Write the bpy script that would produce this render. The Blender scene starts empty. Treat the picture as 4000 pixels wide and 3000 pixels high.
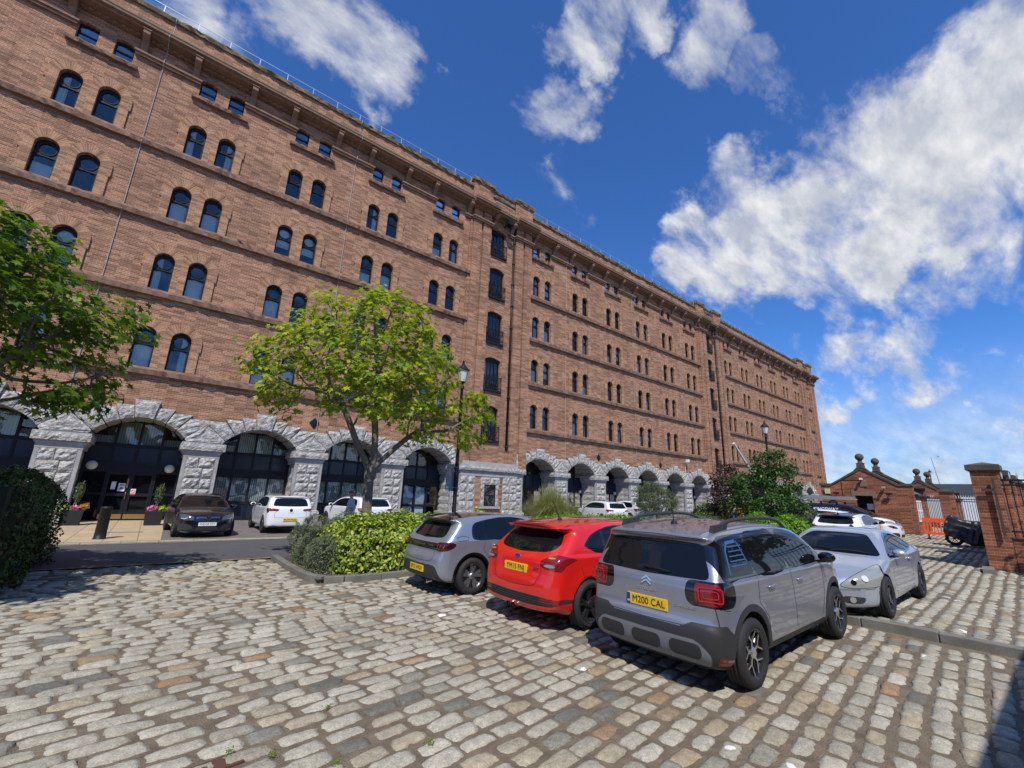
import bpy, bmesh, math, random
import numpy as np
from mathutils import Vector, Matrix
from mathutils.bvhtree import BVHTree

sc = bpy.context.scene
COL = sc.collection
rad = math.radians
rng = np.random.default_rng(7)
random.seed(7)

# ------------------------------------------------------------------ camera
CAMZ = 1.86
YAW, PITCH, ROLL = rad(38.43992), rad(14.17607), rad(2.14326)
def cam_axes():
    cy, sy, cp, sp = math.cos(YAW), math.sin(YAW), math.cos(PITCH), math.sin(PITCH)
    f = np.array([sy * cp, cy * cp, sp]); r = np.array([cy, -sy, 0.0]); u = np.cross(r, f)
    cr, sr = math.cos(ROLL), math.sin(ROLL)
    return cr * r + sr * u, -sr * r + cr * u, f
_r, _u, _f = cam_axes()
cam = bpy.data.cameras.new('camera')
cam_ob = bpy.data.objects.new('camera', cam)
COL.objects.link(cam_ob)
M = Matrix(((_r[0], _u[0], -_f[0], 0), (_r[1], _u[1], -_f[1], 0), (_r[2], _u[2], -_f[2], CAMZ), (0, 0, 0, 1)))
cam_ob.matrix_world = M
cam.sensor_fit = 'HORIZONTAL'; cam.sensor_width = 36.0
cam.lens = 36.0 * 1703.03 / 4000.0
cam.clip_start = 0.05; cam.clip_end = 6000
sc.camera = cam_ob
def sky_dir(px, py):
    """direction of a point of the sky, measured on the 4000 px photograph"""
    v = _f + (px - 2000) / 1703.03 * _r - (py - 1500) / 1703.03 * _u
    return v / np.linalg.norm(v)

# ------------------------------------------------------------------ light
SUN_TO = Vector((-0.45, -0.60, 1.0)).normalized()      # towards the sun
SUN_EL = math.asin(SUN_TO.z)
SUN_ROT = math.atan2(SUN_TO.x, SUN_TO.y)
sun = bpy.data.lights.new('sun', 'SUN'); sun.energy = 4.6; sun.angle = rad(0.53); sun.color = (1.0, 0.955, 0.88)
sun_ob = bpy.data.objects.new('sun', sun); COL.objects.link(sun_ob)
sun_ob.location = (-20, -30, 60)
sun_ob.rotation_euler = SUN_TO.to_track_quat('Z', 'Y').to_euler()
sc.view_settings.view_transform = 'Standard'; sc.view_settings.look = 'None'
sc.view_settings.exposure = 0.0; sc.view_settings.gamma = 1.0

world = bpy.data.worlds.new('World'); sc.world = world; world.use_nodes = True
def build_world():
    nt = world.node_tree; N = nt.nodes; L = nt.links
    for n in list(N): N.remove(n)
    out = N.new('ShaderNodeOutputWorld'); bg = N.new('ShaderNodeBackground')
    sky = N.new('ShaderNodeTexSky'); sky.sky_type = 'NISHITA'; sky.sun_disc = False
    sky.sun_elevation = SUN_EL; sky.sun_rotation = SUN_ROT
    sky.air_density = 1.0; sky.dust_density = 0.2; sky.ozone_density = 3.0; sky.altitude = 0
    tc = N.new('ShaderNodeTexCoord')
    def vm(op, a, b=None):
        n = N.new('ShaderNodeVectorMath'); n.operation = op
        for i, v in enumerate((a, b)):
            if v is None: continue
            if isinstance(v, (tuple, list)): n.inputs[i].default_value = v
            else: L.new(v, n.inputs[i])
        return n
    def m(op, *a, clamp=False):
        n = N.new('ShaderNodeMath'); n.operation = op; n.use_clamp = clamp
        for i, v in enumerate(a):
            if isinstance(v, (int, float)): n.inputs[i].default_value = v
            else: L.new(v, n.inputs[i])
        return n.outputs[0]
    d = vm('NORMALIZE', tc.outputs['Generated']).outputs[0]
    sep = N.new('ShaderNodeSeparateXYZ'); L.new(d, sep.inputs[0])
    z = m('MAXIMUM', sep.outputs[2], 0.0)
    den = m('ADD', z, 0.36)
    px = m('DIVIDE', sep.outputs[0], den); py = m('DIVIDE', sep.outputs[1], den)
    cmb = N.new('ShaderNodeCombineXYZ'); L.new(px, cmb.inputs[0]); L.new(py, cmb.inputs[1])
    # wind stretched cloud field
    mp = N.new('ShaderNodeMapping'); mp.inputs['Rotation'].default_value = (0, 0, rad(52)); mp.inputs['Scale'].default_value = (1.3, 2.8, 1.0)
    L.new(cmb.outputs[0], mp.inputs[0])
    n1 = N.new('ShaderNodeTexNoise'); n1.inputs['Scale'].default_value = 2.1; n1.inputs['Detail'].default_value = 12; n1.inputs['Roughness'].default_value = 0.58; n1.inputs['Distortion'].default_value = 0.45
    L.new(mp.outputs[0], n1.inputs['Vector'])
    n2 = N.new('ShaderNodeTexNoise'); n2.inputs['Scale'].default_value = 5.5; n2.inputs['Detail'].default_value = 10; n2.inputs['Roughness'].default_value = 0.62
    L.new(mp.outputs[0], n2.inputs['Vector'])
    # banks of cloud: (photo x, photo y, angular radius in degrees, weight)
    banks = [(3990, 300, 9, 1.15), (3820, 440, 8.5, 1.25), (3560, 600, 8.5, 1.25), (3320, 730, 8, 1.2), (3100, 850, 7, 1.15), (2850, 940, 6.5, 1.1), (2620, 1000, 4.5, 1.0), (3960, 640, 8, 1.1), (3720, 760, 6, 1.1),
             (3480, 980, 4.5, 1.0), (3320, 1130, 3.5, .95), (3300, 560, 6, .75), (2240, 50, 4.5, 1.0), (2400, 160, 3.5, .9), (2850, 130, 5, .86), (2740, 320, 4.5, .8), (3050, 330, 4, .7), (2700, 800, 4, .8),
             (1150, 50, 6, .98), (1330, 190, 5, .95), (1480, 370, 4.5, .88), (760, 20, 6, .8), (2100, 460, 4, .6), (3350, 1420, 7, .8), (3850, 1380, 6, .75), (3250, 1530, 5, .75),
             (-2500, 900, 25, .8), (-600, -1500, 25, .7), (6500, 1500, 22, .8)]
    wn = N.new('ShaderNodeTexNoise'); wn.inputs['Scale'].default_value = 3.2; wn.inputs['Detail'].default_value = 7; wn.inputs['Roughness'].default_value = .6; L.new(d, wn.inputs['Vector'])
    dw = vm('NORMALIZE', vm('ADD', d, vm('MULTIPLY', vm('SUBTRACT', wn.outputs['Color'], (.5, .5, .5)).outputs[0], (.50, .50, .50)).outputs[0]).outputs[0]).outputs[0]
    acc = None
    for bx, by, ra, w in banks:
        v = sky_dir(bx, by)
        dt = vm('DOT_PRODUCT', dw, tuple(float(t) for t in v)).outputs['Value']
        c0 = math.cos(rad(ra * 1.45)); c1 = math.cos(rad(ra * 0.15))
        mr = N.new('ShaderNodeMapRange'); mr.interpolation_type = 'SMOOTHSTEP'
        mr.inputs[1].default_value = c0; mr.inputs[2].default_value = c1; mr.inputs[3].default_value = 0; mr.inputs[4].default_value = w
        L.new(dt, mr.inputs[0])
        acc = mr.outputs[0] if acc is None else m('MAXIMUM', acc, mr.outputs[0])
    f = m('MULTIPLY_ADD', acc, 0.80, -0.72)
    f = m('ADD', f, m('MULTIPLY_ADD', n1.outputs[0], 2.5, -.47))
    f = m('ADD', f, m('MULTIPLY_ADD', n2.outputs[0], 0.8, -.17))
    cov = N.new('ShaderNodeMapRange'); cov.interpolation_type = 'SMOOTHSTEP'
    cov.inputs[1].default_value = 0.58; cov.inputs[2].default_value = 1.34; L.new(f, cov.inputs[0])
    # horizon band of thin cloud
    hz = N.new('ShaderNodeMapRange'); hz.interpolation_type = 'SMOOTHSTEP'; hz.inputs[1].default_value = 0.30; hz.inputs[2].default_value = 0.0; hz.inputs[4].default_value = 0.8
    L.new(sep.outputs[2], hz.inputs[0])
    hzn = m('MULTIPLY', hz.outputs[0], m('MULTIPLY_ADD', n1.outputs[0], 1.5, 0.1), clamp=True)
    cover = m('MAXIMUM', cov.outputs[0], hzn)
    # shading inside the cloud (thick parts are greyer)
    sh = N.new('ShaderNodeMapRange'); sh.inputs[1].default_value = 0.40; sh.inputs[2].default_value = 0.72; L.new(n2.outputs[0], sh.inputs[0])
    ccol = N.new('ShaderNodeMix'); ccol.data_type = 'RGBA'
    ccol.inputs['A'].default_value = (5.9, 6.3, 7.2, 1); ccol.inputs['B'].default_value = (10.2, 10.2, 10.3, 1)
    L.new(sh.outputs[0], ccol.inputs['Factor'])
    tint = N.new('ShaderNodeMix'); tint.data_type = 'RGBA'; tint.blend_type = 'MULTIPLY'; tint.inputs['Factor'].default_value = 1.0
    L.new(sky.outputs[0], tint.inputs['A']); tint.inputs['B'].default_value = (0.60, 1.12, 1.85, 1)
    mx = N.new('ShaderNodeMix'); mx.data_type = 'RGBA'
    L.new(cover, mx.inputs['Factor']); L.new(tint.outputs['Result'], mx.inputs['A']); L.new(ccol.outputs['Result'], mx.inputs['B'])
    L.new(mx.outputs['Result'], bg.inputs[0]); bg.inputs[1].default_value = 0.09
    L.new(bg.outputs[0], out.inputs[0])
build_world()

# ------------------------------------------------------------------ small library
def tag(o, label=None, cat=None, group=None, kind=None):
    if label: o['label'] = label
    if cat: o['category'] = cat
    if group: o['group'] = group
    if kind: o['kind'] = kind
    return o
def empty(name, loc=(0, 0, 0), rz=0.0, parent=None, **kw):
    o = bpy.data.objects.new(name, None); o.empty_display_size = 0.2
    COL.objects.link(o); o.location = loc; o.rotation_euler = (0, 0, rz)
    if parent: o.parent = parent
    return tag(o, **kw)
def link(name, me, parent=None, loc=None, rz=None, **kw):
    o = bpy.data.objects.new(name, me); COL.objects.link(o)
    if parent: o.parent = parent
    if loc is not None: o.location = loc
    if rz is not None: o.rotation_euler = (0, 0, rz)
    return tag(o, **kw)
def np_mesh(name, V, F, mats, mi=None, smooth=False, uv=None, normals=None):
    """V (n,3), F (m,k) one polygon size; or list of arrays of faces"""
    Fs = F if isinstance(F, list) else [F]
    Fs = [np.asarray(f, dtype=np.int32) for f in Fs if len(f)]
    me = bpy.data.meshes.new(name)
    V = np.asarray(V, dtype=np.float32)
    me.vertices.add(len(V)); me.vertices.foreach_set('co', V.ravel())
    idx = np.concatenate([f.ravel() for f in Fs]) if Fs else np.zeros(0, np.int32)
    cnt = np.concatenate([np.full(len(f), f.shape[1], np.int32) for f in Fs]) if Fs else np.zeros(0, np.int32)
    me.loops.add(len(idx)); me.loops.foreach_set('vertex_index', idx)
    me.polygons.add(len(cnt))
    st = np.concatenate([[0], np.cumsum(cnt)[:-1]]).astype(np.int32) if len(cnt) else cnt
    me.polygons.foreach_set('loop_start', st)
    me.polygons.foreach_set('loop_total', cnt)
    if mi is not None: me.polygons.foreach_set('material_index', np.asarray(mi, np.int32))
    if smooth: me.polygons.foreach_set('use_smooth', np.ones(len(cnt), bool))
    else: me.polygons.foreach_set('use_smooth', np.zeros(len(cnt), bool))
    for m_ in (mats if isinstance(mats, (list, tuple)) else [mats]): me.materials.append(m_)
    me.update(calc_edges=True)
    if uv is not None:
        l = me.uv_layers.new(name='UVMap'); l.data.foreach_set('uv', np.asarray(uv, np.float32)[idx].ravel())
    if normals is not None:
        me.normals_split_custom_set_from_vertices([tuple(map(float, n)) for n in normals])
    return me

class MB:
    """collects faces of one mesh"""
    def __init__(s): s.v = []; s.f = []; s.m = []; s.uv = []; s.off = (0, 0, 0)
    def vert(s, p, uv=None):
        s.v.append((p[0] - s.off[0], p[1] - s.off[1], p[2] - s.off[2])); s.uv.append(uv or (p[0], p[2])); return len(s.v) - 1
    def face(s, pts, m=0, uvs=None):
        s.f.append([s.vert(p, uvs[i] if uvs else None) for i, p in enumerate(pts)]); s.m.append(m)
    def box(s, x0, x1, y0, y1, z0, z1, m=0, skip=''):
        p = [(x0, y0, z0), (x1, y0, z0), (x1, y1, z0), (x0, y1, z0), (x0, y0, z1), (x1, y0, z1), (x1, y1, z1), (x0, y1, z1)]
        i = [s.vert(q) for q in p]
        for k, fc in {'-z': (3, 2, 1, 0), '+z': (4, 5, 6, 7), '-y': (0, 1, 5, 4), '+x': (1, 2, 6, 5), '+y': (2, 3, 7, 6), '-x': (3, 0, 4, 7)}.items():
            if k in skip.split(','): continue
            s.f.append([i[a] for a in fc]); s.m.append(m)
    def obox(s, c, ax, ay, az, hx, hy, hz, m=0):
        c = np.array(c, float); ax, ay, az = (np.array(a, float) for a in (ax, ay, az))
        i = []
        for sz in (-1, 1):
            for sx, sy in ((-1, -1), (1, -1), (1, 1), (-1, 1)):
                i.append(s.vert(tuple(c + ax * hx * sx + ay * hy * sy + az * hz * sz)))
        for fc in ((3, 2, 1, 0), (4, 5, 6, 7), (0, 1, 5, 4), (1, 2, 6, 5), (2, 3, 7, 6), (3, 0, 4, 7)):
            s.f.append([i[a] for a in fc]); s.m.append(m)
    def bar(s, a, b, w, h=None, m=0, up=(0, 0, 1)):
        a = np.array(a, float); b = np.array(b, float); d = b - a; l = np.linalg.norm(d); d = d / l
        u = np.array(up, float)
        if abs(d @ u) > 0.98: u = np.array((0, 1.0, 0))
        x = np.cross(d, u); x /= np.linalg.norm(x); z = np.cross(x, d)
        s.obox((a + b) / 2, d, x, z, l / 2, w / 2, (h or w) / 2, m)
    def tube(s, pts, r, n=8, m=0, cap=True):
        pts = [np.array(p, float) for p in pts]
        rs = r if isinstance(r, (list, tuple)) else [r] * len(pts)
        rings = []
        t0 = None
        for i, p in enumerate(pts):
            t = pts[min(i + 1, len(pts) - 1)] - pts[max(i - 1, 0)]; t = t / (np.linalg.norm(t) + 1e-9)
            if t0 is None:
                a = np.array((0, 0, 1.0)) if abs(t[2]) < 0.9 else np.array((1.0, 0, 0))
                x = np.cross(a, t); x /= np.linalg.norm(x)
            else:
                x = x - t * (x @ t); x /= np.linalg.norm(x) + 1e-9
            y = np.cross(t, x); t0 = t
            rings.append([s.vert(tuple(p + (x * math.cos(2 * math.pi * k / n) + y * math.sin(2 * math.pi * k / n)) * rs[i])) for k in range(n)])
        for a, b in zip(rings[:-1], rings[1:]):
            for k in range(n):
                s.f.append([a[k], a[(k + 1) % n], b[(k + 1) % n], b[k]]); s.m.append(m)
        if cap:
            s.f.append(rings[0][::-1]); s.m.append(m); s.f.append(rings[-1]); s.m.append(m)
    def lathe(s, prof, c=(0, 0, 0), n=24, m=0, axis='z'):
        rings = []
        for r_, h_ in prof:
            ring = []
            for k in range(n):
                a = 2 * math.pi * k / n
                q = (r_ * math.cos(a), r_ * math.sin(a), h_) if axis == 'z' else (r_ * math.cos(a), h_, r_ * math.sin(a))
                ring.append(s.vert((c[0] + q[0], c[1] + q[1], c[2] + q[2])))
            rings.append(ring)
        for a, b in zip(rings[:-1], rings[1:]):
            for k in range(n):
                q = [a[k], a[(k + 1) % n], b[(k + 1) % n], b[k]]
                s.f.append(q if axis == 'z' else q[::-1]); s.m.append(m)
    def prism(s, poly, y0, y1, m=0, plane='xz', caps=True):
        """poly in the plane, extruded between y0 and y1 along the third axis"""
        def P(a, b, t): return (a, t, b) if plane == 'xz' else ((a, b, t) if plane == 'xy' else (t, a, b))
        A = [s.vert(P(a, b, y0)) for a, b in poly]; B = [s.vert(P(a, b, y1)) for a, b in poly]
        n = len(poly)
        for k in range(n):
            s.f.append([A[k], A[(k + 1) % n], B[(k + 1) % n], B[k]]); s.m.append(m)
        if caps:
            s.f.append(A[::-1]); s.m.append(m); s.f.append(B); s.m.append(m)
    def mesh(s, name, mats, smooth=False, uv=False):
        me = bpy.data.meshes.new(name)
        me.from_pydata(s.v, [], s.f)
        for m_ in (mats if isinstance(mats, (list, tuple)) else [mats]): me.materials.append(m_)
        me.polygons.foreach_set('material_index', s.m)
        me.polygons.foreach_set('use_smooth', [smooth] * len(s.f))
        if uv:
            l = me.uv_layers.new(name='UVMap'); flat = []
            for f in s.f:
                for i in f: flat += list(s.uv[i])
            l.data.foreach_set('uv', flat)
        bm = bmesh.new(); bm.from_mesh(me); bmesh.ops.recalc_face_normals(bm, faces=bm.faces) if not s.__dict__.get('keep') else None
        bm.to_mesh(me); bm.free()
        return me
    def build(s, name, mats, parent=None, smooth=False, uv=False, loc=None, **kw):
        return link(name, s.mesh(name, mats, smooth, uv), parent, loc, **kw)

# ------------------------------------------------------------------ materials
def mat(name, color=(.5, .5, .5), rough=.6, metal=0.0, spec=.5, coat=0.0, coat_rough=.03, bump=None, var=None, emit=None, alpha=None, sheen=0):
    """bump=(scale, strength, distance, detail) ; var=(scale, color2, amount-contrast) noise mix"""
    m = bpy.data.materials.new(name); m.use_nodes = True
    nt = m.node_tree; N = nt.nodes; L = nt.links; b = N['Principled BSDF']
    b.inputs['Base Color'].default_value = (*color, 1); b.inputs['Roughness'].default_value = rough
    b.inputs['Metallic'].default_value = metal; b.inputs['Specular IOR Level'].default_value = spec
    b.inputs['Coat Weight'].default_value = coat; b.inputs['Coat Roughness'].default_value = coat_rough
    tc = N.new('ShaderNodeTexCoord')
    if var:
        n = N.new('ShaderNodeTexNoise'); n.inputs['Scale'].default_value = var[0]; n.inputs['Detail'].default_value = 6; n.inputs['Roughness'].default_value = .65
        L.new(tc.outputs['Object'], n.inputs['Vector'])
        r_ = N.new('ShaderNodeMapRange'); c = var[2] if len(var) > 2 else .2
        r_.inputs[1].default_value = .5 - c; r_.inputs[2].default_value = .5 + c; L.new(n.outputs[0], r_.inputs[0])
        x = N.new('ShaderNodeMix'); x.data_type = 'RGBA'; x.inputs['A'].default_value = (*color, 1); x.inputs['B'].default_value = (*var[1], 1)
        L.new(r_.outputs[0], x.inputs['Factor']); L.new(x.outputs['Result'], b.inputs['Base Color'])
    if bump:
        n = N.new('ShaderNodeTexNoise'); n.inputs['Scale'].default_value = bump[0]; n.inputs['Detail'].default_value = bump[3] if len(bump) > 3 else 5
        L.new(tc.outputs['Object'], n.inputs['Vector'])
        bp = N.new('ShaderNodeBump'); bp.inputs['Strength'].default_value = bump[1]; bp.inputs['Distance'].default_value = bump[2]
        L.new(n.outputs[0], bp.inputs['Height']); L.new(bp.outputs[0], b.inputs['Normal'])
    if emit:
        b.inputs['Emission Color'].default_value = (*emit[:3], 1); b.inputs['Emission Strength'].default_value = emit[3]
    return m

def brick_mat(name, c1, c2, cm, bw=.235, rh=.082, mortar=.010, use_uv=False, stain=(.06, .035, .025), stain_amt=.5, rot90=False, pale=.0):
    m = bpy.data.materials.new(name); m.use_nodes = True
    nt = m.node_tree; N = nt.nodes; L = nt.links; b = N['Principled BSDF']
    b.inputs['Roughness'].default_value = .88; b.inputs['Specular IOR Level'].default_value = .2
    tc = N.new('ShaderNodeTexCoord')
    sep = N.new('ShaderNodeSeparateXYZ'); L.new(tc.outputs['UV' if use_uv else 'Object'], sep.inputs[0])
    cb = N.new('ShaderNodeCombineXYZ')
    if use_uv:
        L.new(sep.outputs[0], cb.inputs[0]); L.new(sep.outputs[1], cb.inputs[1])
    else:
        a = N.new('ShaderNodeMath'); a.operation = 'ADD'; L.new(sep.outputs[0], a.inputs[0]); L.new(sep.outputs[1], a.inputs[1])
        L.new(a.outputs[0], cb.inputs[0]); L.new(sep.outputs[2], cb.inputs[1])
    # slightly uneven courses
    wn = N.new('ShaderNodeTexNoise'); wn.inputs['Scale'].default_value = 1.3; wn.inputs['Detail'].default_value = 2
    L.new(cb.outputs[0], wn.inputs['Vector'])
    wv = N.new('ShaderNodeVectorMath'); wv.operation = 'MULTIPLY_ADD'; wv.inputs[1].default_value = (.03, .03, 0); L.new(wn.outputs['Color'], wv.inputs[0]); L.new(cb.outputs[0], wv.inputs[2])
    bt = N.new('ShaderNodeTexBrick'); bt.offset = .5
    bt.inputs['Scale'].default_value = 1; bt.inputs['Brick Width'].default_value = bw; bt.inputs['Row Height'].default_value = rh
    bt.inputs['Mortar Size'].default_value = mortar; bt.inputs['Mortar Smooth'].default_value = .3; bt.inputs['Bias'].default_value = 0
    bt.inputs['Color1'].default_value = (*c1, 1); bt.inputs['Color2'].default_value = (*c2, 1); bt.inputs['Mortar'].default_value = (*cm, 1)
    L.new(wv.outputs[0], bt.inputs['Vector'])
    # per-brick tone from a coarse white noise on brick cells
    cell = N.new('ShaderNodeVectorMath'); cell.operation = 'DIVIDE'; cell.inputs[1].default_value = (bw * 2.0, rh, 1); L.new(wv.outputs[0], cell.inputs[0])
    fl = N.new('ShaderNodeVectorMath'); fl.operation = 'FLOOR'; L.new(cell.outputs[0], fl.inputs[0])
    w = N.new('ShaderNodeTexWhiteNoise'); L.new(fl.outputs[0], w.inputs['Vector'])
    big = N.new('ShaderNodeTexNoise'); big.inputs['Scale'].default_value = .45; big.inputs['Detail'].default_value = 9; big.inputs['Roughness'].default_value = .68
    L.new(tc.outputs['Object'], big.inputs['Vector'])
    mid = N.new('ShaderNodeTexNoise'); mid.inputs['Scale'].default_value = 9; mid.inputs['Detail'].default_value = 6; L.new(tc.outputs['Object'], mid.inputs['Vector'])
    def mixc(fac, A, B, blend='MIX'):
        x = N.new('ShaderNodeMix'); x.data_type = 'RGBA'; x.blend_type = blend
        for k, v in (('A', A), ('B', B)):
            if isinstance(v, tuple): x.inputs[k].default_value = (*v, 1)
            else: L.new(v, x.inputs[k])
        if isinstance(fac, float): x.inputs['Factor'].default_value = fac
        else: L.new(fac, x.inputs['Factor'])
        return x.outputs['Result']
    def rng_(src, a, b_, c=0.0, d=1.0):
        r_ = N.new('ShaderNodeMapRange'); r_.inputs[1].default_value = a; r_.inputs[2].default_value = b_; r_.inputs[3].default_value = c; r_.inputs[4].default_value = d
        L.new(src, r_.inputs[0]); return r_.outputs[0]
    col = bt.outputs['Color']
    g1 = rng_(w.outputs['Value'], 0, 1, .58, 1.36)
    gm = N.new('ShaderNodeMix'); gm.data_type = 'RGBA'; gm.blend_type = 'MULTIPLY'; gm.inputs['Factor'].default_value = 1
    cc = N.new('ShaderNodeCombineColor'); [L.new(g1, cc.inputs[k]) for k in range(3)]
    L.new(col, gm.inputs['A']); L.new(cc.outputs[0], gm.inputs['B'])
    col = gm.outputs['Result']
    col = mixc(rng_(big.outputs[0], .46, .68, 0, stain_amt), col, stain)
    col = mixc(rng_(big.outputs[0], .44, .30, 0, .35), col, (c2[0] * 1.25, c2[1] * 1.3, c2[2] * 1.35))
    col = mixc(rng_(mid.outputs[0], .35, .75, 0, .35), col, tuple(.55 * t for t in c1))
    smp = N.new('ShaderNodeMapping'); smp.inputs['Scale'].default_value = (1.6, 1.6, .13); L.new(tc.outputs['Object'], smp.inputs[0])
    stk = N.new('ShaderNodeTexNoise'); stk.inputs['Scale'].default_value = 1.0; stk.inputs['Detail'].default_value = 7; stk.inputs['Roughness'].default_value = .7; L.new(smp.outputs[0], stk.inputs['Vector'])
    col = mixc(rng_(stk.outputs[0], .54, .76, 0, .5), col, tuple(.42 * t for t in c2)); col = mixc(rng_(stk.outputs[0], .40, .26, 0, .25), col, (min(1, c1[0] * 1.3), c1[1] * 1.5, c1[2] * 1.7))
    L.new(col, b.inputs['Base Color'])
    bp = N.new('ShaderNodeBump'); bp.inputs['Strength'].default_value = .7; bp.inputs['Distance'].default_value = .012
    hh = N.new('ShaderNodeMath'); hh.operation = 'MULTIPLY_ADD'; L.new(bt.outputs['Fac'], hh.inputs[0]); hh.inputs[1].default_value = -1; L.new(mid.outputs[0], hh.inputs[2])
    L.new(hh.outputs[0], bp.inputs['Height']); L.new(bp.outputs[0], b.inputs['Normal'])
    return m

def leaf_mat(name, cols, trans=.35, rough=.45):
    m = bpy.data.materials.new(name); m.use_nodes = True
    nt = m.node_tree; N = nt.nodes; L = nt.links; b = N['Principled BSDF']; out = N['Material Output']
    geo = N.new('ShaderNodeNewGeometry'); rp = N.new('ShaderNodeValToRGB')
    L.new(geo.outputs['Random Per Island'], rp.inputs[0])
    el = rp.color_ramp.elements
    while len(el) < len(cols): el.new(.5)
    for i, c in enumerate(cols): el[i].position = i / (len(cols) - 1); el[i].color = (*c, 1)
    L.new(rp.outputs[0], b.inputs['Base Color']); b.inputs['Roughness'].default_value = rough; b.inputs['Specular IOR Level'].default_value = .35
    t = N.new('ShaderNodeBsdfTranslucent'); mc = N.new('ShaderNodeMix'); mc.data_type = 'RGBA'; mc.blend_type = 'MULTIPLY'; mc.inputs['Factor'].default_value = 1
    L.new(rp.outputs[0], mc.inputs['A']); mc.inputs['B'].default_value = (1.25, 1.3, .6, 1); L.new(mc.outputs['Result'], t.inputs[0])
    mx = N.new('ShaderNodeMixShader'); mx.inputs[0].default_value = trans
    L.new(b.outputs[0], mx.inputs[1]); L.new(t.outputs[0], mx.inputs[2]); L.new(mx.outputs[0], out.inputs[0])
    return m

def glass_mat(name, tint=(.55, .6, .6), refl=.12, rough=.01):
    m = bpy.data.materials.new(name); m.use_nodes = True
    nt = m.node_tree; N = nt.nodes; L = nt.links; out = N['Material Output']; N.remove(N['Principled BSDF'])
    tr = N.new('ShaderNodeBsdfTransparent'); tr.inputs[0].default_value = (*tint, 1)
    oi = N.new('ShaderNodeObjectInfo'); tc = N.new('ShaderNodeTexCoord'); va = N.new('ShaderNodeVectorMath'); va.operation = 'MULTIPLY_ADD'; va.inputs[1].default_value = (40, 40, 40); L.new(oi.outputs['Random'], va.inputs[0]); L.new(tc.outputs['Object'], va.inputs[2])
    wn = N.new('ShaderNodeTexNoise'); wn.inputs['Scale'].default_value = .9; wn.inputs['Detail'].default_value = 1; L.new(va.outputs[0], wn.inputs['Vector'])
    bp = N.new('ShaderNodeBump'); bp.inputs['Strength'].default_value = .5; bp.inputs['Distance'].default_value = .25; L.new(wn.outputs[0], bp.inputs['Height'])
    gl = N.new('ShaderNodeBsdfGlossy'); L.new(bp.outputs[0], gl.inputs['Normal']); gl.inputs['Roughness'].default_value = rough; gl.inputs[0].default_value = (.86, .84, .82, 1)
    fr = N.new('ShaderNodeFresnel'); fr.inputs[0].default_value = 1.5
    ad = N.new('ShaderNodeMath'); ad.operation = 'ADD'; ad.use_clamp = True; L.new(fr.outputs[0], ad.inputs[0]); ad.inputs[1].default_value = refl
    mx = N.new('ShaderNodeMixShader'); L.new(ad.outputs[0], mx.inputs[0]); L.new(tr.outputs[0], mx.inputs[1]); L.new(gl.outputs[0], mx.inputs[2]); L.new(mx.outputs[0], out.inputs[0])
    return m

M_brick = brick_mat('warehouse_brick', (.40, .185, .105), (.29, .14, .085), (.47, .34, .235), bw=.235, rh=.088, mortar=.012, stain_amt=.38)
M_brick_arch = brick_mat('orange_gauged_brick', (.42, .205, .11), (.355, .175, .098), (.46, .34, .235), bw=.23, rh=.078, mortar=.011, use_uv=True, stain_amt=.3)
M_brick_red = brick_mat('gatehouse_brick', (.33, .105, .05), (.26, .085, .045), (.34, .24, .16), bw=.24, rh=.088, mortar=.011, stain_amt=.35)
M_sand = mat('red_sandstone', (.30, .17, .11), .9, bump=(14, .6, .03, 6), var=(3.5, (.17, .105, .07), .2))
M_sand_moss = mat('mossy_coping_stone', (.21, .155, .105), .95, bump=(16, .8, .03, 6), var=(2.2, (.135, .12, .065), .14))
M_granite = mat('grey_rock_faced_granite', (.56, .55, .52), .88, bump=(13, 1.0, .07, 9), var=(5.5, (.24, .21, .17), .15))
M_granite_s = mat('dressed_granite', (.43, .425, .41), .85, bump=(20, .4, .02, 6), var=(2.2, (.28, .26, .235), .2))
M_black = mat('black_painted_frame', (.012, .013, .017), .5, spec=.3)
M_iron = mat('black_iron', (.012, .012, .014), .5, spec=.3)
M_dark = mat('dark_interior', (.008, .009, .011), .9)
M_wingl = glass_mat('window_glass', (.80, .85, .85), .07)
M_curtain = mat('pale_curtain', (.72, .75, .76), .9, bump=(6, .3, .05, 2))
M_blind = mat('vertical_blind', (.50, .56, .52), .8)
M_bluepanel = mat('dark_blue_panel', (.018, .024, .045), .25)
M_lead = mat('grey_metal_strip', (.36, .36, .34), .6)
M_white = mat('white_paint', (.80, .80, .78), .5)
M_tyre = mat('tyre_rubber', (.018, .018, .019), .78, bump=(60, .3, .004, 3))
M_alloy = mat('machined_alloy', (.62, .62, .64), .28, metal=.9)
M_alloy_d = mat('dark_alloy', (.05, .05, .055), .3, metal=.6, coat=.4)
M_alloy_k = mat('satin_black_alloy', (.018, .018, .02), .3, coat=.3)
M_disc = mat('brake_disc', (.20, .19, .18), .5, metal=.8)
M_plast = mat('black_bumper_plastic', (.028, .029, .031), .55, bump=(120, .15, .003, 2))
M_plast_g = mat('grey_bumper_plastic', (.17, .18, .19), .5)
M_gloss = mat('gloss_black_trim', (.006, .006, .007), .06, coat=1)
M_carglass = mat('tinted_car_glass', (.006, .008, .010), .02, spec=.42)
M_chrome = mat('chrome', (.75, .76, .78), .12, metal=1)
M_lamp_red = mat('red_lamp_lens', (.20, .006, .010), .08, coat=1, bump=(90, .3, .004, 1))
M_lamp_dark = mat('smoked_lamp_lens', (.035, .004, .006), .06, coat=1)
M_lamp_clear = mat('clear_lamp_lens', (.33, .35, .31), .15, metal=.2, coat=1)
M_lamp_head = mat('dark_headlamp_lens', (.10, .11, .12), .08, metal=.3, coat=1)
M_amber = mat('amber_lens', (.55, .16, .02), .1, coat=1)
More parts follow.
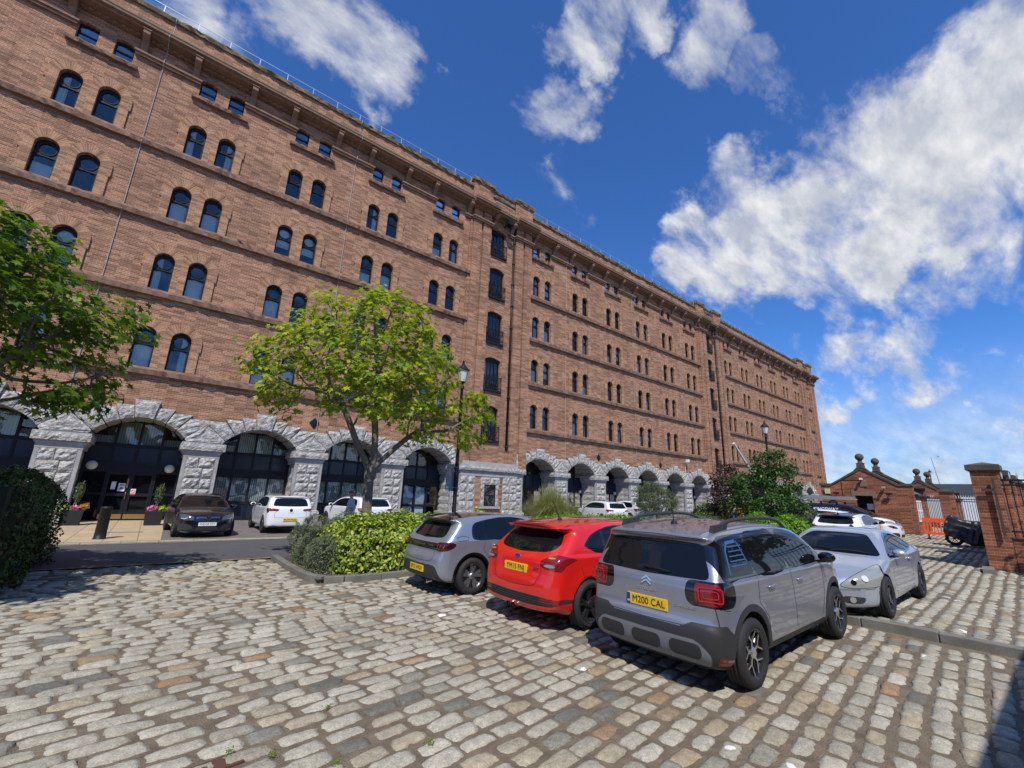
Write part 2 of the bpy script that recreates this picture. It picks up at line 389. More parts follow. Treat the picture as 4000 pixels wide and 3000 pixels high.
M_plate_y = mat('yellow_number_plate', (.80, .50, .02), .35)
M_plate_w = mat('white_number_plate', (.82, .82, .80), .35)
M_ink = mat('black_lettering', (.01, .01, .01), .5)
M_blue_ink = mat('blue_band', (.01, .03, .22), .4)
M_well = mat('wheel_well', (.006, .006, .006), .95)
def paint(name, c, metal=.0, rough=.35, flake=0):
    m = mat(name, c, rough, metal=metal, coat=1.0, coat_rough=.02)
    return m
# ------------------------------------------------------------------ the ground
def Gbase(u, y):
    u = np.asarray(u, float); y = np.asarray(y, float)
    near = np.interp(u, (-50, 5, 8, 9.16, 9.30, 20, 32.4, 45, 60, 400), (0, 0, .07, .055, .145, .27, .54, .95, 1.1, 1.1))
    nearn = np.interp(u, (-50, 5, 9, 20, 32.4, 45, 60, 400), (0, 0, .06, .27, .54, .95, 1.1, 1.1))
    far = np.interp(u, (-50, 4, 20, 30, 50, 60, 400), (0, 0, .10, .25, .9, 1.0, 1.0))
    a = np.clip((y - 8.5) / 1.0, 0, 1); n = near * (1 - a) + nearn * a
    t = np.clip((y - 10) / 3.3, 0, 1)
    return n * (1 - t) + far * t
def G(u, y): return float(Gbase(u, y))

def sheet(name, us, ys, m, dz=0.0, thick=0, **kw):
    us = np.array(us, float); ys = np.array(ys, float)
    U, Y = np.meshgrid(us, ys, indexing='ij'); Z = Gbase(U, Y) + dz
    V = np.stack([U, Y, Z], -1).reshape(-1, 3); ny = len(ys)
    i = np.arange((len(us) - 1) * (ny - 1)); a = (i // (ny - 1)) * ny + i % (ny - 1)
    F = np.stack([a, a + ny, a + ny + 1, a + 1], 1)
    return link(name, np_mesh(name, V, F, m), **kw)
def lin(a, b, st): return list(np.linspace(a, b, max(2, int(round((b - a) / st)) + 1)))

M_dirt = mat('joint_grit', (.225, .175, .115), .95, bump=(70, 1.0, .02, 4), var=(6, (.115, .088, .058), .2))
M_asphalt = mat('asphalt', (.062, .062, .066), .9, bump=(160, .5, .004, 3), var=(1.2, (.085, .084, .085), .25))
M_kerb = mat('granite_kerb_stone', (.20, .195, .17), .9, bump=(40, .6, .01, 5), var=(3, (.12, .115, .09), .2))
M_soil = mat('planting_soil', (.07, .052, .038), .95, bump=(30, .9, .03, 5))
us = sorted(set([-300, -100, -40] + lin(-20, 70, .9) + [9.16, 9.30, 100, 160, 300, 500]))
sheet('ground', us, [-300, -100, -30, -8, -3, 0, 3, 6, 8.5, 9.5, 10, 11, 12, 13.3, 15, 18, 22, 26, 30, 60, 120, 300], M_dirt, -.019, kind='structure')
sheet('road', [-60, -20] + lin(-10, 60, 2) + [100], [13.42, 15.2, 17.0, 18.02], M_asphalt, .012, kind='structure')
# yellow lines
M_yel = mat('worn_yellow_line', (.42, .34, .10), .85, var=(9, (.16, .14, .10), .08))
sheet('road_marking', [-20, -4] + lin(-2, 56, 4), [13.38, 13.46], M_yel, .020, kind='structure')
sheet('road_marking', [-20, -4] + lin(-2, 56, 4), [17.88, 17.96], M_yel, .018, kind='structure')

# slab paving and block paving by the warehouse
def slab_mat():
    m = bpy.data.materials.new('sandstone_slabs'); m.use_nodes = True
    nt = m.node_tree; N = nt.nodes; L = nt.links; b = N['Principled BSDF']; b.inputs['Roughness'].default_value = .85
    tc = N.new('ShaderNodeTexCoord'); bt = N.new('ShaderNodeTexBrick'); bt.offset = .37
    bt.inputs['Scale'].default_value = 1; bt.inputs['Brick Width'].default_value = 1.15; bt.inputs['Row Height'].default_value = .82; bt.inputs['Mortar Size'].default_value = .012
    bt.inputs['Color1'].default_value = (.50, .38, .22, 1); bt.inputs['Color2'].default_value = (.43, .33, .20, 1); bt.inputs['Mortar'].default_value = (.17, .13, .09, 1)
    mp = N.new('ShaderNodeMapping'); mp.inputs['Rotation'].default_value = (0, 0, rad(90)); L.new(tc.outputs['Object'], mp.inputs[0]); L.new(mp.outputs[0], bt.inputs['Vector'])
    n = N.new('ShaderNodeTexNoise'); n.inputs['Scale'].default_value = 3; n.inputs['Detail'].default_value = 8; L.new(tc.outputs['Object'], n.inputs['Vector'])
    r_ = N.new('ShaderNodeMapRange'); r_.inputs[1].default_value = .45; r_.inputs[2].default_value = .75; r_.inputs[4].default_value = .5; L.new(n.outputs[0], r_.inputs[0])
    x = N.new('ShaderNodeMix'); x.data_type = 'RGBA'; L.new(r_.outputs[0], x.inputs['Factor']); L.new(bt.outputs['Color'], x.inputs['A']); x.inputs['B'].default_value = (.27, .22, .15, 1)
    L.new(x.outputs['Result'], b.inputs['Base Color']); return m
def block_mat():
    m = bpy.data.materials.new('grey_block_paving'); m.use_nodes = True
    nt = m.node_tree; N = nt.nodes; L = nt.links; b = N['Principled BSDF']; b.inputs['Roughness'].default_value = .9
    tc = N.new('ShaderNodeTexCoord'); bt = N.new('ShaderNodeTexBrick')
    bt.inputs['Scale'].default_value = 1; bt.inputs['Brick Width'].default_value = .21; bt.inputs['Row Height'].default_value = .105; bt.inputs['Mortar Size'].default_value = .009
    bt.inputs['Color1'].default_value = (.145, .125, .115, 1); bt.inputs['Color2'].default_value = (.20, .18, .165, 1); bt.inputs['Mortar'].default_value = (.07, .065, .06, 1)
    L.new(tc.outputs['Object'], bt.inputs['Vector']); L.new(bt.outputs['Color'], b.inputs['Base Color']); return m
M_slab = slab_mat(); M_block = block_mat()
def flat_poly(name, pts, z, m, th=.1, **kw):
    mb = MB(); mb.prism(pts, z - th, z, plane='xy'); return mb.build(name, m, **kw)
flat_poly('pavement', [(-6.6, 18.35), (.58, 18.35), (.86, 27.7), (-2.2, 27.7), (-2.55, 24.9)], .050, M_slab, kind='structure')
sheet('block_paving', [-60, -20, -6, -2] + lin(0, 60, 2), [18.3, 20, 23, 26.0, 27.8], M_block, .028, kind='structure')
mb = MB()
M_steel = mat('steel_plate', (.30, .31, .31), .4, metal=.6)
flat_poly('drain_cover', [(.52, 3.86), (.86, 3.92), (.83, 4.08), (.50, 4.02)], -.004, mat('rusty_iron_grate', (.10, .045, .03), .8), .06, kind='structure')
flat_poly('drain_cover', [(-1.05, 21.15), (.1, 21.15), (.1, 21.4), (-1.05, 21.4)], .056, M_steel, .02, kind='structure')

def kerb_run(name, pts, w, h, seg=.9, m=M_kerb, dz=0.0, **kw):
    """kerb stones laid along a line of (u,y) points; top h above the lower ground"""
    mb = MB()
    for (a, b) in zip(pts[:-1], pts[1:]):
        a = np.array(a, float); b = np.array(b, float); l = np.linalg.norm(b - a); n = max(1, int(round(l / seg))); d = (b - a) / l; nn = np.array((-d[1], d[0]))
        for k in range(n):
            p0 = a + (b - a) * k / n + d * .006; p1 = a + (b - a) * (k + 1) / n - d * .006
            j = rng.uniform(-.006, .006)
            q = [p0 - nn * w / 2, p1 - nn * w / 2, p1 + nn * w / 2, p0 + nn * w / 2]
            z0 = G(*p0) + dz; z1 = G(*p1) + dz; zt = [z0 + h + j, z1 + h + j, z1 + h + j, z0 + h + j]
            i = [mb.vert((q[c][0], q[c][1], zt[c] - h - .15)) for c in range(4)] + [mb.vert((q[c][0], q[c][1], zt[c])) for c in range(4)]
            for fc in ((4, 5, 6, 7), (0, 1, 5, 4), (1, 2, 6, 5), (2, 3, 7, 6), (3, 0, 4, 7)): mb.f.append([i[x] for x in fc]); mb.m.append(0)
    o = mb.build(name, m, **kw)
    md = o.modifiers.new('bevel', 'BEVEL'); md.width = .012; md.segments = 2; md.limit_method = 'ANGLE'
    return o
M_kerb_pale = mat('pale_kerb_stone', (.40, .36, .27), .9, bump=(40, .5, .01, 5), var=(3, (.26, .235, .18), .2))
kerb_run('kerb', [(-30, 18.18), (58, 18.18)], .26, .045, kind='structure', m=M_kerb_pale)
kerb_run('kerb', [(9.20, -12), (9.20, 9.6)], .19, .098, kind='structure', dz=-.01)
kerb_run('kerb', [(8.9, 9.62), (3.45, 9.66), (3.08, 9.78), (2.92, 10.1), (2.86, 10.7), (2.84, 13.2)], .15, .11, seg=.75, kind='structure')
sheet('planting_bed', [2.93, 4, 6, 8, 10, 14, 20, 28, 34], [9.72, 11, 13.2], M_soil, .06, kind='structure')
sheet('planting_bed', lin(13.4, 20.4, 1), [5.3, 7, 9.6], M_soil, .05, kind='structure')

# ------------------------------------------------------------------ granite setts, every one modelled
def sett_mat():
    m = bpy.data.materials.new('granite_setts'); m.use_nodes = True
    nt = m.node_tree; N = nt.nodes; L = nt.links; b = N['Principled BSDF']
    geo = N.new('ShaderNodeNewGeometry'); rp = N.new('ShaderNodeValToRGB'); rp.color_ramp.interpolation = 'LINEAR'
    L.new(geo.outputs['Random Per Island'], rp.inputs[0])
    cols = [(0, (.14, .145, .14)), (.04, (.21, .21, .195)), (.09, (.36, .35, .31)), (.40, (.47, .455, .41)), (.64, (.41, .40, .36)), (.78, (.35, .33, .28)), (.89, (.43, .39, .31)), (.955, (.34, .28, .20)), (.985, (.31, .21, .135)), (1, (.22, .15, .10))]
    el = rp.color_ramp.elements
    while len(el) < len(cols): el.new(.5)
    for e, (p, c) in zip(el, cols): e.position = p; e.color = (*c, 1)
    tc = N.new('ShaderNodeTexCoord')
    n1 = N.new('ShaderNodeTexNoise'); n1.inputs['Scale'].default_value = 85; n1.inputs['Detail'].default_value = 4; L.new(tc.outputs['Object'], n1.inputs['Vector'])
    n2 = N.new('ShaderNodeTexNoise'); n2.inputs['Scale'].default_value = 1.1; n2.inputs['Detail'].default_value = 7; n2.inputs['Roughness'].default_value = .65; L.new(tc.outputs['Object'], n2.inputs['Vector'])
    n3 = N.new('ShaderNodeTexNoise'); n3.inputs['Scale'].default_value = 17; n3.inputs['Detail'].default_value = 6; L.new(tc.outputs['Object'], n3.inputs['Vector'])
    def mr(s, a, b_, c, d):
        r_ = N.new('ShaderNodeMapRange'); [setattr(r_.inputs[k + 1], 'default_value', v) for k, v in enumerate((a, b_, c, d))]; L.new(s, r_.inputs[0]); return r_.outputs[0]
    def mul(A, f):
        x = N.new('ShaderNodeMix'); x.data_type = 'RGBA'; x.blend_type = 'MULTIPLY'; x.inputs['Factor'].default_value = 1
        c = N.new('ShaderNodeCombineColor'); [L.new(f, c.inputs[k]) for k in range(3)]; L.new(A, x.inputs['A']); L.new(c.outputs[0], x.inputs['B']); return x.outputs['Result']
    wm = N.new('ShaderNodeMix'); wm.data_type = 'RGBA'; wm.blend_type = 'MULTIPLY'; wm.inputs['Factor'].default_value = 1; L.new(rp.outputs[0], wm.inputs['A']); wm.inputs['B'].default_value = (.92, .88, .78, 1)
    c = mul(wm.outputs['Result'], mr(n1.outputs[0], .3, .7, .70, 1.25)); c = mul(c, mr(n3.outputs[0], .3, .7, .80, 1.14)); c = mul(c, mr(n2.outputs[0], .3, .72, 1.12, .78))
    acc = None     # splashes of old white road paint left on single stones
    for sx, sy, sr in ((3.9, 6.45, .13), (4.5, 6.2, .09), (3.78, 3.85, .08), (4.15, 3.72, .10), (3.9, 2.0, .08), (4.05, 1.62, .08), (9.75, 1.28, .16), (8.0, 1.55, .17), (12.6, 1.75, .16)):
        dd = N.new('ShaderNodeVectorMath'); dd.operation = 'DISTANCE'; dd.inputs[1].default_value = (sx, sy, G(sx, sy)); L.new(tc.outputs['Object'], dd.inputs[0])
        q = mr(dd.outputs['Value'], sr, sr * .3, 0, 1)
        if acc is None: acc = q
        else:
            mm = N.new('ShaderNodeMath'); mm.operation = 'MAXIMUM'; L.new(acc, mm.inputs[0]); L.new(q, mm.inputs[1]); acc = mm.outputs[0]
    mm = N.new('ShaderNodeMath'); mm.operation = 'MULTIPLY_ADD'; L.new(acc, mm.inputs[0]); mm.inputs[1].default_value = .62; L.new(n3.outputs[0], mm.inputs[2])
    spot = mr(mm.outputs[0], .93, .98, 0, 1); px_ = N.new('ShaderNodeMix'); px_.data_type = 'RGBA'; L.new(spot, px_.inputs['Factor']); L.new(c, px_.inputs['A']); px_.inputs['B'].default_value = (.72, .71, .66, 1); c = px_.outputs['Result']
    L.new(c, b.inputs['Base Color']); b.inputs['Roughness'].default_value = .82; b.inputs['Specular IOR Level'].default_value = .3
    bp = N.new('ShaderNodeBump'); bp.inputs['Strength'].default_value = .8; bp.inputs['Distance'].default_value = .006; L.new(n1.outputs[0], bp.inputs['Height'])
    bp2 = N.new('ShaderNodeBump'); bp2.inputs['Strength'].default_value = .8; bp2.inputs['Distance'].default_value = .012; L.new(n3.outputs[0], bp2.inputs['Height']); L.new(bp.outputs[0], bp2.inputs['Normal'])
    L.new(bp2.outputs[0], b.inputs['Normal']); return m
M_sett = sett_mat()
def vnoise(P, seed=0):
    """cheap smooth value noise for (n,2|3) points"""
    P = np.asarray(P, float)
    if P.shape[1] == 2: P = np.c_[P, np.zeros(len(P))]
    i = np.floor(P).astype(np.int64); f = P - i; f = f * f * (3 - 2 * f)
    out = 0
    for dx in (0, 1):
        for dy in (0, 1):
            for dz in (0, 1):
                h = (i[:, 0] + dx) * 374761393 + (i[:, 1] + dy) * 668265263 + (i[:, 2] + dz) * 2147483647 + seed * 1274126177
                h = (h ^ (h >> 13)) * 1274126177; h = (h ^ (h >> 16)) & 0xffff
                w = (f[:, 0] if dx else 1 - f[:, 0]) * (f[:, 1] if dy else 1 - f[:, 1]) * (f[:, 2] if dz else 1 - f[:, 2])
                out = out + w * h / 65535.0
    return out
def setts(u0, u1, y0, y1, ang, keep, nu=6, nv=4, seed=1, pitch=.196, length=.335):
    r = np.random.default_rng(seed); ca, sa = math.cos(ang), math.sin(ang)
    C = []; S = []
    span = math.hypot(u1 - u0, y1 - y0); cx, cy = (u0 + u1) / 2, (y0 + y1) / 2
    for k in range(int(-span / pitch / 2), int(span / pitch / 2)):
        t = -span / 2 + (k % 2) * length * .5 + r.uniform(-.05, .05)
        while t < span / 2:
            l = length * r.uniform(.86, 1.14)
            a, b = t + l / 2, (k + .5) * pitch + r.normal(0, .005)
            C.append((cx + a * ca - b * sa, cy + a * sa + b * ca)); S.append((l / 2 - .014 - r.uniform(0, .012), pitch / 2 - .019 - r.uniform(0, .009)))
            t += l
    C = np.array(C); S = np.array(S)
    # gentle waviness of the rows
    wob = (vnoise(C * .35, 5) - .5) * .12
    C = C + np.c_[-sa * wob, ca * wob]
    ok = keep(C[:, 0], C[:, 1]) & (C[:, 0] > u0) & (C[:, 0] < u1) & (C[:, 1] > y0) & (C[:, 1] < y1); C = C[ok]; S = S[ok]; n = len(C)
    A, B = np.meshgrid(np.linspace(-1, 1, nu), np.linspace(-1, 1, nv), indexing='ij'); A = A.ravel(); B = B.ravel()
    # superellipse-like outline: pull the corners in
    edge = np.maximum(np.abs(A), np.abs(B)) > .999
    pull = 1 - .045 * (np.abs(A) ** 4) * (np.abs(B) ** 4)
    Ax = A * pull; Bx = B * pull
    co = r.normal(0, .05, (n, 4, 2))           # corner irregularity
    w = np.stack([(1 - A) * (1 - B), (1 + A) * (1 - B), (1 + A) * (1 + B), (1 - A) * (1 + B)], 1) / 4
    X = (Ax[None] + w @ np.zeros(4) + np.einsum('kc,nc->nk', w, co[:, :, 0])) * S[:, :1]
    Y = (Bx[None] + np.einsum('kc,nc->nk', w, co[:, :, 1]) * 1.6) * S[:, 1:]
    Y = Y + (r.normal(0, .006, (n, len(A))) * edge) ; X = X + (r.normal(0, .006, (n, len(A))) * edge)
    th = r.normal(0, .028, (n, 1)); X, Y = X * np.cos(th) - Y * np.sin(th), X * np.sin(th) + Y * np.cos(th)
    WX = C[:, :1] + X * ca - Y * sa; WY = C[:, 1:] + X * sa + Y * ca
    dome = .006 * (np.abs(A) ** 6 + np.abs(B) ** 6) + .002 * (A * A + B * B)
    tilt = r.normal(0, .007, (n, 2)); hz = r.normal(0, .0045, (n, 1))
    Z = Gbase(WX, WY) + hz - dome[None] - .007 * edge[None] + tilt[:, :1] * A[None] + tilt[:, 1:] * B[None] * .6
    nz = vnoise(np.stack([WX.ravel() * 26, WY.ravel() * 26], 1), 3).reshape(n, -1) - .5
    Z = Z + nz * .009
    P = np.stack([WX, WY, Z], -1)                # n, k, 3
    # skirt ring
    ring = [i * nv for i in range(nu)] + [(nu - 1) * nv + j for j in range(1, nv)] + [i * nv + nv - 1 for i in range(nu - 2, -1, -1)] + [j for j in range(nv - 2, 0, -1)]
    sk = P[:, ring].copy(); cen = C[:, None, :]; sk[..., :2] = cen + (sk[..., :2] - cen) * 1.05; sk[..., 2] -= .045
    K = nu * nv; R = len(ring); V = np.concatenate([P, sk], 1)
    f = [(i * nv + j, (i + 1) * nv + j, (i + 1) * nv + j + 1, i * nv + j + 1) for i in range(nu - 1) for j in range(nv - 1)]
    f += [(ring[(q + 1) % R], ring[q], K + q, K + (q + 1) % R) for q in range(R)]
    f = np.array(f); F = (f[None] + (np.arange(n) * (K + R))[:, None, None]).reshape(-1, 4)
    return V.reshape(-1, 3), F
def join(parts):
    off = 0; Vs = []; Fs = []
    for V, F in parts: Vs.append(V); Fs.append(F + off); off += len(V)
    return np.concatenate(Vs), np.concatenate(Fs)
near = lambda u, y: (u - 0) ** 2 + y ** 2 < 8.2 ** 2
isl = lambda u, y: (u > 2.80) & (y > 9.60)
infront = lambda u, y: (u * _f[0] + y * _f[1] > .6) & (u > -3.2 - y * .25) & (y > -.2 - .02 * u)
P1 = setts(-6, 9.02, -1, 13.62, rad(7), lambda u, y: near(u, y) & ~isl(u, y) & infront(u, y), 8, 6, 1)
P2 = setts(-9, 9.02, -1, 13.62, rad(7), lambda u, y: ~near(u, y) & ~isl(u, y) & infront(u, y), 6, 4, 1)
V, F = join([P1, P2]); link('cobbled_yard', np_mesh('cobbled_yard', V, F, M_sett, smooth=True), kind='structure')
P3 = setts(9.34, 22, -2, 8.4, rad(2), infront, 6, 4, 2, pitch=.21, length=.27)
P4 = setts(22, 44, -2, 11, rad(2), infront, 4, 4, 3, pitch=.21, length=.27)
V, F = join([P3, P4]); link('cobbled_terrace', np_mesh('cobbled_terrace', V, F, M_sett, smooth=True), kind='structure')
# ------------------------------------------------------------------ the warehouse
FY = 26.0; PITCH_U = 4.866; U0 = -10.49
SILL = [6.96, 10.77, 14.57, 18.37]
def slot(k): return U0 + PITCH_U * k
BAYS1 = [0, 1, 2, 3, 4, 5]; BAYS2 = [7, 8, 9, 10, 11, 12]; BAYS3 = [14, 15, 16, 17, 18, 19]
WOFF = .675; WR = .40; WH = 1.96                 # pair offset, arch radius, sill to apex
UEND = 90.2; ENDBAY = 87.2
def ray_poly(poly, c, angs):
    poly = np.array(poly, float); c = np.array(c, float); out = []
    A = poly - c; B = np.roll(poly, -1, 0) - c
    for a in angs:
        d = np.array((math.cos(a), math.sin(a))); e = B - A
        den = d[0] * e[:, 1] - d[1] * e[:, 0]
        with np.errstate(divide='ignore', invalid='ignore'):
            t = (A[:, 0] * e[:, 1] - A[:, 1] * e[:, 0]) / den; s = (A[:, 0] * d[1] - A[:, 1] * d[0]) / den
        ok = (t > 1e-9) & (s > -1e-6) & (s < 1 + 1e-6); out.append(c + d * t[ok].max())
    return np.array(out)
def ring_faces(mb, outer, inner, c, y, m=0, n=0, inner_depth=0, md=None):
    """flat ring between two star shaped outlines in the xz plane; optional reveal behind the inner outline"""
    angs = []
    for poly in (outer, inner):
        for p in poly: angs.append(math.atan2(p[1] - c[1], p[0] - c[0]))
    if n: angs += list(np.linspace(-math.pi, math.pi, n, endpoint=False))
    angs = sorted(set(round(a, 5) for a in angs))
    O = ray_poly(outer, c, angs); I = ray_poly(inner, c, angs); k = len(angs)
    for i in range(k):
        j = (i + 1) % k
        mb.face([(I[i][0], y, I[i][1]), (O[i][0], y, O[i][1]), (O[j][0], y, O[j][1]), (I[j][0], y, I[j][1])], m)
        if inner_depth:
            mb.face([(I[i][0], y, I[i][1]), (I[j][0], y, I[j][1]), (I[j][0], y + inner_depth, I[j][1]), (I[i][0], y + inner_depth, I[i][1])], m if md is None else md)
def arch_outline(cx, sill, r=WR, h=WH, n=10):
    zs = sill + h - r
    return [(cx - r, sill), (cx + r, sill)] + [(cx + r * math.cos(a), zs + r * math.sin(a)) for a in np.linspace(0, math.pi, n)]
def seg_outline(cx, sill, w, h, rise, n=6):
    """rectangle with a segmental head"""
    R = (w * w / 4 + rise * rise) / (2 * rise); zc = sill + h - R; a0 = math.asin(w / 2 / R)
    return [(cx - w / 2, sill), (cx + w / 2, sill)] + [(cx + R * math.sin(a), zc + R * math.cos(a)) for a in np.linspace(a0, -a0, n)]
ware = empty('warehouse', (36, FY, 0), label='long six storey red brick warehouse with pairs of arched windows above grey stone arches', cat='warehouse')
WL = (36, FY, 0)
def wmb(): m = MB(); m.off = WL; return m
def wbuild(mb, name, mats, smooth=False, uv=False, parent=None, **kw): return mb.build(name, mats, parent or ware, smooth, uv, **kw)

ARCH_A = 1.72; ARCH_Z = 3.74; ARCH_TOP = 4.62
AR = (ARCH_A ** 2 + (ARCH_TOP - ARCH_Z) ** 2) / (2 * (ARCH_TOP - ARCH_Z)); AC = ARCH_TOP - AR; A0 = math.asin(ARCH_A / AR)
wall = wmb(); REV = .30
def bay_wall(c, hw=PITCH_U / 2, arch=True, wo=WOFF, wr=WR):
    x0, x1 = c - hw, c + hw
    if arch:
        xs = [x0] + [c + AR * math.sin(a) for a in np.linspace(-A0, A0, 15)] + [x1]
        zs = [ARCH_Z] + [AC + AR * math.cos(a) for a in np.linspace(-A0, A0, 15)] + [ARCH_Z]
        for i in range(len(xs) - 1):
            wall.face([(xs[i], FY, zs[i]), (xs[i + 1], FY, zs[i + 1]), (xs[i + 1], FY, 6.60), (xs[i], FY, 6.60)])
    else: wall.face([(x0, FY, -.5), (x1, FY, -.5), (x1, FY, 6.60), (x0, FY, 6.60)])
    zb = [6.60, 10.41, 14.22, 18.03, 21.84]
    for k in range(4):
        for s in (-1, 1):
            cx = c + s * wo; xa, xb = (x0, c) if s < 0 else (c, x1)
            ring_faces(wall, [(xa, zb[k]), (xb, zb[k]), (xb, zb[k + 1]), (xa, zb[k + 1])], arch_outline(cx, SILL[k], wr), (cx, SILL[k] + 1.0), FY, 0, inner_depth=REV)
    for s in (-1, 1):
        cx = c + s * wo; xa, xb = (x0, c) if s < 0 else (c, x1)
        ring_faces(wall, [(xa, 21.84), (xb, 21.84), (xb, 23.6), (xa, 23.6)], seg_outline(cx, 22.1, wr * 1.85, 1.15, .08), (cx, 22.6), FY, 0, inner_depth=REV)
    wall.face([(x0, FY, 23.6), (x1, FY, 23.6), (x1, FY, 24.4), (x0, FY, 24.4)])
for k in BAYS1 + BAYS2 + BAYS3: bay_wall(slot(k))
# towers: recessed middle with loading doors
TOW = [6, 13]; DOOR_Z = [5.65, 9.42, 13.18, 16.95, 20.65]
TREC = .10
for k in TOW:
    c = slot(k); dc = c - .05
    for x0, x1 in ((c - PITCH_U / 2, c - 1.06), (c + 1.30, c + PITCH_U / 2)): wall.face([(x0, FY, 3.3), (x1, FY, 3.3), (x1, FY, 24.4), (x0, FY, 24.4)])
    zb = [3.3] + [z - .55 for z in DOOR_Z[1:]] + [24.4]
    for q in range(5):
        h = 2.55 if q < 4 else 2.35
        ring_faces(wall, [(c - 1.06, zb[q]), (c + 1.30, zb[q]), (c + 1.30, zb[q + 1]), (c - 1.06, zb[q + 1])], seg_outline(dc, DOOR_Z[q], 1.50, h, .22), (dc, DOOR_Z[q] + 1.2), FY, 0, inner_depth=.32)
x0 = slot(19) + PITCH_U / 2
wall.face([(x0, FY, -.5), (ENDBAY - 1.2, FY, -.5), (ENDBAY - 1.2, FY, 24.4), (x0, FY, 24.4)])
bay_wall(ENDBAY, 1.2, arch=False, wo=.50, wr=.27)
x0 = ENDBAY + 1.2
wall.face([(x0, FY, -.5), (UEND, FY, -.5), (UEND, FY, 24.4), (x0, FY, 24.4)])
wall.face([(-18, FY, 3.7), (slot(0) - PITCH_U / 2, FY, 3.7), (slot(0) - PITCH_U / 2, FY, 24.4), (-18, FY, 24.4)])
# ends, back and roof
wall.face([(UEND, FY, -.5), (UEND, FY + 22, -.5), (UEND, FY + 22, 25.9), (UEND, FY, 25.9)])
wall.face([(-18, FY, -.5), (-18, FY + 22, -.5), (-18, FY + 22, 25.9), (-18, FY, 25.9)])
wall.face([(-18, FY + 22, -.5), (UEND, FY + 22, -.5), (UEND, FY + 22, 25.9), (-18, FY + 22, 25.9)])
wall.keep = True
wbuild(wall, 'wall', M_brick)
mb = wmb(); mb.face([(-18, FY + .4, 24.6), (UEND, FY + .4, 24.6), (UEND, FY + 22, 24.6), (-18, FY + 22, 24.6)]); wbuild(mb, 'roof', mat('roof_slate', (.06, .06, .065), .8))

# arched surrounds, one per pair
def surround_mesh(wo=WOFF, wr=WR, R=.83, jam=.77):
    mb = MB(); y = -.08; sp = WH - wr
    def q(pts, uvs): mb.face([(p[0], y, p[1]) for p in pts], 0, uvs)
    for s in (-1, 1):
        cx = s * wo
        A = np.linspace(0, math.pi, 25)
        def op(a):
            x = cx + R * math.cos(a); z = sp + R * math.sin(a)
            if s * x < 0:
                x = 0.0; t = abs(cx / math.cos(a)) if abs(math.cos(a)) > 1e-6 else R; z = sp + min(R, t) * math.sin(a)
            return (x, z)
        for a, b in zip(A[:-1], A[1:]):
            i0, i1 = (cx + wr * math.cos(a), sp + wr * math.sin(a)), (cx + wr * math.cos(b), sp + wr * math.sin(b)); o0, o1 = op(a), op(b)
            rl = lambda p: math.hypot(p[0] - cx, p[1] - sp)
            q([i0, o0, o1, i1], [(0, a * .62), (rl(o0) - wr, a * .62), (rl(o1) - wr, b * .62), (0, b * .62)])
            if math.hypot(o0[0] - cx, o0[1] - sp) > R - .01 and math.hypot(o1[0] - cx, o1[1] - sp) > R - .01:
                mb.face([(o0[0], y, o0[1]), (o0[0], 0.0, o0[1]), (o1[0], 0.0, o1[1]), (o1[0], y, o1[1])], 0, [(0, 0), (.05, 0), (.05, .05), (0, .05)])
            mb.face([(i0[0], y, i0[1]), (i1[0], y, i1[1]), (i1[0], .001, i1[1]), (i0[0], .001, i0[1])], 0, [(0, 0), (.05, 0), (.05, .05), (0, .05)])
        # jambs
        for xa, xb, z0, z1 in ((cx + s * wr, cx + s * R, sp - .45, sp), (cx + s * wr, cx + s * jam, 0, sp - .45), (min(0, cx - s * wr) if s > 0 else cx + wr, max(0, cx - s * wr) if s > 0 else 0, 0, sp)):
            xa, xb = min(xa, xb), max(xa, xb)
            q([(xa, z0), (xb, z0), (xb, z1), (xa, z1)], [(xa, z0), (xb, z0), (xb, z1), (xa, z1)])
        for xx, z0, z1 in ((cx + s * R, sp - .45, sp), (cx + s * jam, 0, sp - .45), (cx + s * wr, 0, sp), (cx - s * wr, 0, sp)):
            mb.face([(xx, y, z0), (xx, .001, z0), (xx, .001, z1), (xx, y, z1)], 0, [(0, z0), (.05, z0), (.05, z1), (0, z1)])
        mb.face([(cx + s * jam, y, sp - .45), (cx + s * R, y, sp - .45), (cx + s * R, 0, sp - .45), (cx + s * jam, 0, sp - .45)])
        # little holes left by old hinges
    mb.keep = True
    return mb.mesh('window_surround', [M_brick_arch], uv=True)
SURR = surround_mesh(); SURR_E = surround_mesh(.50, .27, .49, .46)
def near_first(bays): return bays
# 96 nearest surrounds would be too many: one per pair, 24+24 nearest pairs single, the far section joined
def place(me, name, x, y, z, parent=ware, **kw): return link(name, me, parent, (x - WL[0], y - WL[1], z - WL[2]), **kw)
for k in BAYS1[1:] + BAYS2:
    for z in SILL: place(SURR, 'window_surround', slot(k), FY, z)
def joined(name, items, mats, uvs=False, parent=ware, loc=(0, 0, 0), **kw):
    """several transformed meshes as one object: items (mesh, x, y, z)"""
    bm = bmesh.new()
    for me, x, y, z in items:
        n0 = len(bm.verts); bm.from_mesh(me); bm.verts.ensure_lookup_table()
        for v in bm.verts[n0:]: v.co += Vector((x - WL[0], y - WL[1], z - WL[2]))
    out = bpy.data.meshes.new(name); bm.to_mesh(out); bm.free()
    for m_ in mats: out.materials.append(m_)
    return link(name, out, parent, loc, **kw)
for k in BAYS3:
    for z in SILL: place(SURR, 'window_surround', slot(k), FY, z)
for z in SILL: place(SURR_E, 'window_surround', ENDBAY, FY, z)

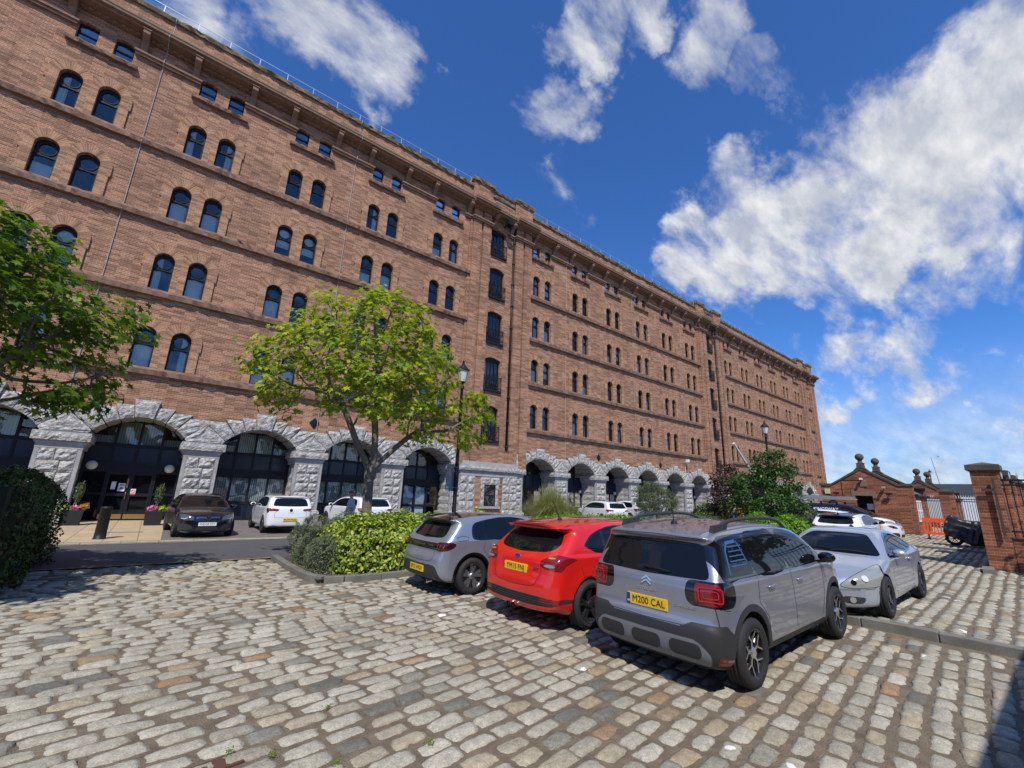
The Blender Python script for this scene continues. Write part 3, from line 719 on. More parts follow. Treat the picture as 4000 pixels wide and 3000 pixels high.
# window units: black frame with a round light over a tall light
def frame_mesh(wr=WR):
    mb = MB(); k = wr / .40; sp = WH - wr; y = .16
    cz = sp - .06; cr = .275 * k; tz = sp - .42
    up = [(-wr, tz), (wr, tz)] + [(wr * math.cos(a), sp + wr * math.sin(a)) for a in np.linspace(0, math.pi, 10)]
    circ = [(cr * math.cos(a), cz + cr * math.sin(a)) for a in np.linspace(0, 2 * math.pi, 20, endpoint=False)]
    ring_faces(mb, up, circ, (0, cz), y, inner_depth=.05)
    pane = seg_outline(0, .075, 2 * (wr - .075 * k), tz - .13, .07)
    ring_faces(mb, [(-wr, 0), (wr, 0), (wr, tz), (-wr, tz)], pane, (0, tz * .5), y, inner_depth=.05)
    # raised mouldings
    for rr, yy in ((cr + .03, y - .03),):
        prev = None
        for a in np.linspace(0, 2 * math.pi, 21):
            p = [(rr * math.cos(a), yy, cz + rr * math.sin(a)), ((cr) * math.cos(a), yy, cz + cr * math.sin(a)), (cr * math.cos(a), y, cz + cr * math.sin(a)), (rr * math.cos(a), y, cz + rr * math.sin(a))]
            if prev: mb.face([prev[0], p[0], p[1], prev[1]]); mb.face([prev[1], p[1], p[2], prev[2]]); mb.face([prev[3], p[3], p[0], prev[0]])
            prev = p
    mb.box(-wr, wr, y - .035, y, tz - .035, tz + .02)
    mb.box(-wr, -wr + .05 * k, y - .03, y, 0, tz - .035); mb.box(wr - .05 * k, wr, y - .03, y, 0, tz - .035); mb.box(-wr + .05 * k, wr - .05 * k, y - .03, y, 0, .05)
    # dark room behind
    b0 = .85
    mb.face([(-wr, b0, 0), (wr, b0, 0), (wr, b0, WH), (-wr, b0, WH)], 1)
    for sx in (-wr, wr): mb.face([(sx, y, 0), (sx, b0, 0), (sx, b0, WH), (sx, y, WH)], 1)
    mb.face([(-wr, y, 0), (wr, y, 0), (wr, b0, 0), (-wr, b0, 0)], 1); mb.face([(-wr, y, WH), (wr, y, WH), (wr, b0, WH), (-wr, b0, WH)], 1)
    me = mb.mesh('arched_window', [M_black, M_dark])
    g = MB(); g.f.append([g.vert((p[0], y + .03, p[1])) for p in circ]); g.m.append(0); g.f.append([g.vert((p[0], y + .03, p[1])) for p in pane]); g.m.append(0)
    return me, g.mesh('pane', [M_wingl])
FR, PANE = frame_mesh(); FR_E, PANE_E = frame_mesh(.27)
def curtain_mesh(x0, x1, z0, z1, seed, amp=.02):
    r = np.random.default_rng(seed); n = 16; mb = MB(); prev = None
    for i in range(n + 1):
        t = i / n; x = x0 + (x1 - x0) * t; y = .235 + amp * math.sin(t * 19 + seed) + r.normal(0, amp * .3)
        lean = r.normal(0, .01); p = [(x + lean, y, z0), (x, y, z1)]
        if prev: mb.face([prev[0], p[0], p[1], prev[1]])
        prev = p
    return mb.mesh('curtain', [M_curtain], smooth=True)
CUR = [curtain_mesh(-.36, -.05, .05, 1.95, 1), curtain_mesh(-.36, .36, .05, 1.25, 2, .015), curtain_mesh(.05, .36, .05, 1.95, 3), curtain_mesh(-.36, .36, .62, 1.95, 4, .006), curtain_mesh(-.38, .38, .05, .78, 6, .012)]
wr_ = np.random.default_rng(21)
# what hangs in some windows, read off the photograph: (slot, floor, side) -> curtain
SEEN = {(1, 3, -1): 0, (2, 3, -1): 0, (2, 3, 1): 2, (2, 2, -1): 1, (2, 2, 1): 1, (2, 1, -1): 0, (2, 1, 1): 1, (2, 0, -1): 1, (2, 0, 1): 2, (3, 2, -1): 3, (3, 2, 1): 3, (3, 1, -1): 1, (3, 0, 1): 1,
        (4, 3, -1): 2, (4, 2, -1): 4, (4, 2, 1): 1, (4, 3, 1): None, (5, 3, -1): 4, (5, 3, 1): 2, (5, 1, -1): 4, (5, 1, 1): 4, (5, 2, -1): None, (5, 2, 1): None, (1, 3, 1): None, (1, 2, -1): 4, (1, 2, 1): None, (3, 3, -1): None, (3, 3, 1): None}
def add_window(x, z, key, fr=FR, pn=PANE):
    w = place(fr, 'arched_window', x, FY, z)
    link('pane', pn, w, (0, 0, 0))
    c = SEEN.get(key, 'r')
    if c == 'r': c = int(wr_.integers(0, 5)) if wr_.random() < .8 else None
    if c is not None: link('curtain', CUR[c], w, (0, 0, 0))
for k in BAYS1 + BAYS2:
    for f_ in range(4):
        for s in (-1, 1):
            if k == 0 and f_ > 4: continue
            add_window(slot(k) + s * WOFF, SILL[f_], (k, f_, s))
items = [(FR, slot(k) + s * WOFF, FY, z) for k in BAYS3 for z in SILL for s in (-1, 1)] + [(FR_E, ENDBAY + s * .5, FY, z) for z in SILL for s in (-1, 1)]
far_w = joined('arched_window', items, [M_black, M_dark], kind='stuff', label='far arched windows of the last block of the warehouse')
joined('pane', [(PANE, slot(k) + s * WOFF, FY, z) for k in BAYS3 for z in SILL for s in (-1, 1)] + [(PANE_E, ENDBAY + s * .5, FY, z) for z in SILL for s in (-1, 1)], [M_wingl], parent=far_w, kind='stuff')

# small windows under the eaves
def attic_mesh(w=.74):
    mb = MB(); y = .20; o = seg_outline(0, 0, w, 1.15, .08)
    for z0, z1 in ((.05, .52), (.60, 1.06)): pass
    ring_faces(mb, [(-w / 2, 0), (w / 2, 0), (w / 2, .56), (-w / 2, .56)], [(-w / 2 + .06, .06), (w / 2 - .06, .06), (w / 2 - .06, .53), (-w / 2 + .06, .53)], (0, .3), y, inner_depth=.04)
    ring_faces(mb, [(-w / 2, .56), (w / 2, .56)] + o[2:], [(-w / 2 + .06, .61), (w / 2 - .06, .61), (w / 2 - .06, 1.0), (-w / 2 + .06, 1.0)], (0, .8), y, inner_depth=.04)
    mb.box(-w / 2, w / 2, y - .03, y, .54, .60)
    b0 = .7
    mb.face([(-w / 2, b0, 0), (w / 2, b0, 0), (w / 2, b0, 1.15), (-w / 2, b0, 1.15)], 1)
    for sx in (-w / 2, w / 2): mb.face([(sx, y, 0), (sx, b0, 0), (sx, b0, 1.15), (sx, y, 1.15)], 1)
    g = MB()
    for z0, z1 in ((.06, .53), (.61, 1.0)): g.face([(-w / 2 + .06, y + .02, z0), (w / 2 - .06, y + .02, z0), (w / 2 - .06, y + .02, z1), (-w / 2 + .06, y + .02, z1)])
    return mb.mesh('attic_window', [M_black, M_dark]), g.mesh('pane', [M_wingl])
AT, ATP = attic_mesh(); AT_E, ATP_E = attic_mesh(.5)
for k in BAYS1 + BAYS2 + BAYS3 + ['e']:
    for s in (-1, 1):
        x = ENDBAY + s * .5 if k == 'e' else slot(k) + s * WOFF
        w = place(AT_E if k == 'e' else AT, 'attic_window', x, FY, 22.1); link('pane', ATP_E if k == 'e' else ATP, w, (0, 0, 0))

# rough sandstone string courses, sills and ledges
def rough_bar(x0, x1, y0, y1, z0, z1, st=.16, amp=.022, seed=0, m=0, joints=1.35):
    """stone bar whose front and top edges are uneven"""
    r = np.random.default_rng(seed + int(x0 * 13 + z0 * 7) % 9973); mb = wmb(); n = max(2, int((x1 - x0) / st)); xs = np.linspace(x0, x1, n + 1)
    prev = None
    for i, x in enumerate(xs):
        e = 0 if i in (0, n) else 1
        jt = abs((x / joints) % 1) < (st / joints) * .5
        d = r.normal(0, amp, 4) * e + (.012 if jt and e else 0)
        p = [(x, y1, z1), (x, y0 + .03 + d[0], z1 - .01), (x, y0 + d[1], z1 - (z1 - z0) * .35 + d[2] * .5), (x, y0 + .035 + d[3], z0), (x, y1, z0)]
        if prev:
            for a in range(4): mb.face([prev[a], p[a], p[a + 1], prev[a + 1]], m)
        else: mb.face(p[::-1], m)
        prev = p
    mb.face(prev, m)
    return mb
XS = [(-18, slot(6) - 2.68), (slot(7) - 2.10, slot(12) + 2.2), (slot(14) - 2.15, slot(19) + 1.9), (ENDBAY - 1.05, ENDBAY + 1.1)]
for z in SILL:
    for a, b in XS: wbuild(rough_bar(a, b, FY - .24, FY + .02, z - .34, z), 'string_course', [M_sand])
for k in BAYS1 + BAYS2 + BAYS3: wbuild(rough_bar(slot(k) - 1.30, slot(k) + 1.30, FY - .23, FY + .02, 21.86, 22.08), 'window_sill', [M_sand])
wbuild(rough_bar(ENDBAY - .9, ENDBAY + .9, FY - .17, FY + .02, 21.86, 22.08), 'window_sill', [M_sand])
def ledge(x0, x1, yy=0.0):
    mb = wmb(); mb.box(x0, x1, FY - .22 - yy, FY + .01, 22.94, 23.05); mb.box(x0 + .05, x1 - .05, FY - .15 - yy, FY + .01, 22.80, 22.94); return mb
BR = MB(); BR.prism([(-.02, 0), (-.14, .02), (-.15, .16), (-.28, .42), (-.58, .66), (-.66, .72), (-.66, .93), (-.02, .93)], -.14, .14, plane='yz')
BR.box(-.17, .17, -.70, 0, .93, .99)
BRM = BR.mesh('cornice_bracket', [M_sand])
def bracket(x, yy=0.0): place(BRM, 'cornice_bracket', x, FY - yy, 23.05)
mids = [(slot(k) + slot(k + 1)) / 2 for k in (0, 1, 2, 3, 4, 7, 8, 9, 10, 11, 14, 15, 16, 17, 18)]
for m_ in mids:
    wbuild(ledge(m_ - 1.42, m_ + 1.42), 'ledge', [M_sand])
    for s in (-1, 1): bracket(m_ + s * 1.09)
# pilasters of the towers, with a narrow slot each
tz = 3.3
PIL = []
for k in TOW:
    c = slot(k); PIL += [(c - 2.68, c - 1.00), (c + 1.66, c + 3.36)]
PIL += [(83.9, 85.9), (88.4, 90.25)]
for (a, b) in PIL:
    mb = wmb(); w = b - a; yy = FY - .28; e = a + w * .24
    mb.box(a, e + w * .2, yy, FY + .01, tz if b < 80 else -.5, 24.0); mb.box(e + w * .2, e + w * .32, yy + .16, FY + .01, 22.3, 24.0); mb.box(e + w * .2, e + w * .32, yy + .2, FY + .01, tz if b < 80 else -.5, 22.3)
    mb.box(e + w * .32, b, yy, FY + .01, tz if b < 80 else -.5, 24.0)
    mb.box(a - .18, a, FY - .10, FY + .01, tz if b < 80 else -.5, 22.8); mb.box(b, b + .18, FY - .10, FY + .01, tz if b < 80 else -.5, 22.8)
    wbuild(mb, 'pilaster', [M_brick])
    wbuild(ledge(a - .16, b + .16, .28), 'ledge', [M_sand])
    bracket(a - .42); bracket(b + .42)
    wbuild(ledge(a - .75, a - .165), 'ledge', [M_sand]); wbuild(ledge(b + .165, b + .75), 'ledge', [M_sand])
# cornice with its mossy top, breaking forward over the pilasters
def cornice_seg(x0, x1, d):
    mb = wmb(); P = [(-.02, 23.80), (-.14 - d, 23.80), (-.17 - d, 23.95), (-.60 - d, 24.02), (-.62 - d, 24.13), (-.78 - d, 24.16), (-.80 - d, 24.34), (-.02, 24.44)]
    mb.prism([(FY + a, b) for a, b in P], x0, x1, plane='yz')
    for x in np.arange(x0 + .12, x1 - .1, .30): mb.box(x, x + .15, FY - .24 - d, FY - .13 - d, 23.82, 23.93)
    mb.prism([(FY - .815 - d, 24.30), (FY - .02, 24.448), (FY - .02, 24.52), (FY - .815 - d, 24.375)], x0 - .002, x1 + .002, m=1, plane='yz')
    return mb
cuts = [-18]; 
for a, b in PIL: cuts += [a - .35, b + .35]
cuts += [UEND + .75]; cuts[-2] = UEND + .75
for i, (a, b) in enumerate(zip(cuts[:-1], cuts[1:])):
    if b - a < .1: continue
    wbuild(cornice_seg(a, b, .28 if i % 2 else 0), 'cornice', [M_sand, M_sand_moss])
mb = wmb(); mb.prism([(UEND, 23.8), (UEND + .75, 24.1), (UEND + .75, 24.4), (UEND, 24.44)], FY, FY + 22); wbuild(mb, 'cornice', [M_sand])
# parapet with rough coping
mb = wmb(); mb.box(-18, UEND, FY + .02, FY + .42, 24.40, 25.78); wbuild(mb, 'parapet', [M_brick])
segs = []
pb = []
for a, b in PIL:
    if b < 87: pb.append((a - .1, b + .1))
    else: pb.append((a, b + .12))
xs_ = [-18] + [t for p in pb for t in p] + [UEND]
for a, b in zip(xs_[0::2], xs_[1::2]):
    if b - a > .3 and not (a > 80 and b > UEND - .01): wbuild(rough_bar(a, b, FY - .14, FY + .55, 25.78, 26.06, st=.22, amp=.035), 'coping', [M_sand_moss])
for a, b in pb:
    mb = wmb(); mb.box(a, b, FY - .16, FY + .75, 24.44, 26.38); mb.box(a - .06, b + .06, FY - .22, FY + .81, 26.30, 26.385); wbuild(mb, 'parapet_block', [M_brick])
    wbuild(rough_bar(a - .14, b + .14, FY - .32, FY + .9, 26.386, 26.74, st=.2, amp=.04), 'coping', [M_sand_moss])
for a, b in ((pb[0][1], pb[1][0]), (pb[2][1], pb[3][0]), (pb[4][1], pb[5][0])):
    mb = wmb(); mb.box(a, b, FY - .03, FY + .5, 24.44, 26.28); mb.box(a + .3, b - .3, FY - .055, FY - .03, 25.5, 25.62); mb.box(a + .3, b - .3, FY - .055, FY - .03, 25.05, 25.17)
    wbuild(mb, 'parapet_block', [M_brick]); wbuild(rough_bar(a, b, FY - .16, FY + .6, 26.28, 26.50, st=.2, amp=.03), 'coping', [M_sand_moss])
# thin safety rail on the parapet
M_rail = mat('galvanised_rail', (.52, .58, .64), .4, metal=.5)
for a, b in [(-18, pb[0][0]), (pb[1][1], pb[2][0]), (pb[3][1], pb[4][0])]:
    mb = wmb(); n = int((b - a) / 1.51)
    for i in range(n + 1): mb.box(b - .3 - i * 1.51 - .018, b - .3 - i * 1.51 + .018, FY - .06, FY - .02, 26.02, 26.52)
    mb.box(a, b, FY - .055, FY - .03, 26.50, 26.525); wbuild(mb, 'roof_rail', [M_rail])

# ---- loading doors with balconies in the towers
def loading_door(c, z, h):
    w = 1.50; y = FY + .22
    mb = wmb(); o = seg_outline(c, z, w, h, .22)
    mb.f.append([mb.vert((p[0], y + .06, p[1])) for p in o]); mb.m.append(1)
    ring_faces(mb, o, [(c - w / 2 + .07, z + .07), (c + w / 2 - .07, z + .07), (c + w / 2 - .07, z + h - .36), (c - w / 2 + .07, z + h - .36)], (c, z + h * .45), y - .01, 0, inner_depth=.06)
    for t in (-.34, 0, .34): mb.box(c + t - .03, c + t + .03, y - .02, y + .05, z + .06, z + h - .3)
    d = wbuild(mb, 'loading_door', [M_black, M_dark])
    g = wmb()
    for a, b in ((-.66, -.37), (-.31, -.03), (.03, .31), (.37, .66)): g.face([(c + a, y + .03, z + .1), (c + b, y + .03, z + .1), (c + b, y + .03, z + h - .36), (c + a, y + .03, z + h - .36)])
    g = g.build('pane', [M_wingl], d); 
    b = wmb(); yb = FY - .12
    b.box(c - .85, c + .85, yb - .02, FY + .1, z - .16, z)
    for zz in (z + .12, z + .98): b.box(c - .80, c + .80, yb - .03, yb + .01, zz, zz + .045)
    for x in np.arange(-.78, .79, .12): b.box(c + x - .012, c + x + .012, yb - .022, yb + .002, z, z + 1.0)
    for x in (-.3, .3): b.tube([(c + x + .09 * math.cos(a), yb - .03, z + .55 + .16 * math.sin(a)) for a in np.linspace(0, 6.28, 12)], .012, 4, cap=False)
    for sx in (-.80, .80): b.box(c + sx - .02, c + sx + .02, yb, FY + .1, z + .98, z + 1.02); b.box(c + sx - .02, c + sx + .02, yb - .03, yb + .01, z, z + 1.1)
    b.build('balcony', [M_iron], d)
for k in TOW:
    for q, z in enumerate(DOOR_Z): loading_door(slot(k) - .05, z, 2.55 if q < 4 else 2.35)
    c = slot(k)
    mb = wmb(); mb.tube([(c + 1.53, FY - .10, 5.0), (c + 1.53, FY - .10, 23.7)], .095, 8); 
    for z in np.arange(5.2, 23, 1.9): mb.tube([(c + 1.53, FY - .10, z), (c + 1.53, FY - .10, z + .14)], .125, 8)
    wbuild(mb, 'downpipe', [M_iron], smooth=True)
    mb = wmb(); mb.tube([(c - .93, FY - .05, 3.8), (c - .93, FY - .05, 23.6)], .035, 6); wbuild(mb, 'cable', [M_iron])
    mb = wmb(); mb.box(c + .25, c + .75, FY - .95, FY - .45, 23.35, 23.75); mb.box(c + .46, c + .54, FY - .5, FY, 23.5, 23.56); wbuild(mb, 'floodlight', [M_iron])
# lightning conductors
for x in (slot(1) + 2.2, slot(3) + 2.6, slot(7) + 3.0, slot(9) + 3.2, slot(11) + 2.9, slot(14) + 3.2, slot(16) + 2.4):
    mb = wmb()
    pts = [(x, FY - .05, 3.9), (x, FY - .05, 6.6), (x, FY - .2, 6.7)]
    for z in SILL: pts += [(x, FY - .20, z + .03), (x, FY - .04, z + .1), (x, FY - .04, z + 3.4), (x, FY - .21, z + 3.5)]
    pts = pts[:-1] + [(x, FY - .04, 22.7), (x, FY - .26, 22.9), (x, FY - .26, 23.1), (x, FY - .06, 23.2), (x, FY - .1, 23.8), (x, FY - .83, 24.1), (x, FY - .83, 24.4), (x, FY + .01, 24.6), (x, FY + .01, 25.7), (x, FY - .17, 25.8), (x, FY - .17, 26.08), (x, FY, 26.12)]
    mb.tube(pts, .017, 5); wbuild(mb, 'lightning_conductor', [M_lead])

# ------------------------------------------------------------------ the stone arcade
def rock_block(mb, x0, x1, y0, y1, z0, z1, amp=.026, st=.14, sides='fLR', seed=0, m=0):
    r = np.random.default_rng(seed); 
    def grid(f, na, nb):
        ids = [[mb.vert(f(a / na, b / nb, 0 if a in (0, na) or b in (0, nb) else 1)) for b in range(nb + 1)] for a in range(na + 1)]
        for a in range(na):
            for b in range(nb): mb.f.append([ids[a][b], ids[a + 1][b], ids[a + 1][b + 1], ids[a][b + 1]]); mb.m.append(m)
    nx = max(2, int((x1 - x0) / st)); nz = max(2, int((z1 - z0) / st)); ny = max(2, int((y1 - y0) / (st * 2)))
    amp *= .8; bulge = amp * 2.2
    if 'f' in sides: grid(lambda a, b, e: (x0 + (x1 - x0) * a, y0 - e * (bulge + r.normal(0, amp)), z0 + (z1 - z0) * b), nx, nz)
    if 'R' in sides: grid(lambda a, b, e: (x1 + e * (bulge * .7 + r.normal(0, amp * .7)), y0 + (y1 - y0) * a, z0 + (z1 - z0) * b), ny, nz)
    if 'L' in sides: grid(lambda a, b, e: (x0 - e * (bulge * .7 + r.normal(0, amp * .7)), y1 + (y0 - y1) * a, z0 + (z1 - z0) * b), ny, nz)
    mb.face([(x0, y0, z1), (x1, y0, z1), (x1, y1, z1), (x0, y1, z1)], m)
PD = 1.55            # depth of the piers behind the face
def pier_mesh(seed, zb=0.0):
    mb = MB(); w = .71; y0 = -.22
    # plinth
    rock_block(mb, -w - .12, w + .12, y0 - .10, PD, -1.0, .52, .03, .16, seed=seed); mb.face([(-w - .12, y0 - .10, .52), (w + .12, y0 - .10, .52), (w + .02, y0, .64), (-w - .02, y0, .64)], 1)
    mb.box(-w - .10, w + .10, y0 - .08, PD, .50, .60, 1)
    zs = np.linspace(.60, 3.02, 6); q = 0
    for i in range(5):
        z0, z1 = zs[i] + .012, zs[i + 1] - .012; s = (-.08, .12)[i % 2] + (0.18 if i == 2 else 0)
        rock_block(mb, -w + .15, s - .012, y0, y0 + .3, z0, z1, .034, .10, 'f', seed * 31 + i); rock_block(mb, s + .012, w - .15, y0, y0 + .3, z0, z1, .034, .10, 'f', seed * 37 + i)
        rock_block(mb, -w + .1, w - .1, y0 + .14, PD, z0, z1, .03, .16, 'LR', seed * 41 + i)
        mb.box(-w, -w + .14, y0 + .015, y0 + .16, z0 - .012, z1 + .012, 1); mb.box(w - .14, w, y0 + .015, y0 + .16, z0 - .012, z1 + .012, 1)
        mb.box(-w + .1, w - .1, y0 + .05, PD, z0 - .02, z1 + .02, 1)
    mb.box(-w - .01, w + .01, y0, PD, 3.02, 3.18, 1)
    mb.prism([(-w - .01, 3.18), (w + .01, 3.18), (w + .12, 3.34), (-w - .12, 3.34)], y0 - .04, PD, 1)
    rock_block(mb, -w - .18, w + .18, y0 - .16, PD, 3.34, 3.66, .018, .12, 'fLR', seed * 7, m=0); mb.box(-w - .17, w + .17, y0 - .15, PD, 3.35, 3.70, 1)
    return mb.mesh('stone_pier', [M_granite, M_granite_s])
def arch_mesh(seed):
    """keystone, three stepped voussoirs a side, rough soffit; skewbacks belong to the piers' blocks above the cap"""
    mb = MB(); r = np.random.default_rng(seed); y0 = -.20
    tz = lambda x: AC + math.sqrt(max(0, AR * AR - x * x))
    def vous(a0, a1, ztop, yf, amp, sd):
        # front polygon: intrados pair up to stepped flat top
        p0 = (AR * math.sin(a0), AC + AR * math.cos(a0)); p1 = (AR * math.sin(a1), AC + AR * math.cos(a1))
        def up(a): k = (ztop - AC) / math.cos(a); return (k * math.sin(a), ztop)
        q0, q1 = up(a0), up(a1); N_ = 5; ids = []
        rr = np.random.default_rng(sd)
        for i in range(N_ + 1):
            row = []
            for j in range(N_ + 1):
                s, t = i / N_, j / N_
                bx = p0[0] * (1 - s) + p1[0] * s; bz = tz(bx); ux = q0[0] * (1 - s) + q1[0] * s; uz = ztop
                e = 0 if i in (0, N_) or j in (0, N_) else 1
                row.append(mb.vert((bx * (1 - t) + ux * t, yf - e * (amp * 1.3 + rr.normal(0, amp * .5)), bz * (1 - t) + uz * t)))
            ids.append(row)
        for i in range(N_):
            for j in range(N_): mb.f.append([ids[i][j], ids[i + 1][j], ids[i + 1][j + 1], ids[i][j + 1]]); mb.m.append(0)
        for A, B in ((ids[0][0], ids[0][-1]), (ids[-1][0], ids[-1][-1])):
            a, b = mb.v[A], mb.v[B]; mb.face([a, b, (b[0], .05, b[2]), (a[0], .05, a[2])], 0)
        a, b = mb.v[ids[0][-1]], mb.v[ids[-1][-1]]; mb.face([a, b, (b[0], .05, b[2]), (a[0], .05, a[2])], 0)
        a, b = mb.v[ids[0][0]], mb.v[ids[-1][0]]; mb.face([a, b, (b[0], PD, b[2]), (a[0], PD, a[2])], 0)
    k = .155; A = [(-k, k, 5.42, y0 - .10)]
    st = (A0 - k) / 3.35
    for i, zt in enumerate((5.13, 4.96, 4.80)):
        a = k + st * i; b = k + st * (i + 1); A += [(a + .009, b - .009, zt, y0 - .02 * (i % 2)), (-b + .009, -a - .009, zt, y0 - .02 * (i % 2))]
    for q, (a0, a1, zt, yf) in enumerate(A): vous(a0, a1, zt, yf, .035, seed * 50 + q)
    return mb.mesh('stone_arch', [M_granite, M_granite_s])
def skew_mesh(seed):
    mb = MB(); r = np.random.default_rng(seed); y0 = -.20; N_ = 8; x_b = PITCH_U / 2 - ARCH_A
    a = .155 + (A0 - .155) / 3.35 * 3; xi = PITCH_U / 2 - AR * math.sin(a); zi = AC + AR * math.cos(a)
    k = (4.70 - AC) / math.cos(a); xt = PITCH_U / 2 - k * math.sin(a)
    L = [(-x_b, 3.71), (-xi, zi), (-xt, 4.70)]
    def left(t):
        return np.interp(t, (0, .45, 1), (-x_b, -xi, -xt)), np.interp(t, (0, .45, 1), (3.71, zi, 4.70))
    ids = []
    for j in range(N_ + 1):
        lx, lz = left(j / N_); row = []
        for i in range(N_ + 1):
            e = 0 if i in (0, N_) or j in (0, N_) else 1; row.append(mb.vert((lx + (-2 * lx) * i / N_, y0 - e * (.055 + r.normal(0, .018)), lz)))
        ids.append(row)
    for j in range(N_):
        for i in range(N_): mb.f.append([ids[j][i], ids[j][i + 1], ids[j + 1][i + 1], ids[j + 1][i]]); mb.m.append(0)
    for i in (0, N_):
        for j in range(N_):
            p, q = mb.v[ids[j][i]], mb.v[ids[j + 1][i]]; dp = PD if j < N_ * .45 else .05
            mb.face([p, q, (q[0], dp, q[2]), (p[0], dp, p[2])], 0)
    p, q = mb.v[ids[N_][0]], mb.v[ids[N_][N_]]; mb.face([p, q, (q[0], .05, q[2]), (p[0], .05, p[2])], 0)
    return mb.mesh('springer_stone', [M_granite, M_granite_s])
PM = [pier_mesh(s) for s in (1, 2, 3)]; AM = [arch_mesh(s) for s in (1, 2, 3)]; SM = [skew_mesh(s) for s in (1, 2)]
n_ = 0
for grp in (BAYS1, BAYS2, BAYS3):
    for k in grp: place(AM[n_ % 3], 'stone_arch', slot(k), FY, 0); n_ += 1
    for k in range(grp[0] - 1, grp[-1] + 1):
        x = slot(k) + PITCH_U / 2; place(PM[n_ % 3], 'stone_pier', x, FY, 0); place(SM[n_ % 2], 'springer_stone', x, FY, 0); n_ += 1
# stone base of the towers
for k in TOW:
    c = slot(k); xl, xr = slot(k) - PITCH_U / 2 - .1, slot(k) + PITCH_U / 2 + .75
    mb = wmb(); y = FY - .35; xl = c - 2.5; xr = c + 2.5
    mb.box(xl, xr, y, FY + .3, 3.0, 3.36, 1); rock_block(mb, xl - .1, xr + .1, y - .14, FY + .3, 3.38, 3.68, .015, .2, 'fLR', k); mb.box(xl - .09, xr + .09, y - .13, FY + .3, 3.37, 3.74, 1)
    mb.prism([(xl + .1, 3.74), (xr - .1, 3.74), (xr - .15, 4.0), (xl + .15, 4.0)], FY - .30, FY, 1)
    for i in range(6):
        z0 = -.4 + .575 * i; z1 = z0 + .555
        for xa, xb in ((xl, xl + .62), (xl + .64, xl + 1.25), (xr - 1.35, xr - .70), (xr - .68, xr)):
            rock_block(mb, xa + .01, xb - .01, y + .03, FY + .3, z0, z1, .03, .12, 'f', int(k * 100 + i * 10 + xa))
    mb.box(xl + .01, xr - .01, y + .06, FY + .28, -.5, 3.0, 1)
    wx0, wx1 = c - .47, c + .50
    for xa, xb, z0, z1 in ((wx0 - .30, wx0 - .02, 1.0, 1.5), (wx0 - .22, wx0 - .02, 1.52, 2.1), (wx1 + .02, wx1 + .30, 1.0, 1.5), (wx1 + .02, wx1 + .22, 1.52, 2.1), (wx0 - .34, c, 2.45, 2.95), (c + .02, wx1 + .34, 2.45, 2.95), (wx0 - .30, wx0 - .02, 2.12, 2.45), (wx1 + .02, wx1 + .30, 2.12, 2.45)):
        rock_block(mb, xa, xb, y - .03, y + .2, z0, z1, .02, .12, 'fLR', int(xa * 9 + z0 * 50))
    mb.box(wx0 - .4, wx1 + .4, y - .10, y + .1, .82, .98, 1)
    wbuild(mb, 'stone_base', [M_granite, M_granite_s])
    mb = wmb(); mb.box(xl + 1.27, xr - 1.37, y + .045, y + .1, -.4, 3.0); wbuild(mb, 'brick_panel', [M_brick])
    mb = wmb(); mb.box(wx0 + .0, wx1, y + .02, y + .06, .98, 2.45, 1)
    for a in (wx0, wx1 - .07): mb.box(a, a + .07, y - .0, y + .03, .98, 2.45)
    mb.box(wx0, wx1, y - .0, y + .03, .98, 1.05); mb.box(wx0, wx1, y - .0, y + .03, 1.68, 1.74); mb.box(wx0, wx1, y - .0, y + .03, 2.38, 2.45)
    w = wbuild(mb, 'ground_window', [M_black, M_dark]); g = wmb(); g.face([(wx0 + .07, y + .012, 1.05), (wx1 - .07, y + .012, 1.05), (wx1 - .07, y + .012, 2.38), (wx0 + .07, y + .012, 2.38)]); g.build('pane', [M_wingl], w)
# round window beside the second tower
mb = wmb(); cx, cz = slot(13) + .2, 4.45
for a0_, a1_ in zip(np.linspace(0, 2 * math.pi, 25)[:-1], np.linspace(0, 2 * math.pi, 25)[1:]):
    p = lambda r_, a, y: (cx + r_ * math.cos(a), y, cz + r_ * math.sin(a))
    mb.face([p(.36, a0_, FY - .06), p(.66, a0_, FY - .06), p(.66, a1_, FY - .06), p(.36, a1_, FY - .06)]); mb.face([p(.66, a0_, FY - .06), p(.66, a0_, FY), p(.66, a1_, FY), p(.66, a1_, FY - .06)]); mb.face([p(.36, a0_, FY - .06), p(.36, a1_, FY - .06), p(.36, a1_, FY - .02), p(.36, a0_, FY - .02)])
mb.f.append([mb.vert((cx + .36 * math.cos(a), FY - .02, cz + .36 * math.sin(a))) for a in np.linspace(0, 2 * math.pi, 24, endpoint=False)]); mb.m.append(1)
wbuild(mb, 'round_window', [M_brick_arch, M_wingl])
# iron tie plates
for x in (slot(1) + 2.43, slot(3) + 2.43, slot(8) + 2.43, slot(10) + 2.43):
    mb = wmb(); s = .27; mb.prism([(x - s, 5.33), (x, 5.33 - s * 1.1), (x + s, 5.33), (x, 5.33 + s * 1.1)], FY - .05, FY - .001); mb.prism([(x - .14, 5.33), (x, 5.18), (x + .14, 5.33), (x, 5.48)], FY - .08, FY - .05); wbuild(mb, 'tie_plate', [M_iron])

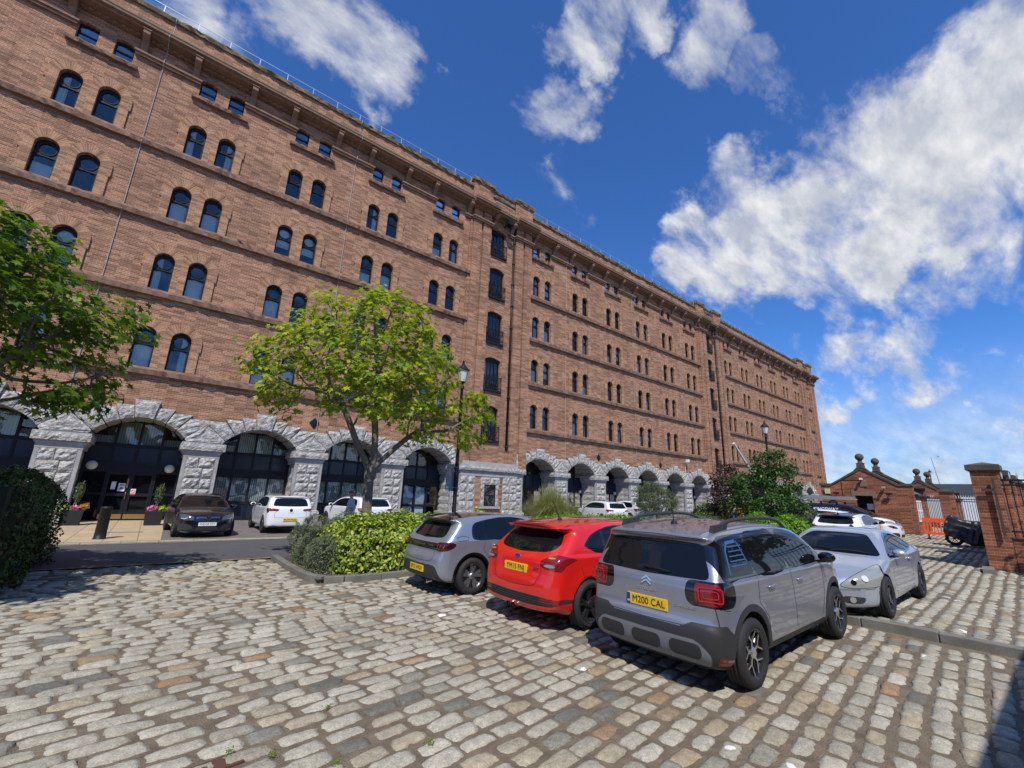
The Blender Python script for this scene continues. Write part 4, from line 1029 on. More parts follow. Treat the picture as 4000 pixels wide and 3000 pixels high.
# ---- glazed shop fronts in the arches
IY = FY + PD - .05
M_paper = mat('paper_notice', (.75, .76, .78), .7); M_brass = mat('brass', (.55, .38, .14), .35, metal=.9)
def shopfront(k, kind):
    c = slot(k); a = ARCH_A + .02
    top = lambda x: AC + math.sqrt(AR * AR - min(abs(x), ARCH_A) ** 2) + .05
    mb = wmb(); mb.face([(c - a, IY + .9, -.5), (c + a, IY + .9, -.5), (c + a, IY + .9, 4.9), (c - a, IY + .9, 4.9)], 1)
    cols = (-a, -.86, 0, .86, a)
    for x in cols: mb.box(c + x - .05, c + x + .05, IY - .06, IY + .08, 0.0, min(4.7, top(x) + .02))
    for z0, z1 in ((2.18, 2.62), (3.36, 3.50), (-.3, .12)): mb.box(c - a, c + a, IY - .08, IY + .06, z0, z1)
    if kind != 'entrance': mb.box(c - a, c + a, IY - .05, IY + .06, .84, .98)
    else: mb.box(c - a, c + a, IY - .075, IY + .04, 1.18, 1.26)
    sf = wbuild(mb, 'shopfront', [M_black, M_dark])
    for i in range(4):
        x0, x1 = c + cols[i] + .05, c + cols[i + 1] - .05; xm = cols[i] / 2 + cols[i + 1] / 2
        g = wmb(); y = IY - .01
        g.face([(x0, y, 2.62), (x1, y, 2.62), (x1, y, 3.36), (x0, y, 3.36)], 0)
        if kind in ('window', 'far'): g.build('panel', [M_bluepanel], sf); g = wmb(); g.face([(x0, y, .12), (x1, y, .12), (x1, y, .84), (x0, y, .84)], 0)
        g.build('panel', [M_bluepanel], sf)
        g = wmb(); zt = min(top(cols[i] + .05), top(cols[i + 1] - .05))
        g.face([(x0, y, 3.50), (x1, y, 3.50), (x1, y, top(cols[i + 1] - .05) - .02), ((x0 + x1) / 2, y, top(xm)), (x0, y, top(cols[i] + .05) - .02)], 0)
        PM_ = [M_carglass if kind == 'entrance' else M_wingl]; g.build('pane', [M_wingl], sf); g = wmb(); lo = (.98, 2.18) if kind != 'entrance' else (.2, 2.18)
        g.face([(x0, y, lo[0]), (x1, y, lo[0]), (x1, y, lo[1]), (x0, y, lo[1])], 0)
        g.build('pane', PM_, sf)
        if kind == 'window' or (kind in ('entrance',)):
            for z0, z1 in ([(3.5, min(4.7, zt))] + ([(.98, 2.18)] if kind == 'window' else [])):
                b = wmb()
                for t in np.arange(x0, x1 - .05, .10): b.face([(t, y + .10, z0), (t + .085, y + .13, z0), (t + .085, y + .13, z1), (t, y + .10, z1)])
                b.build('blind', [M_blind], sf)
        if kind == 'doors' and i in (1, 2):
            b = wmb(); b.face([(x0 + .05, y + .06, .25), (x1 - .05, y + .06, .25), (x1 - .05, y + .06, 2.1), (x0 + .05, y + .06, 2.1)]); b.build('blind', [mat('frosted_film', (.32, .38, .45), .5)], sf)
        if kind == 'far' and i in (0, 3):
            b = wmb(); b.face([(x0, y + .1, .98), (x1, y + .1, .98), (x1, y + .1, 2.15), (x0, y + .1, 2.15)]); b.build('blind', [M_curtain], sf)
    if kind == 'entrance':
        for x, s in ((c - .5, 1), (c - .02, 1)): pass
        b = wmb(); b.box(c - .83, c - .03, IY - .12, IY - .085, .12, .33); b.box(c + .03, c + .83, IY - .12, IY - .085, .12, .33); b.box(c - .10, c - .045, IY - .12, IY - .09, 1.5, 1.92); b.tube([(c - .06, IY - .12, 1.0), (c - .06, IY - .16, 1.05), (c - .06, IY - .16, 1.25), (c - .06, IY - .12, 1.3)], .015, 6)
        b.build('door_plate', [M_brass], sf)
        b = wmb(); b.box(c - .84, c - .04, IY - .085, IY + .03, .12, 2.18, 1)
        for x0, x1 in ((c - .84, c - .02), (c + .02, c + .84)):
            b = wmb()
            for q in ((x0, x0 + .09), (x1 - .09, x1)): b.box(q[0], q[1], IY - .085, IY + .03, .12, 2.18)
            b.box(x0 + .09, x1 - .09, IY - .085, IY + .03, .12, .34); b.box(x0 + .09, x1 - .09, IY - .085, IY + .03, 1.12, 1.22); b.box(x0 + .09, x1 - .09, IY - .085, IY + .03, 2.08, 2.18)
            b.build('door', [M_black], sf)
        for x0, z0, w, h in ((c - .63, 1.42, .16, .34), (c - .38, 1.34, .25, .36)):
            b = wmb(); b.box(x0, x0 + w, IY - .10, IY - .094, z0, z0 + h); n = b.build('notice', [M_paper], sf)
        b = wmb(); b.box(c - .33, c - .17, IY - .103, IY - .1005, 1.60, 1.65); b.prism([(c - .36, 1.42), (c - .16, 1.42), (c - .26, 1.56)], IY - .103, IY - .1005); b.build('notice_print', [mat('grey_print', (.2, .22, .26), .7)], sf)
        b = wmb(); b.box(c + .10, c + .28, IY - .10, IY - .094, 1.18, 1.46); nn = b.build('no_smoking_notice', [M_paper], sf)
        b = wmb(); b.box(c + .10, c + .28, IY - .103, IY - .1005, 1.18, 1.25)
        b.tube([(c + .19 + .065 * math.cos(t), IY - .103, 1.35 + .065 * math.sin(t)) for t in np.linspace(0, 6.283, 18)], .009, 4, cap=False); b.bar((c + .145, IY - .103, 1.395), (c + .235, IY - .103, 1.305), .012, .006, up=(0, 1, 0)); b.build('red_ring', [mat('red_print', (.6, .05, .05), .6)], nn)
        for x in (c - 1.45, c + 1.35):
            b = wmb(); b.lathe([(.001, -.16), (.12, -.15), (.19, -.08), (.20, 0)], (x, IY - .09, 2.45), 24, axis='y'); b.build('round_light', [mat('opal_glass_light', (.75, .73, .62), .4)], sf, smooth=True)
    if kind in ('recess', 'far'):
        b = wmb(); b.lathe([(.001, -.14), (.11, -.13), (.15, -.06), (.15, 0)], (c + a - .25, IY - .10, 2.3), 16, axis='y'); b.build('round_light', [bpy.data.materials['opal_glass_light']], sf, smooth=True)
KINDS = {0: 'window', 1: 'window', 2: 'entrance', 3: 'window', 4: 'window', 5: 'doors', 7: 'recess', 8: 'recess', 9: 'far', 10: 'far', 11: 'far', 12: 'far'}
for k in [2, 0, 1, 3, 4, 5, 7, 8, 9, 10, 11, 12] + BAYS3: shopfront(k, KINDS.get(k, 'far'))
# brick side cheeks and soffit ends
mb = wmb(); 
for k in BAYS1 + BAYS2 + BAYS3:
    for s in (-1, 1): mb.box(slot(k) + s * (ARCH_A + .35) - .35, slot(k) + s * (ARCH_A + .35) + .35, FY + PD - .02, FY + PD + .3, -.5, 4.9)
wbuild(mb, 'inner_wall', [M_brick])
# camera over the last bay of the middle block
mb = wmb(); x = slot(11) + 2.3; mb.box(x - .03, x + .03, FY - .3, FY, 6.0, 6.06); mb.box(x - .16, x + .14, FY - .5, FY - .25, 5.95, 6.25); mb.tube([(x + .05, FY - .03, 5.9), (x + .05, FY - .03, 4.6)], .02, 5); wbuild(mb, 'security_camera', [M_white])
# ------------------------------------------------------------------ implicit surfaces -> meshes
def smax(a, b, k):
    h = np.maximum(k - np.abs(a - b), 0) / k; return np.maximum(a, b) + h * h * k * .25
def smin(a, b, k): return -smax(-a, -b, k)
def sd_poly(P, x, y):
    """signed distance to a polygon, negative inside"""
    P = np.asarray(P, float); x = np.asarray(x, float); y = np.asarray(y, float)
    d = np.full(x.shape, 1e9); s = np.ones(x.shape); n = len(P); j = n - 1
    for i in range(n):
        ex, ey = P[j] - P[i]; wx, wy = x - P[i][0], y - P[i][1]
        t = np.clip((wx * ex + wy * ey) / (ex * ex + ey * ey + 1e-12), 0, 1); bx, by = wx - ex * t, wy - ey * t
        d = np.minimum(d, bx * bx + by * by)
        c1 = y >= P[i][1]; c2 = y < P[j][1]; c3 = ex * wy > ey * wx
        flip = (c1 & c2 & c3) | (~c1 & ~c2 & ~c3); s = np.where(flip, -s, s); j = i
    return s * np.sqrt(d)
def smooth_poly(P, n=5, closed=True):
    """Catmull-Rom through the points; a point given twice stays a corner"""
    P = np.asarray(P, float); out = []; N_ = len(P)
    for i in range(N_ if closed else N_ - 1):
        p0, p1, p2, p3 = P[(i - 1) % N_], P[i], P[(i + 1) % N_], P[(i + 2) % N_]
        if np.allclose(p1, p2): continue
        if not closed and i == 0: p0 = p1
        if not closed and i == N_ - 2: p3 = p2
        m1 = (p2 - p0) / 2; m2 = (p3 - p1) / 2; l = np.linalg.norm(p2 - p1)
        if np.allclose(p0, p1): m1 = (p2 - p1)
        if np.allclose(p2, p3): m2 = (p2 - p1)
        for m_ in (m1, m2):
            q = np.linalg.norm(m_)
            if q > l * 1.0: m_ *= l * 1.0 / q
        for t in np.linspace(0, 1, n, endpoint=False):
            out.append((2 * t**3 - 3 * t**2 + 1) * p1 + (t**3 - 2 * t**2 + t) * m1 + (-2 * t**3 + 3 * t**2) * p2 + (t**3 - t**2) * m2)
    if not closed: out.append(P[-1])
    return np.array(out)
class Table:
    def __init__(s, P, x0, x1, y0, y1, h):
        s.x0, s.y0, s.h = x0, y0, h; xs = np.arange(x0, x1 + h, h); ys = np.arange(y0, y1 + h, h); X, Y = np.meshgrid(xs, ys, indexing='ij'); s.T = sd_poly(P, X, Y)
    def __call__(s, x, y):
        a = np.clip((x - s.x0) / s.h, 0, s.T.shape[0] - 1.001); b = np.clip((y - s.y0) / s.h, 0, s.T.shape[1] - 1.001)
        i = a.astype(int); j = b.astype(int); fa = a - i; fb = b - j
        return (s.T[i, j] * (1 - fa) + s.T[i + 1, j] * fa) * (1 - fb) + (s.T[i, j + 1] * (1 - fa) + s.T[i + 1, j + 1] * fa) * fb
def nets(F, lo, hi, h, newton=2):
    """surface nets; returns vertices and triangles, outward facing"""
    lo = np.array(lo, float); hi = np.array(hi, float); n = np.ceil((hi - lo) / h).astype(int) + 1
    xs, ys, zs = (lo[k] + h * np.arange(n[k]) for k in range(3)); X, Y, Z = np.meshgrid(xs, ys, zs, indexing='ij')
    S = F(X, Y, Z); S = np.where(np.abs(S) < 1e-7, 1e-7, S)
    c = tuple(k - 1 for k in n); acc = np.zeros(c + (3,)); cnt = np.zeros(c)
    offs = [(i, j, k) for i in (0, 1) for j in (0, 1) for k in (0, 1)]
    sl = lambda o: S[o[0]:o[0] + c[0], o[1]:o[1] + c[1], o[2]:o[2] + c[2]]
    for a in offs:
        for ax in range(3):
            if a[ax]: continue
            b = list(a); b[ax] = 1; A, B = sl(a), sl(tuple(b)); cr = (A < 0) != (B < 0); t = np.where(cr, A / np.where(cr, A - B, 1), 0)
            for d in range(3): acc[..., d] += np.where(cr, a[d] + (t if d == ax else 0), 0)
            cnt += cr
    m = cnt > 0; idx = -np.ones(c, int); idx[m] = np.arange(m.sum()); ijk = np.argwhere(m)
    V = lo + h * (ijk + acc[m] / cnt[m][:, None])
    quads = []
    for ax in range(3):
        u, v = (ax + 1) % 3, (ax + 2) % 3
        A = np.take(S, range(0, n[ax] - 1), ax); B = np.take(S, range(1, n[ax]), ax); cr = (A < 0) != (B < 0); e = np.argwhere(cr); sg = A[cr] < 0
        ok = (e[:, u] > 0) & (e[:, v] > 0) & (e[:, u] < n[u] - 1) & (e[:, v] < n[v] - 1); e = e[ok]; sg = sg[ok]
        q = []
        for du, dv in ((1, 1), (0, 1), (0, 0), (1, 0)):
            w = e.copy(); w[:, u] -= du; w[:, v] -= dv; q.append(idx[w[:, 0], w[:, 1], w[:, 2]])
        q = np.stack(q, 1); q[~sg] = q[~sg][:, ::-1]; quads.append(q)
    Q = np.concatenate(quads)
    for _ in range(newton):
        g, f = grad(F, V, h * .25); st = f[:, None] * g / np.maximum((g * g).sum(1), .05)[:, None]
        l = np.linalg.norm(st, axis=1, keepdims=True); V = V - st * np.minimum(1, .35 * h / np.maximum(l, 1e-9))
    T = np.concatenate([Q[:, [0, 1, 2]], Q[:, [0, 2, 3]]])
    return V, T
def grad(F, V, e):
    x, y, z = V.T; f = F(x, y, z); g = np.stack([F(x + e, y, z) - F(x - e, y, z), F(x, y + e, z) - F(x, y - e, z), F(x, y, z + e) - F(x, y, z - e)], 1) / (2 * e)
    return g, f
def split(V, T, N_, g):
    """cut triangles along g=0 ; returns (inside V,T,N), (outside V,T,N)"""
    s = g < 0; k = s[T].sum(1); ins = T[k == 3]; outs = T[k == 0]; mix = T[(k == 1) | (k == 2)]
    if len(mix) == 0: return (V, ins, N_), (V, outs, N_)
    # rotate so that the lone vertex comes first
    sm = s[mix]; lone_in = sm.sum(1) == 1; lone = np.where(lone_in[:, None], sm, ~sm).argmax(1)
    a = mix[np.arange(len(mix)), lone]; b = mix[np.arange(len(mix)), (lone + 1) % 3]; c = mix[np.arange(len(mix)), (lone + 2) % 3]
    def cross(p, q):
        lo_, hi_ = np.minimum(p, q), np.maximum(p, q); key = lo_.astype(np.int64) * (len(V) + 1) + hi_; return key, lo_, hi_
    k1, l1, h1 = cross(a, b); k2, l2, h2 = cross(a, c); keys = np.concatenate([k1, k2]); lo_ = np.concatenate([l1, l2]); hi_ = np.concatenate([h1, h2])
    uk, first, inv = np.unique(keys, return_index=True, return_inverse=True); lo_, hi_ = lo_[first], hi_[first]
    t = g[lo_] / (g[lo_] - g[hi_]); t = np.clip(t, .001, .999)[:, None]; NV = V[lo_] * (1 - t) + V[hi_] * t; NN = N_[lo_] * (1 - t) + N_[hi_] * t
    p = len(V) + inv[:len(a)]; q = len(V) + inv[len(a):]; V2 = np.concatenate([V, NV]); N2 = np.concatenate([N_, NN])
    t1 = np.stack([a, p, q], 1); t2 = np.stack([p, b, c], 1); t3 = np.stack([p, c, q], 1)
    I = np.concatenate([ins, t1[lone_in], t2[~lone_in], t3[~lone_in]]); O = np.concatenate([outs, t1[~lone_in], t2[lone_in], t3[lone_in]])
    return (V2, I, N2), (V2, O, N2)
def compact(V, T, N_):
    u, inv = np.unique(T, return_inverse=True); return V[u], inv.reshape(T.shape), N_[u]
def islands(T, nv):
    lab = np.arange(nv)
    while True:
        m = lab[T].min(1); new = lab.copy(); np.minimum.at(new, T.ravel(), np.repeat(m, 3))
        new = new[new]
        if (new == lab).all(): return lab
        lab = new
def text_mesh(s, size, m, sx=1.0, extrude=.0015, align='CENTER', bold=0.0):
    c = bpy.data.curves.new('lettering', 'FONT'); c.body = s; c.size = size; c.extrude = extrude; c.align_x = align; c.align_y = 'CENTER'; c.offset = bold
    o = bpy.data.objects.new('lettering', c); COL.objects.link(o); dg = bpy.context.evaluated_depsgraph_get()
    me = bpy.data.meshes.new_from_object(o.evaluated_get(dg)); bpy.data.objects.remove(o); bpy.data.curves.remove(c)
    me.transform(Matrix.Diagonal((sx, 1, 1, 1))); me.materials.clear(); me.materials.append(m); me.name = 'lettering'
    return me

# ------------------------------------------------------------------ cars
def wheel_meshes(R, W, rim, style, n=36):
    """axis along y, outer face towards -y; tyre and rim meshes"""
    t = MB(); w = W / 2; r0 = rim
    prof = [(r0 - .015, -w * .82), (r0, -w * .94), (r0 + .012, -w * .98), ((R + r0) / 2, -w * 1.02), (R - .035, -w * .96), (R - .012, -w * .85), (R, -w * .70)]
    for g in (-.36, -.33, 0, .03, .36, .39): pass
    prof += [(R, -w * .42), (R - .008, -w * .40), (R - .008, -w * .34), (R, -w * .32), (R, -w * .04), (R - .008, -w * .02), (R - .008, w * .04), (R, w * .06), (R, w * .32), (R - .008, w * .34), (R - .008, w * .40), (R, w * .42)]
    prof += [(R, w * .70), (R - .012, w * .85), (R - .035, w * .96), (r0, w * .94), (r0 - .015, w * .82)]
    t.lathe([(a, b) for a, b in prof], n=n * 2, axis='y')
    tm = t.mesh('tyre', [M_tyre], smooth=True)
    r = MB(); yo = -w * .80
    r.lathe([(r0, -w * .93), (r0 - .012, -w * .95), (r0 - .028, -w * .80), (r0 - .035, -w * .2), (r0 - .05, w * .7), (r0 * .3, w * .72), (.001, w * .72)], n=n, axis='y', m=1)
    r.lathe([(r0 * .62, -w * .05), (r0 * .62, 0.0), (.06, 0), (.06, -w * .05), (r0 * .62, -w * .05)], n=n, axis='y', m=2)
    face, dark = 0, 1
    def spoke(a, r1, r2, w1, w2, y1, y2, th=.022, m=0, skew=0.0):
        d = np.array((math.cos(a), 0, math.sin(a))); e = np.array((-math.sin(a), 0, math.cos(a))); d2 = np.array((math.cos(a + skew), 0, math.sin(a + skew)))
        p = []
        for (rr, ww, yy, dd) in ((r1, w1, y1, d), (r2, w2, y2, d2)):
            for sy in (0, th):
                for s_ in (-1, 1): p.append(tuple(dd * rr + e * ww * s_ * .5 * (1 if sy == 0 else 1.25) + np.array((0, yy + sy, 0))))
        i = [r.vert(q) for q in p]
        for k, fc in enumerate(((0, 1, 5, 4), (2, 6, 7, 3), (0, 4, 6, 2), (1, 3, 7, 5), (0, 2, 3, 1), (4, 5, 7, 6))): r.f.append([i[x] for x in fc]); r.m.append(m if k == 0 else dark if style != 'black5' else m)
    if style == 'c3':          # five forked spokes
        for k in range(5):
            a = 2 * math.pi * k / 5 + .1 + math.pi / 2
            spoke(a, .03, r0 * .50, .024, .026, yo + .020, yo + .012)
            for s_ in (-1, 1): spoke(a + s_ * .02, r0 * .47, r0 - .006, .017, .026, yo + .012, yo + .002, skew=s_ * .44)
            spoke(a, r0 * .50, r0 - .012, .06, .13, yo + .034, yo + .03, .012, m=1); spoke(a + math.pi / 5, r0 * .45, r0 - .012, .05, .10, yo + .045, yo + .04, .012, m=1)
    elif style == 'black5':    # five double spokes, black
        for k in range(5):
            a = 2 * math.pi * k / 5 + .35
            for s_ in (-1, 1): spoke(a + s_ * .10, .05, r0 - .012, .042, .034, yo + .03, yo + .005, skew=s_ * .06)
    elif style == 'turbine':
        for k in range(5):
            a = 2 * math.pi * k / 5 + .2
            for s_, m_ in ((-.17, 0), (.17, 0)): spoke(a + s_, .05, r0 - .01, .045, .065, yo + .03, yo + .006, skew=s_ * .25, m=m_)
            spoke(a + math.pi / 5, .06, r0 - .012, .02, .03, yo + .035, yo + .015, m=1)
    else:                      # plain five
        for k in range(5): spoke(2 * math.pi * k / 5 + .3, .04, r0 - .012, .075, .06, yo + .025, yo + .006)
    r.lathe([(.001, yo - .002), (.045, yo), (.058, yo + .012), (.06, yo + .06)], n=16, axis='y', m=face)
    for k in range(5): a = 2 * math.pi * k / 5 + .9; r.lathe([(.001, yo + .008), (.010, yo + .010), (.010, yo + .03)], (.078 * math.cos(a), 0, .078 * math.sin(a)), 6, 1, 'y')
    mats = {'c3': [M_alloy, M_alloy_d, M_disc], 'black5': [M_alloy_k, M_alloy_k, M_disc], 'turbine': [M_alloy, M_alloy_d, M_disc], 'plain': [M_alloy, M_alloy_d, M_disc], 'dark': [M_alloy_d, M_alloy_k, M_disc]}[style]
    return tm, r.mesh('rim', mats)
class Car:
    """everything in local metres: x forward from the rear bumper, y left, z up"""
    def __init__(s, name, label, cat, L, W, H, rear_hub, wb, R=.33, tw=.21, rim=.23, wstyle='plain', side=(), plan=(), sect=(), belt=lambda x: 0 * x, h=.025, pos=(0, 0, 0), rz=0.0,
                 body=None, group=None, arch=.05, flare=.02, camber=.05, k_top=.13, track=None, steer=0, wheels=(0, 1, 2, 3)):
        s.L, s.W, s.H, s.hub, s.wb, s.R, s.h = L, W, H, rear_hub, wb, R, h
        s.root = empty(name, pos, rz, label=label, cat=cat, group=group); s.xc = rear_hub + wb / 2
        S_ = smooth_poly(side, 5); P_ = smooth_poly(plan + [(x, -y) for x, y in plan[::-1]], 4)
        Ts = Table(S_, -.2, L + .2, -.1, H + .25, h * .8); Tp = Table(P_, -.2, L + .2, -W / 2 - .25, W / 2 + .25, h * .8)
        sz = np.array([p[0] for p in sect]); sy = np.array([p[1] for p in sect]); s.Ra = R + arch; tr = (track or (W - tw - .02)) / 2; s.tr = tr
        Ra = s.Ra; hubs = (rear_hub, rear_hub + wb); belt_f = belt
        def lat(x, z): return np.interp(z - belt_f(x), sz, sy)
        def F0(x, y, z):
            ay = np.abs(y); top = Ts(x, z) + camber * ay * ay
            fl = 0
            for hx in hubs:
                r_ = np.sqrt((x - hx) ** 2 + (z - R) ** 2); fl = fl + flare * np.clip(1 - np.abs(r_ - Ra) / .16, 0, 1) ** 1.2
            la = (ay - lat(x, z) - fl) * .93
            v = smax(top, la, k_top); return smax(v, Tp(x, ay) , .10)
        def F(x, y, z):
            v = F0(x, y, z); ay = np.abs(y)
            for hx in hubs: v = np.maximum(v, -np.maximum(np.sqrt((x - hx) ** 2 + (z - R) ** 2) - Ra, (W / 2 - tw - .13) - ay))
            return v
        s.F0, s.F = F0, F
        V, T = nets(F, (-.12, -W / 2 - .12, .05), (L + .12, W / 2 + .12, H + .12), h)
        g, _ = grad(F0, V, h * .4); N_ = g / np.maximum(np.linalg.norm(g, axis=1, keepdims=True), 1e-6)
        s.geo = (V, T, N_); s.bvh = BVHTree.FromPolygons([tuple(v) for v in V.tolist()], T.tolist())
        s.parts = []
        # wheel wells
        s.take('wheel_well', M_well, lambda x, y, z, n: F0(x, y, z) + h * .62, normals=False)
        tm, rm = wheel_meshes(R, tw, rim, wstyle)
        for q, (hx, sd) in enumerate(((hubs[0], -1), (hubs[0], 1), (hubs[1], -1), (hubs[1], 1))):
            if q not in wheels: continue
            w = empty('wheel', (hx - s.xc, sd * tr, R), 0 if sd < 0 else math.pi, parent=s.root)
            if q > 1 and steer: w.rotation_euler = (0, 0, (0 if sd < 0 else math.pi) + steer)
            w.rotation_euler.y = .7 * q
            link('tyre', tm, w); link('rim', rm, w)
    def take(s, name, m, fn, normals=True, by_side=False, parent=None, label=None, off=0.0, single=False):
        """carve the region fn<0 out of the remaining skin as a part of its own"""
        V, T, N_ = s.geo; g = fn(V[:, 0], V[:, 1], V[:, 2], N_); (a, b) = split(V, T, N_, np.asarray(g, float)); s.geo = b
        if not len(a[1]): return None
        outs = []
        cV, cT, cN = compact(*a)
        groups = [np.ones(len(cT), bool)]
        if by_side:
            cy = cV[cT].mean(1)[:, 1]; groups = [cy < 0, cy >= 0]
        for gm in groups:
            if gm.sum() == 0: continue
            v, t, n = compact(cV, cT[gm], cN); v = v + n * off; v = v - np.array((s.xc, 0, 0))
            me = np_mesh(name, v, t, m, smooth=True, normals=n if normals else None)
            outs.append(link(name, me, parent or s.root, label=label))
        return outs
    def finish(s, m, name='body'):
        v, t, n = compact(*s.geo); s.body = link(name, np_mesh(name, v - np.array((s.xc, 0, 0)), t, m, smooth=True, normals=n), s.root); return s.body
    def hit(s, o, d):
        r_ = s.bvh.ray_cast(Vector(o), Vector(d).normalized()); return (np.array(r_[0]), np.array(r_[1])) if r_[0] is not None else (None, None)
    def proj(s, p2, view):
        """point of the skin seen at p2 in a view: 'R','L' (x,z); 'B' back, 'F' front (y,z); 'T' top (x,y)"""
        a, b = p2
        return s.hit(*{'R': ((a, -3, b), (0, 1, 0)), 'L': ((a, 3, b), (0, -1, 0)), 'B': ((-2, a, b), (1, 0, 0)), 'F': ((s.L + 2, a, b), (-1, 0, 0)), 'T': ((a, b, 4), (0, 0, -1))}[view])
    def seam(s, pts, view, w=.007, m=None, name='panel_gap', lift=.0015, mb=None, st=.04):
        """thin dark line lying on the skin"""
        own = mb is None; mb = mb or MB(); P = []
        for a, b in zip(pts[:-1], pts[1:]):
            a = np.array(a, float); b = np.array(b, float); n = max(1, int(np.linalg.norm(b - a) / st))
            for k in range(n): P.append(a + (b - a) * k / n)
        P.append(np.array(pts[-1], float)); prev = None
        for i, p in enumerate(P):
            d = P[min(i + 1, len(P) - 1)] - P[max(i - 1, 0)]; l = np.linalg.norm(d); d = d / l if l > 0 else np.array((1, 0.)); nn = np.array((-d[1], d[0])) * w / 2
            cur = []
            for q in (p - nn, p + nn):
                h_, n_ = s.proj(q, view)
                if h_ is None: cur = None; break
                cur.append(tuple(h_ + n_ * lift - np.array((s.xc, 0, 0))))
            if cur and prev and np.linalg.norm(np.array(cur[0]) - np.array(prev[0])) < st * 3.5: mb.face([prev[0], cur[0], cur[1], prev[1]])
            prev = cur
        if own and mb.f: mb.keep = False; mb.build(name, m or M_well, s.root)
        return mb
    def seams(s, lines, **kw):
        mb = MB()
        for pts, view in lines: s.seam(pts, view, mb=mb, **kw)
        if mb.f: mb.build('panel_gap', M_well, s.root)
    def frame_at(s, p2, view):
        h_, n_ = s.proj(p2, view); return h_, n_
    def plate(s, p2, view, txt, yellow, w=.52, h_=.111, eu=False, tilt=None, size=.083):
        p, n = s.proj(p2, view)
        sg = -1 if view == 'B' else 1; fwd = Vector((sg, 0, 0)) if tilt is None else Vector((sg * math.cos(tilt), 0, math.sin(tilt)))
        zax = fwd; yax = Vector((0, 0, 1)) - zax * zax.z; yax.normalize(); xax = yax.cross(zax)
        Mx = Matrix((xax, yax, zax)).transposed().to_4x4(); Mx.translation = Vector(p - np.array((s.xc, 0, 0))) + zax * .012
        mb = MB(); mb.box(-w / 2, w / 2, -h_ / 2, h_ / 2, -.03, .004); me = mb.mesh('number_plate', [M_plate_y if yellow else M_plate_w]); me.transform(Mx); pl = link('number_plate', me, s.root)
        t = text_mesh(txt, size * 1.22, M_ink, .80, .001, bold=.0); bb = [v.co.x for v in t.vertices]; wid = max(bb) - min(bb); av = w * (.80 if eu else .88); cx = (max(bb) + min(bb)) / 2
        t.transform(Matrix.Translation((.028 if eu else 0, 0, .0062)) @ Matrix.Diagonal((min(1.25, av / wid), 1, 1, 1)) @ Matrix.Translation((-cx, 0, 0))); t.transform(Mx); link('plate_lettering', t, pl)
        if eu:
            b = MB(); b.box(-w / 2, -w / 2 + .045, -h_ / 2, h_ / 2, .004, .0052); me = b.mesh('blue_band', [M_blue_ink]); me.transform(Mx); link('blue_band', me, pl)
            t = text_mesh('GB', .028, M_white, 1, .0008); t.transform(Matrix.Translation((-w / 2 + .0225, -.03, .0062))); t.transform(Mx); link('blue_band_lettering', t, pl)
        return pl
    def mark(s, me, p2, view, name='badge', lift=.004, rot=0, parent=None):
        """put a small flat mesh (xy plane, facing z) on the skin"""
        p, n = s.proj(p2, view); n = Vector(n); up = Vector((0, 0, 1)); y = (up - n * n.dot(up)).normalized(); x = y.cross(n)
        Mx = Matrix((x, y, n)).transposed().to_4x4(); Mx.translation = Vector(p - np.array((s.xc, 0, 0))) + n * lift
        me.transform(Mx); return link(name, me, parent or s.root)
    def mirror(s, x, z, side, m, sc=1.0, body_w=None):
        p, n = s.proj((x, z), 'R' if side < 0 else 'L'); c = np.array((x - s.xc + .02, side * (abs(p[1]) + .118 * sc), z + .05))
        bm = bmesh.new(); bmesh.ops.create_uvsphere(bm, u_segments=20, v_segments=12, radius=1)
        for v in bm.verts:
            q = v.co; f = 1 - .25 * max(0, q.x); v.co = Vector((q.x * (.075 if q.x > 0 else .04), q.y * .108 * f * side * sc, q.z * .068 * sc * f)) + Vector(c)
        me = bpy.data.meshes.new('door_mirror'); bm.to_mesh(me); bm.free(); me.materials.append(m); me.materials.append(M_carglass)
        for pl in me.polygons: pl.use_smooth = True; pl.material_index = 1 if pl.center.x < c[0] - .028 and pl.normal.x < -.8 else 0
        o = link('door_mirror', me, s.root); mb = MB(); mb.bar((c[0], c[1] - side * .02, c[2] - .05), (x - s.xc + .02, side * (abs(p[1]) - .02), z - .02), .05, .04); mb.build('mirror_arm', M_gloss, o)
        return o
    def handle(s, x, z, side, m):
        p, n = s.proj((x, z), 'R' if side < 0 else 'L'); y = p[1] + side * .022; mb = MB()
        mb.tube([(x - s.xc - .095, p[1] + side * .002, z), (x - s.xc - .07, y, z), (x - s.xc, y + side * .006, z + .004), (x - s.xc + .07, y, z + .002), (x - s.xc + .095, p[1] + side * .002, z)], [.010, .014, .016, .014, .010], 8)
        o = mb.build('door_handle', m, s.root, smooth=True)
        mb = MB(); e = [(x + .055 * math.cos(a), z + .035 * math.sin(a)) for a in np.linspace(0, 2 * math.pi, 14)]
        return o
    def sidegap(s, lines):
        s.seams([(l, v) for l in lines for v in ('R', 'L')])
    def wiper(s, a, b, view='B'):
        p, n = s.proj(a, view); q, n2 = s.proj(b, view); o = np.array((s.xc, 0, 0)); mb = MB(); mb.tube([p + n * .02 - o, (p + q) / 2 + n * .045 - o, q + n2 * .02 - o], [.016, .011, .007], 6); mb.build('wiper', M_iron, s.root)
    def aerial(s, x, y, l=.2, lean=-.5):
        p, n = s.proj((x, y), 'T'); p = p - np.array((s.xc, 0, 0)); mb = MB(); mb.lathe([(.045, -.01), (.04, .015), (.018, .04), (.001, .045)], tuple(p), 12); mb.tube([p + (0, 0, .03), p + (l * lean, 0, .03 + l)], [.008, .004], 6); mb.build('aerial', M_iron, s.root)
def poly_side(P): P = smooth_poly(P, 4); return lambda x, y, z, n: np.maximum(sd_poly(P, x, z), .35 - np.abs(y))
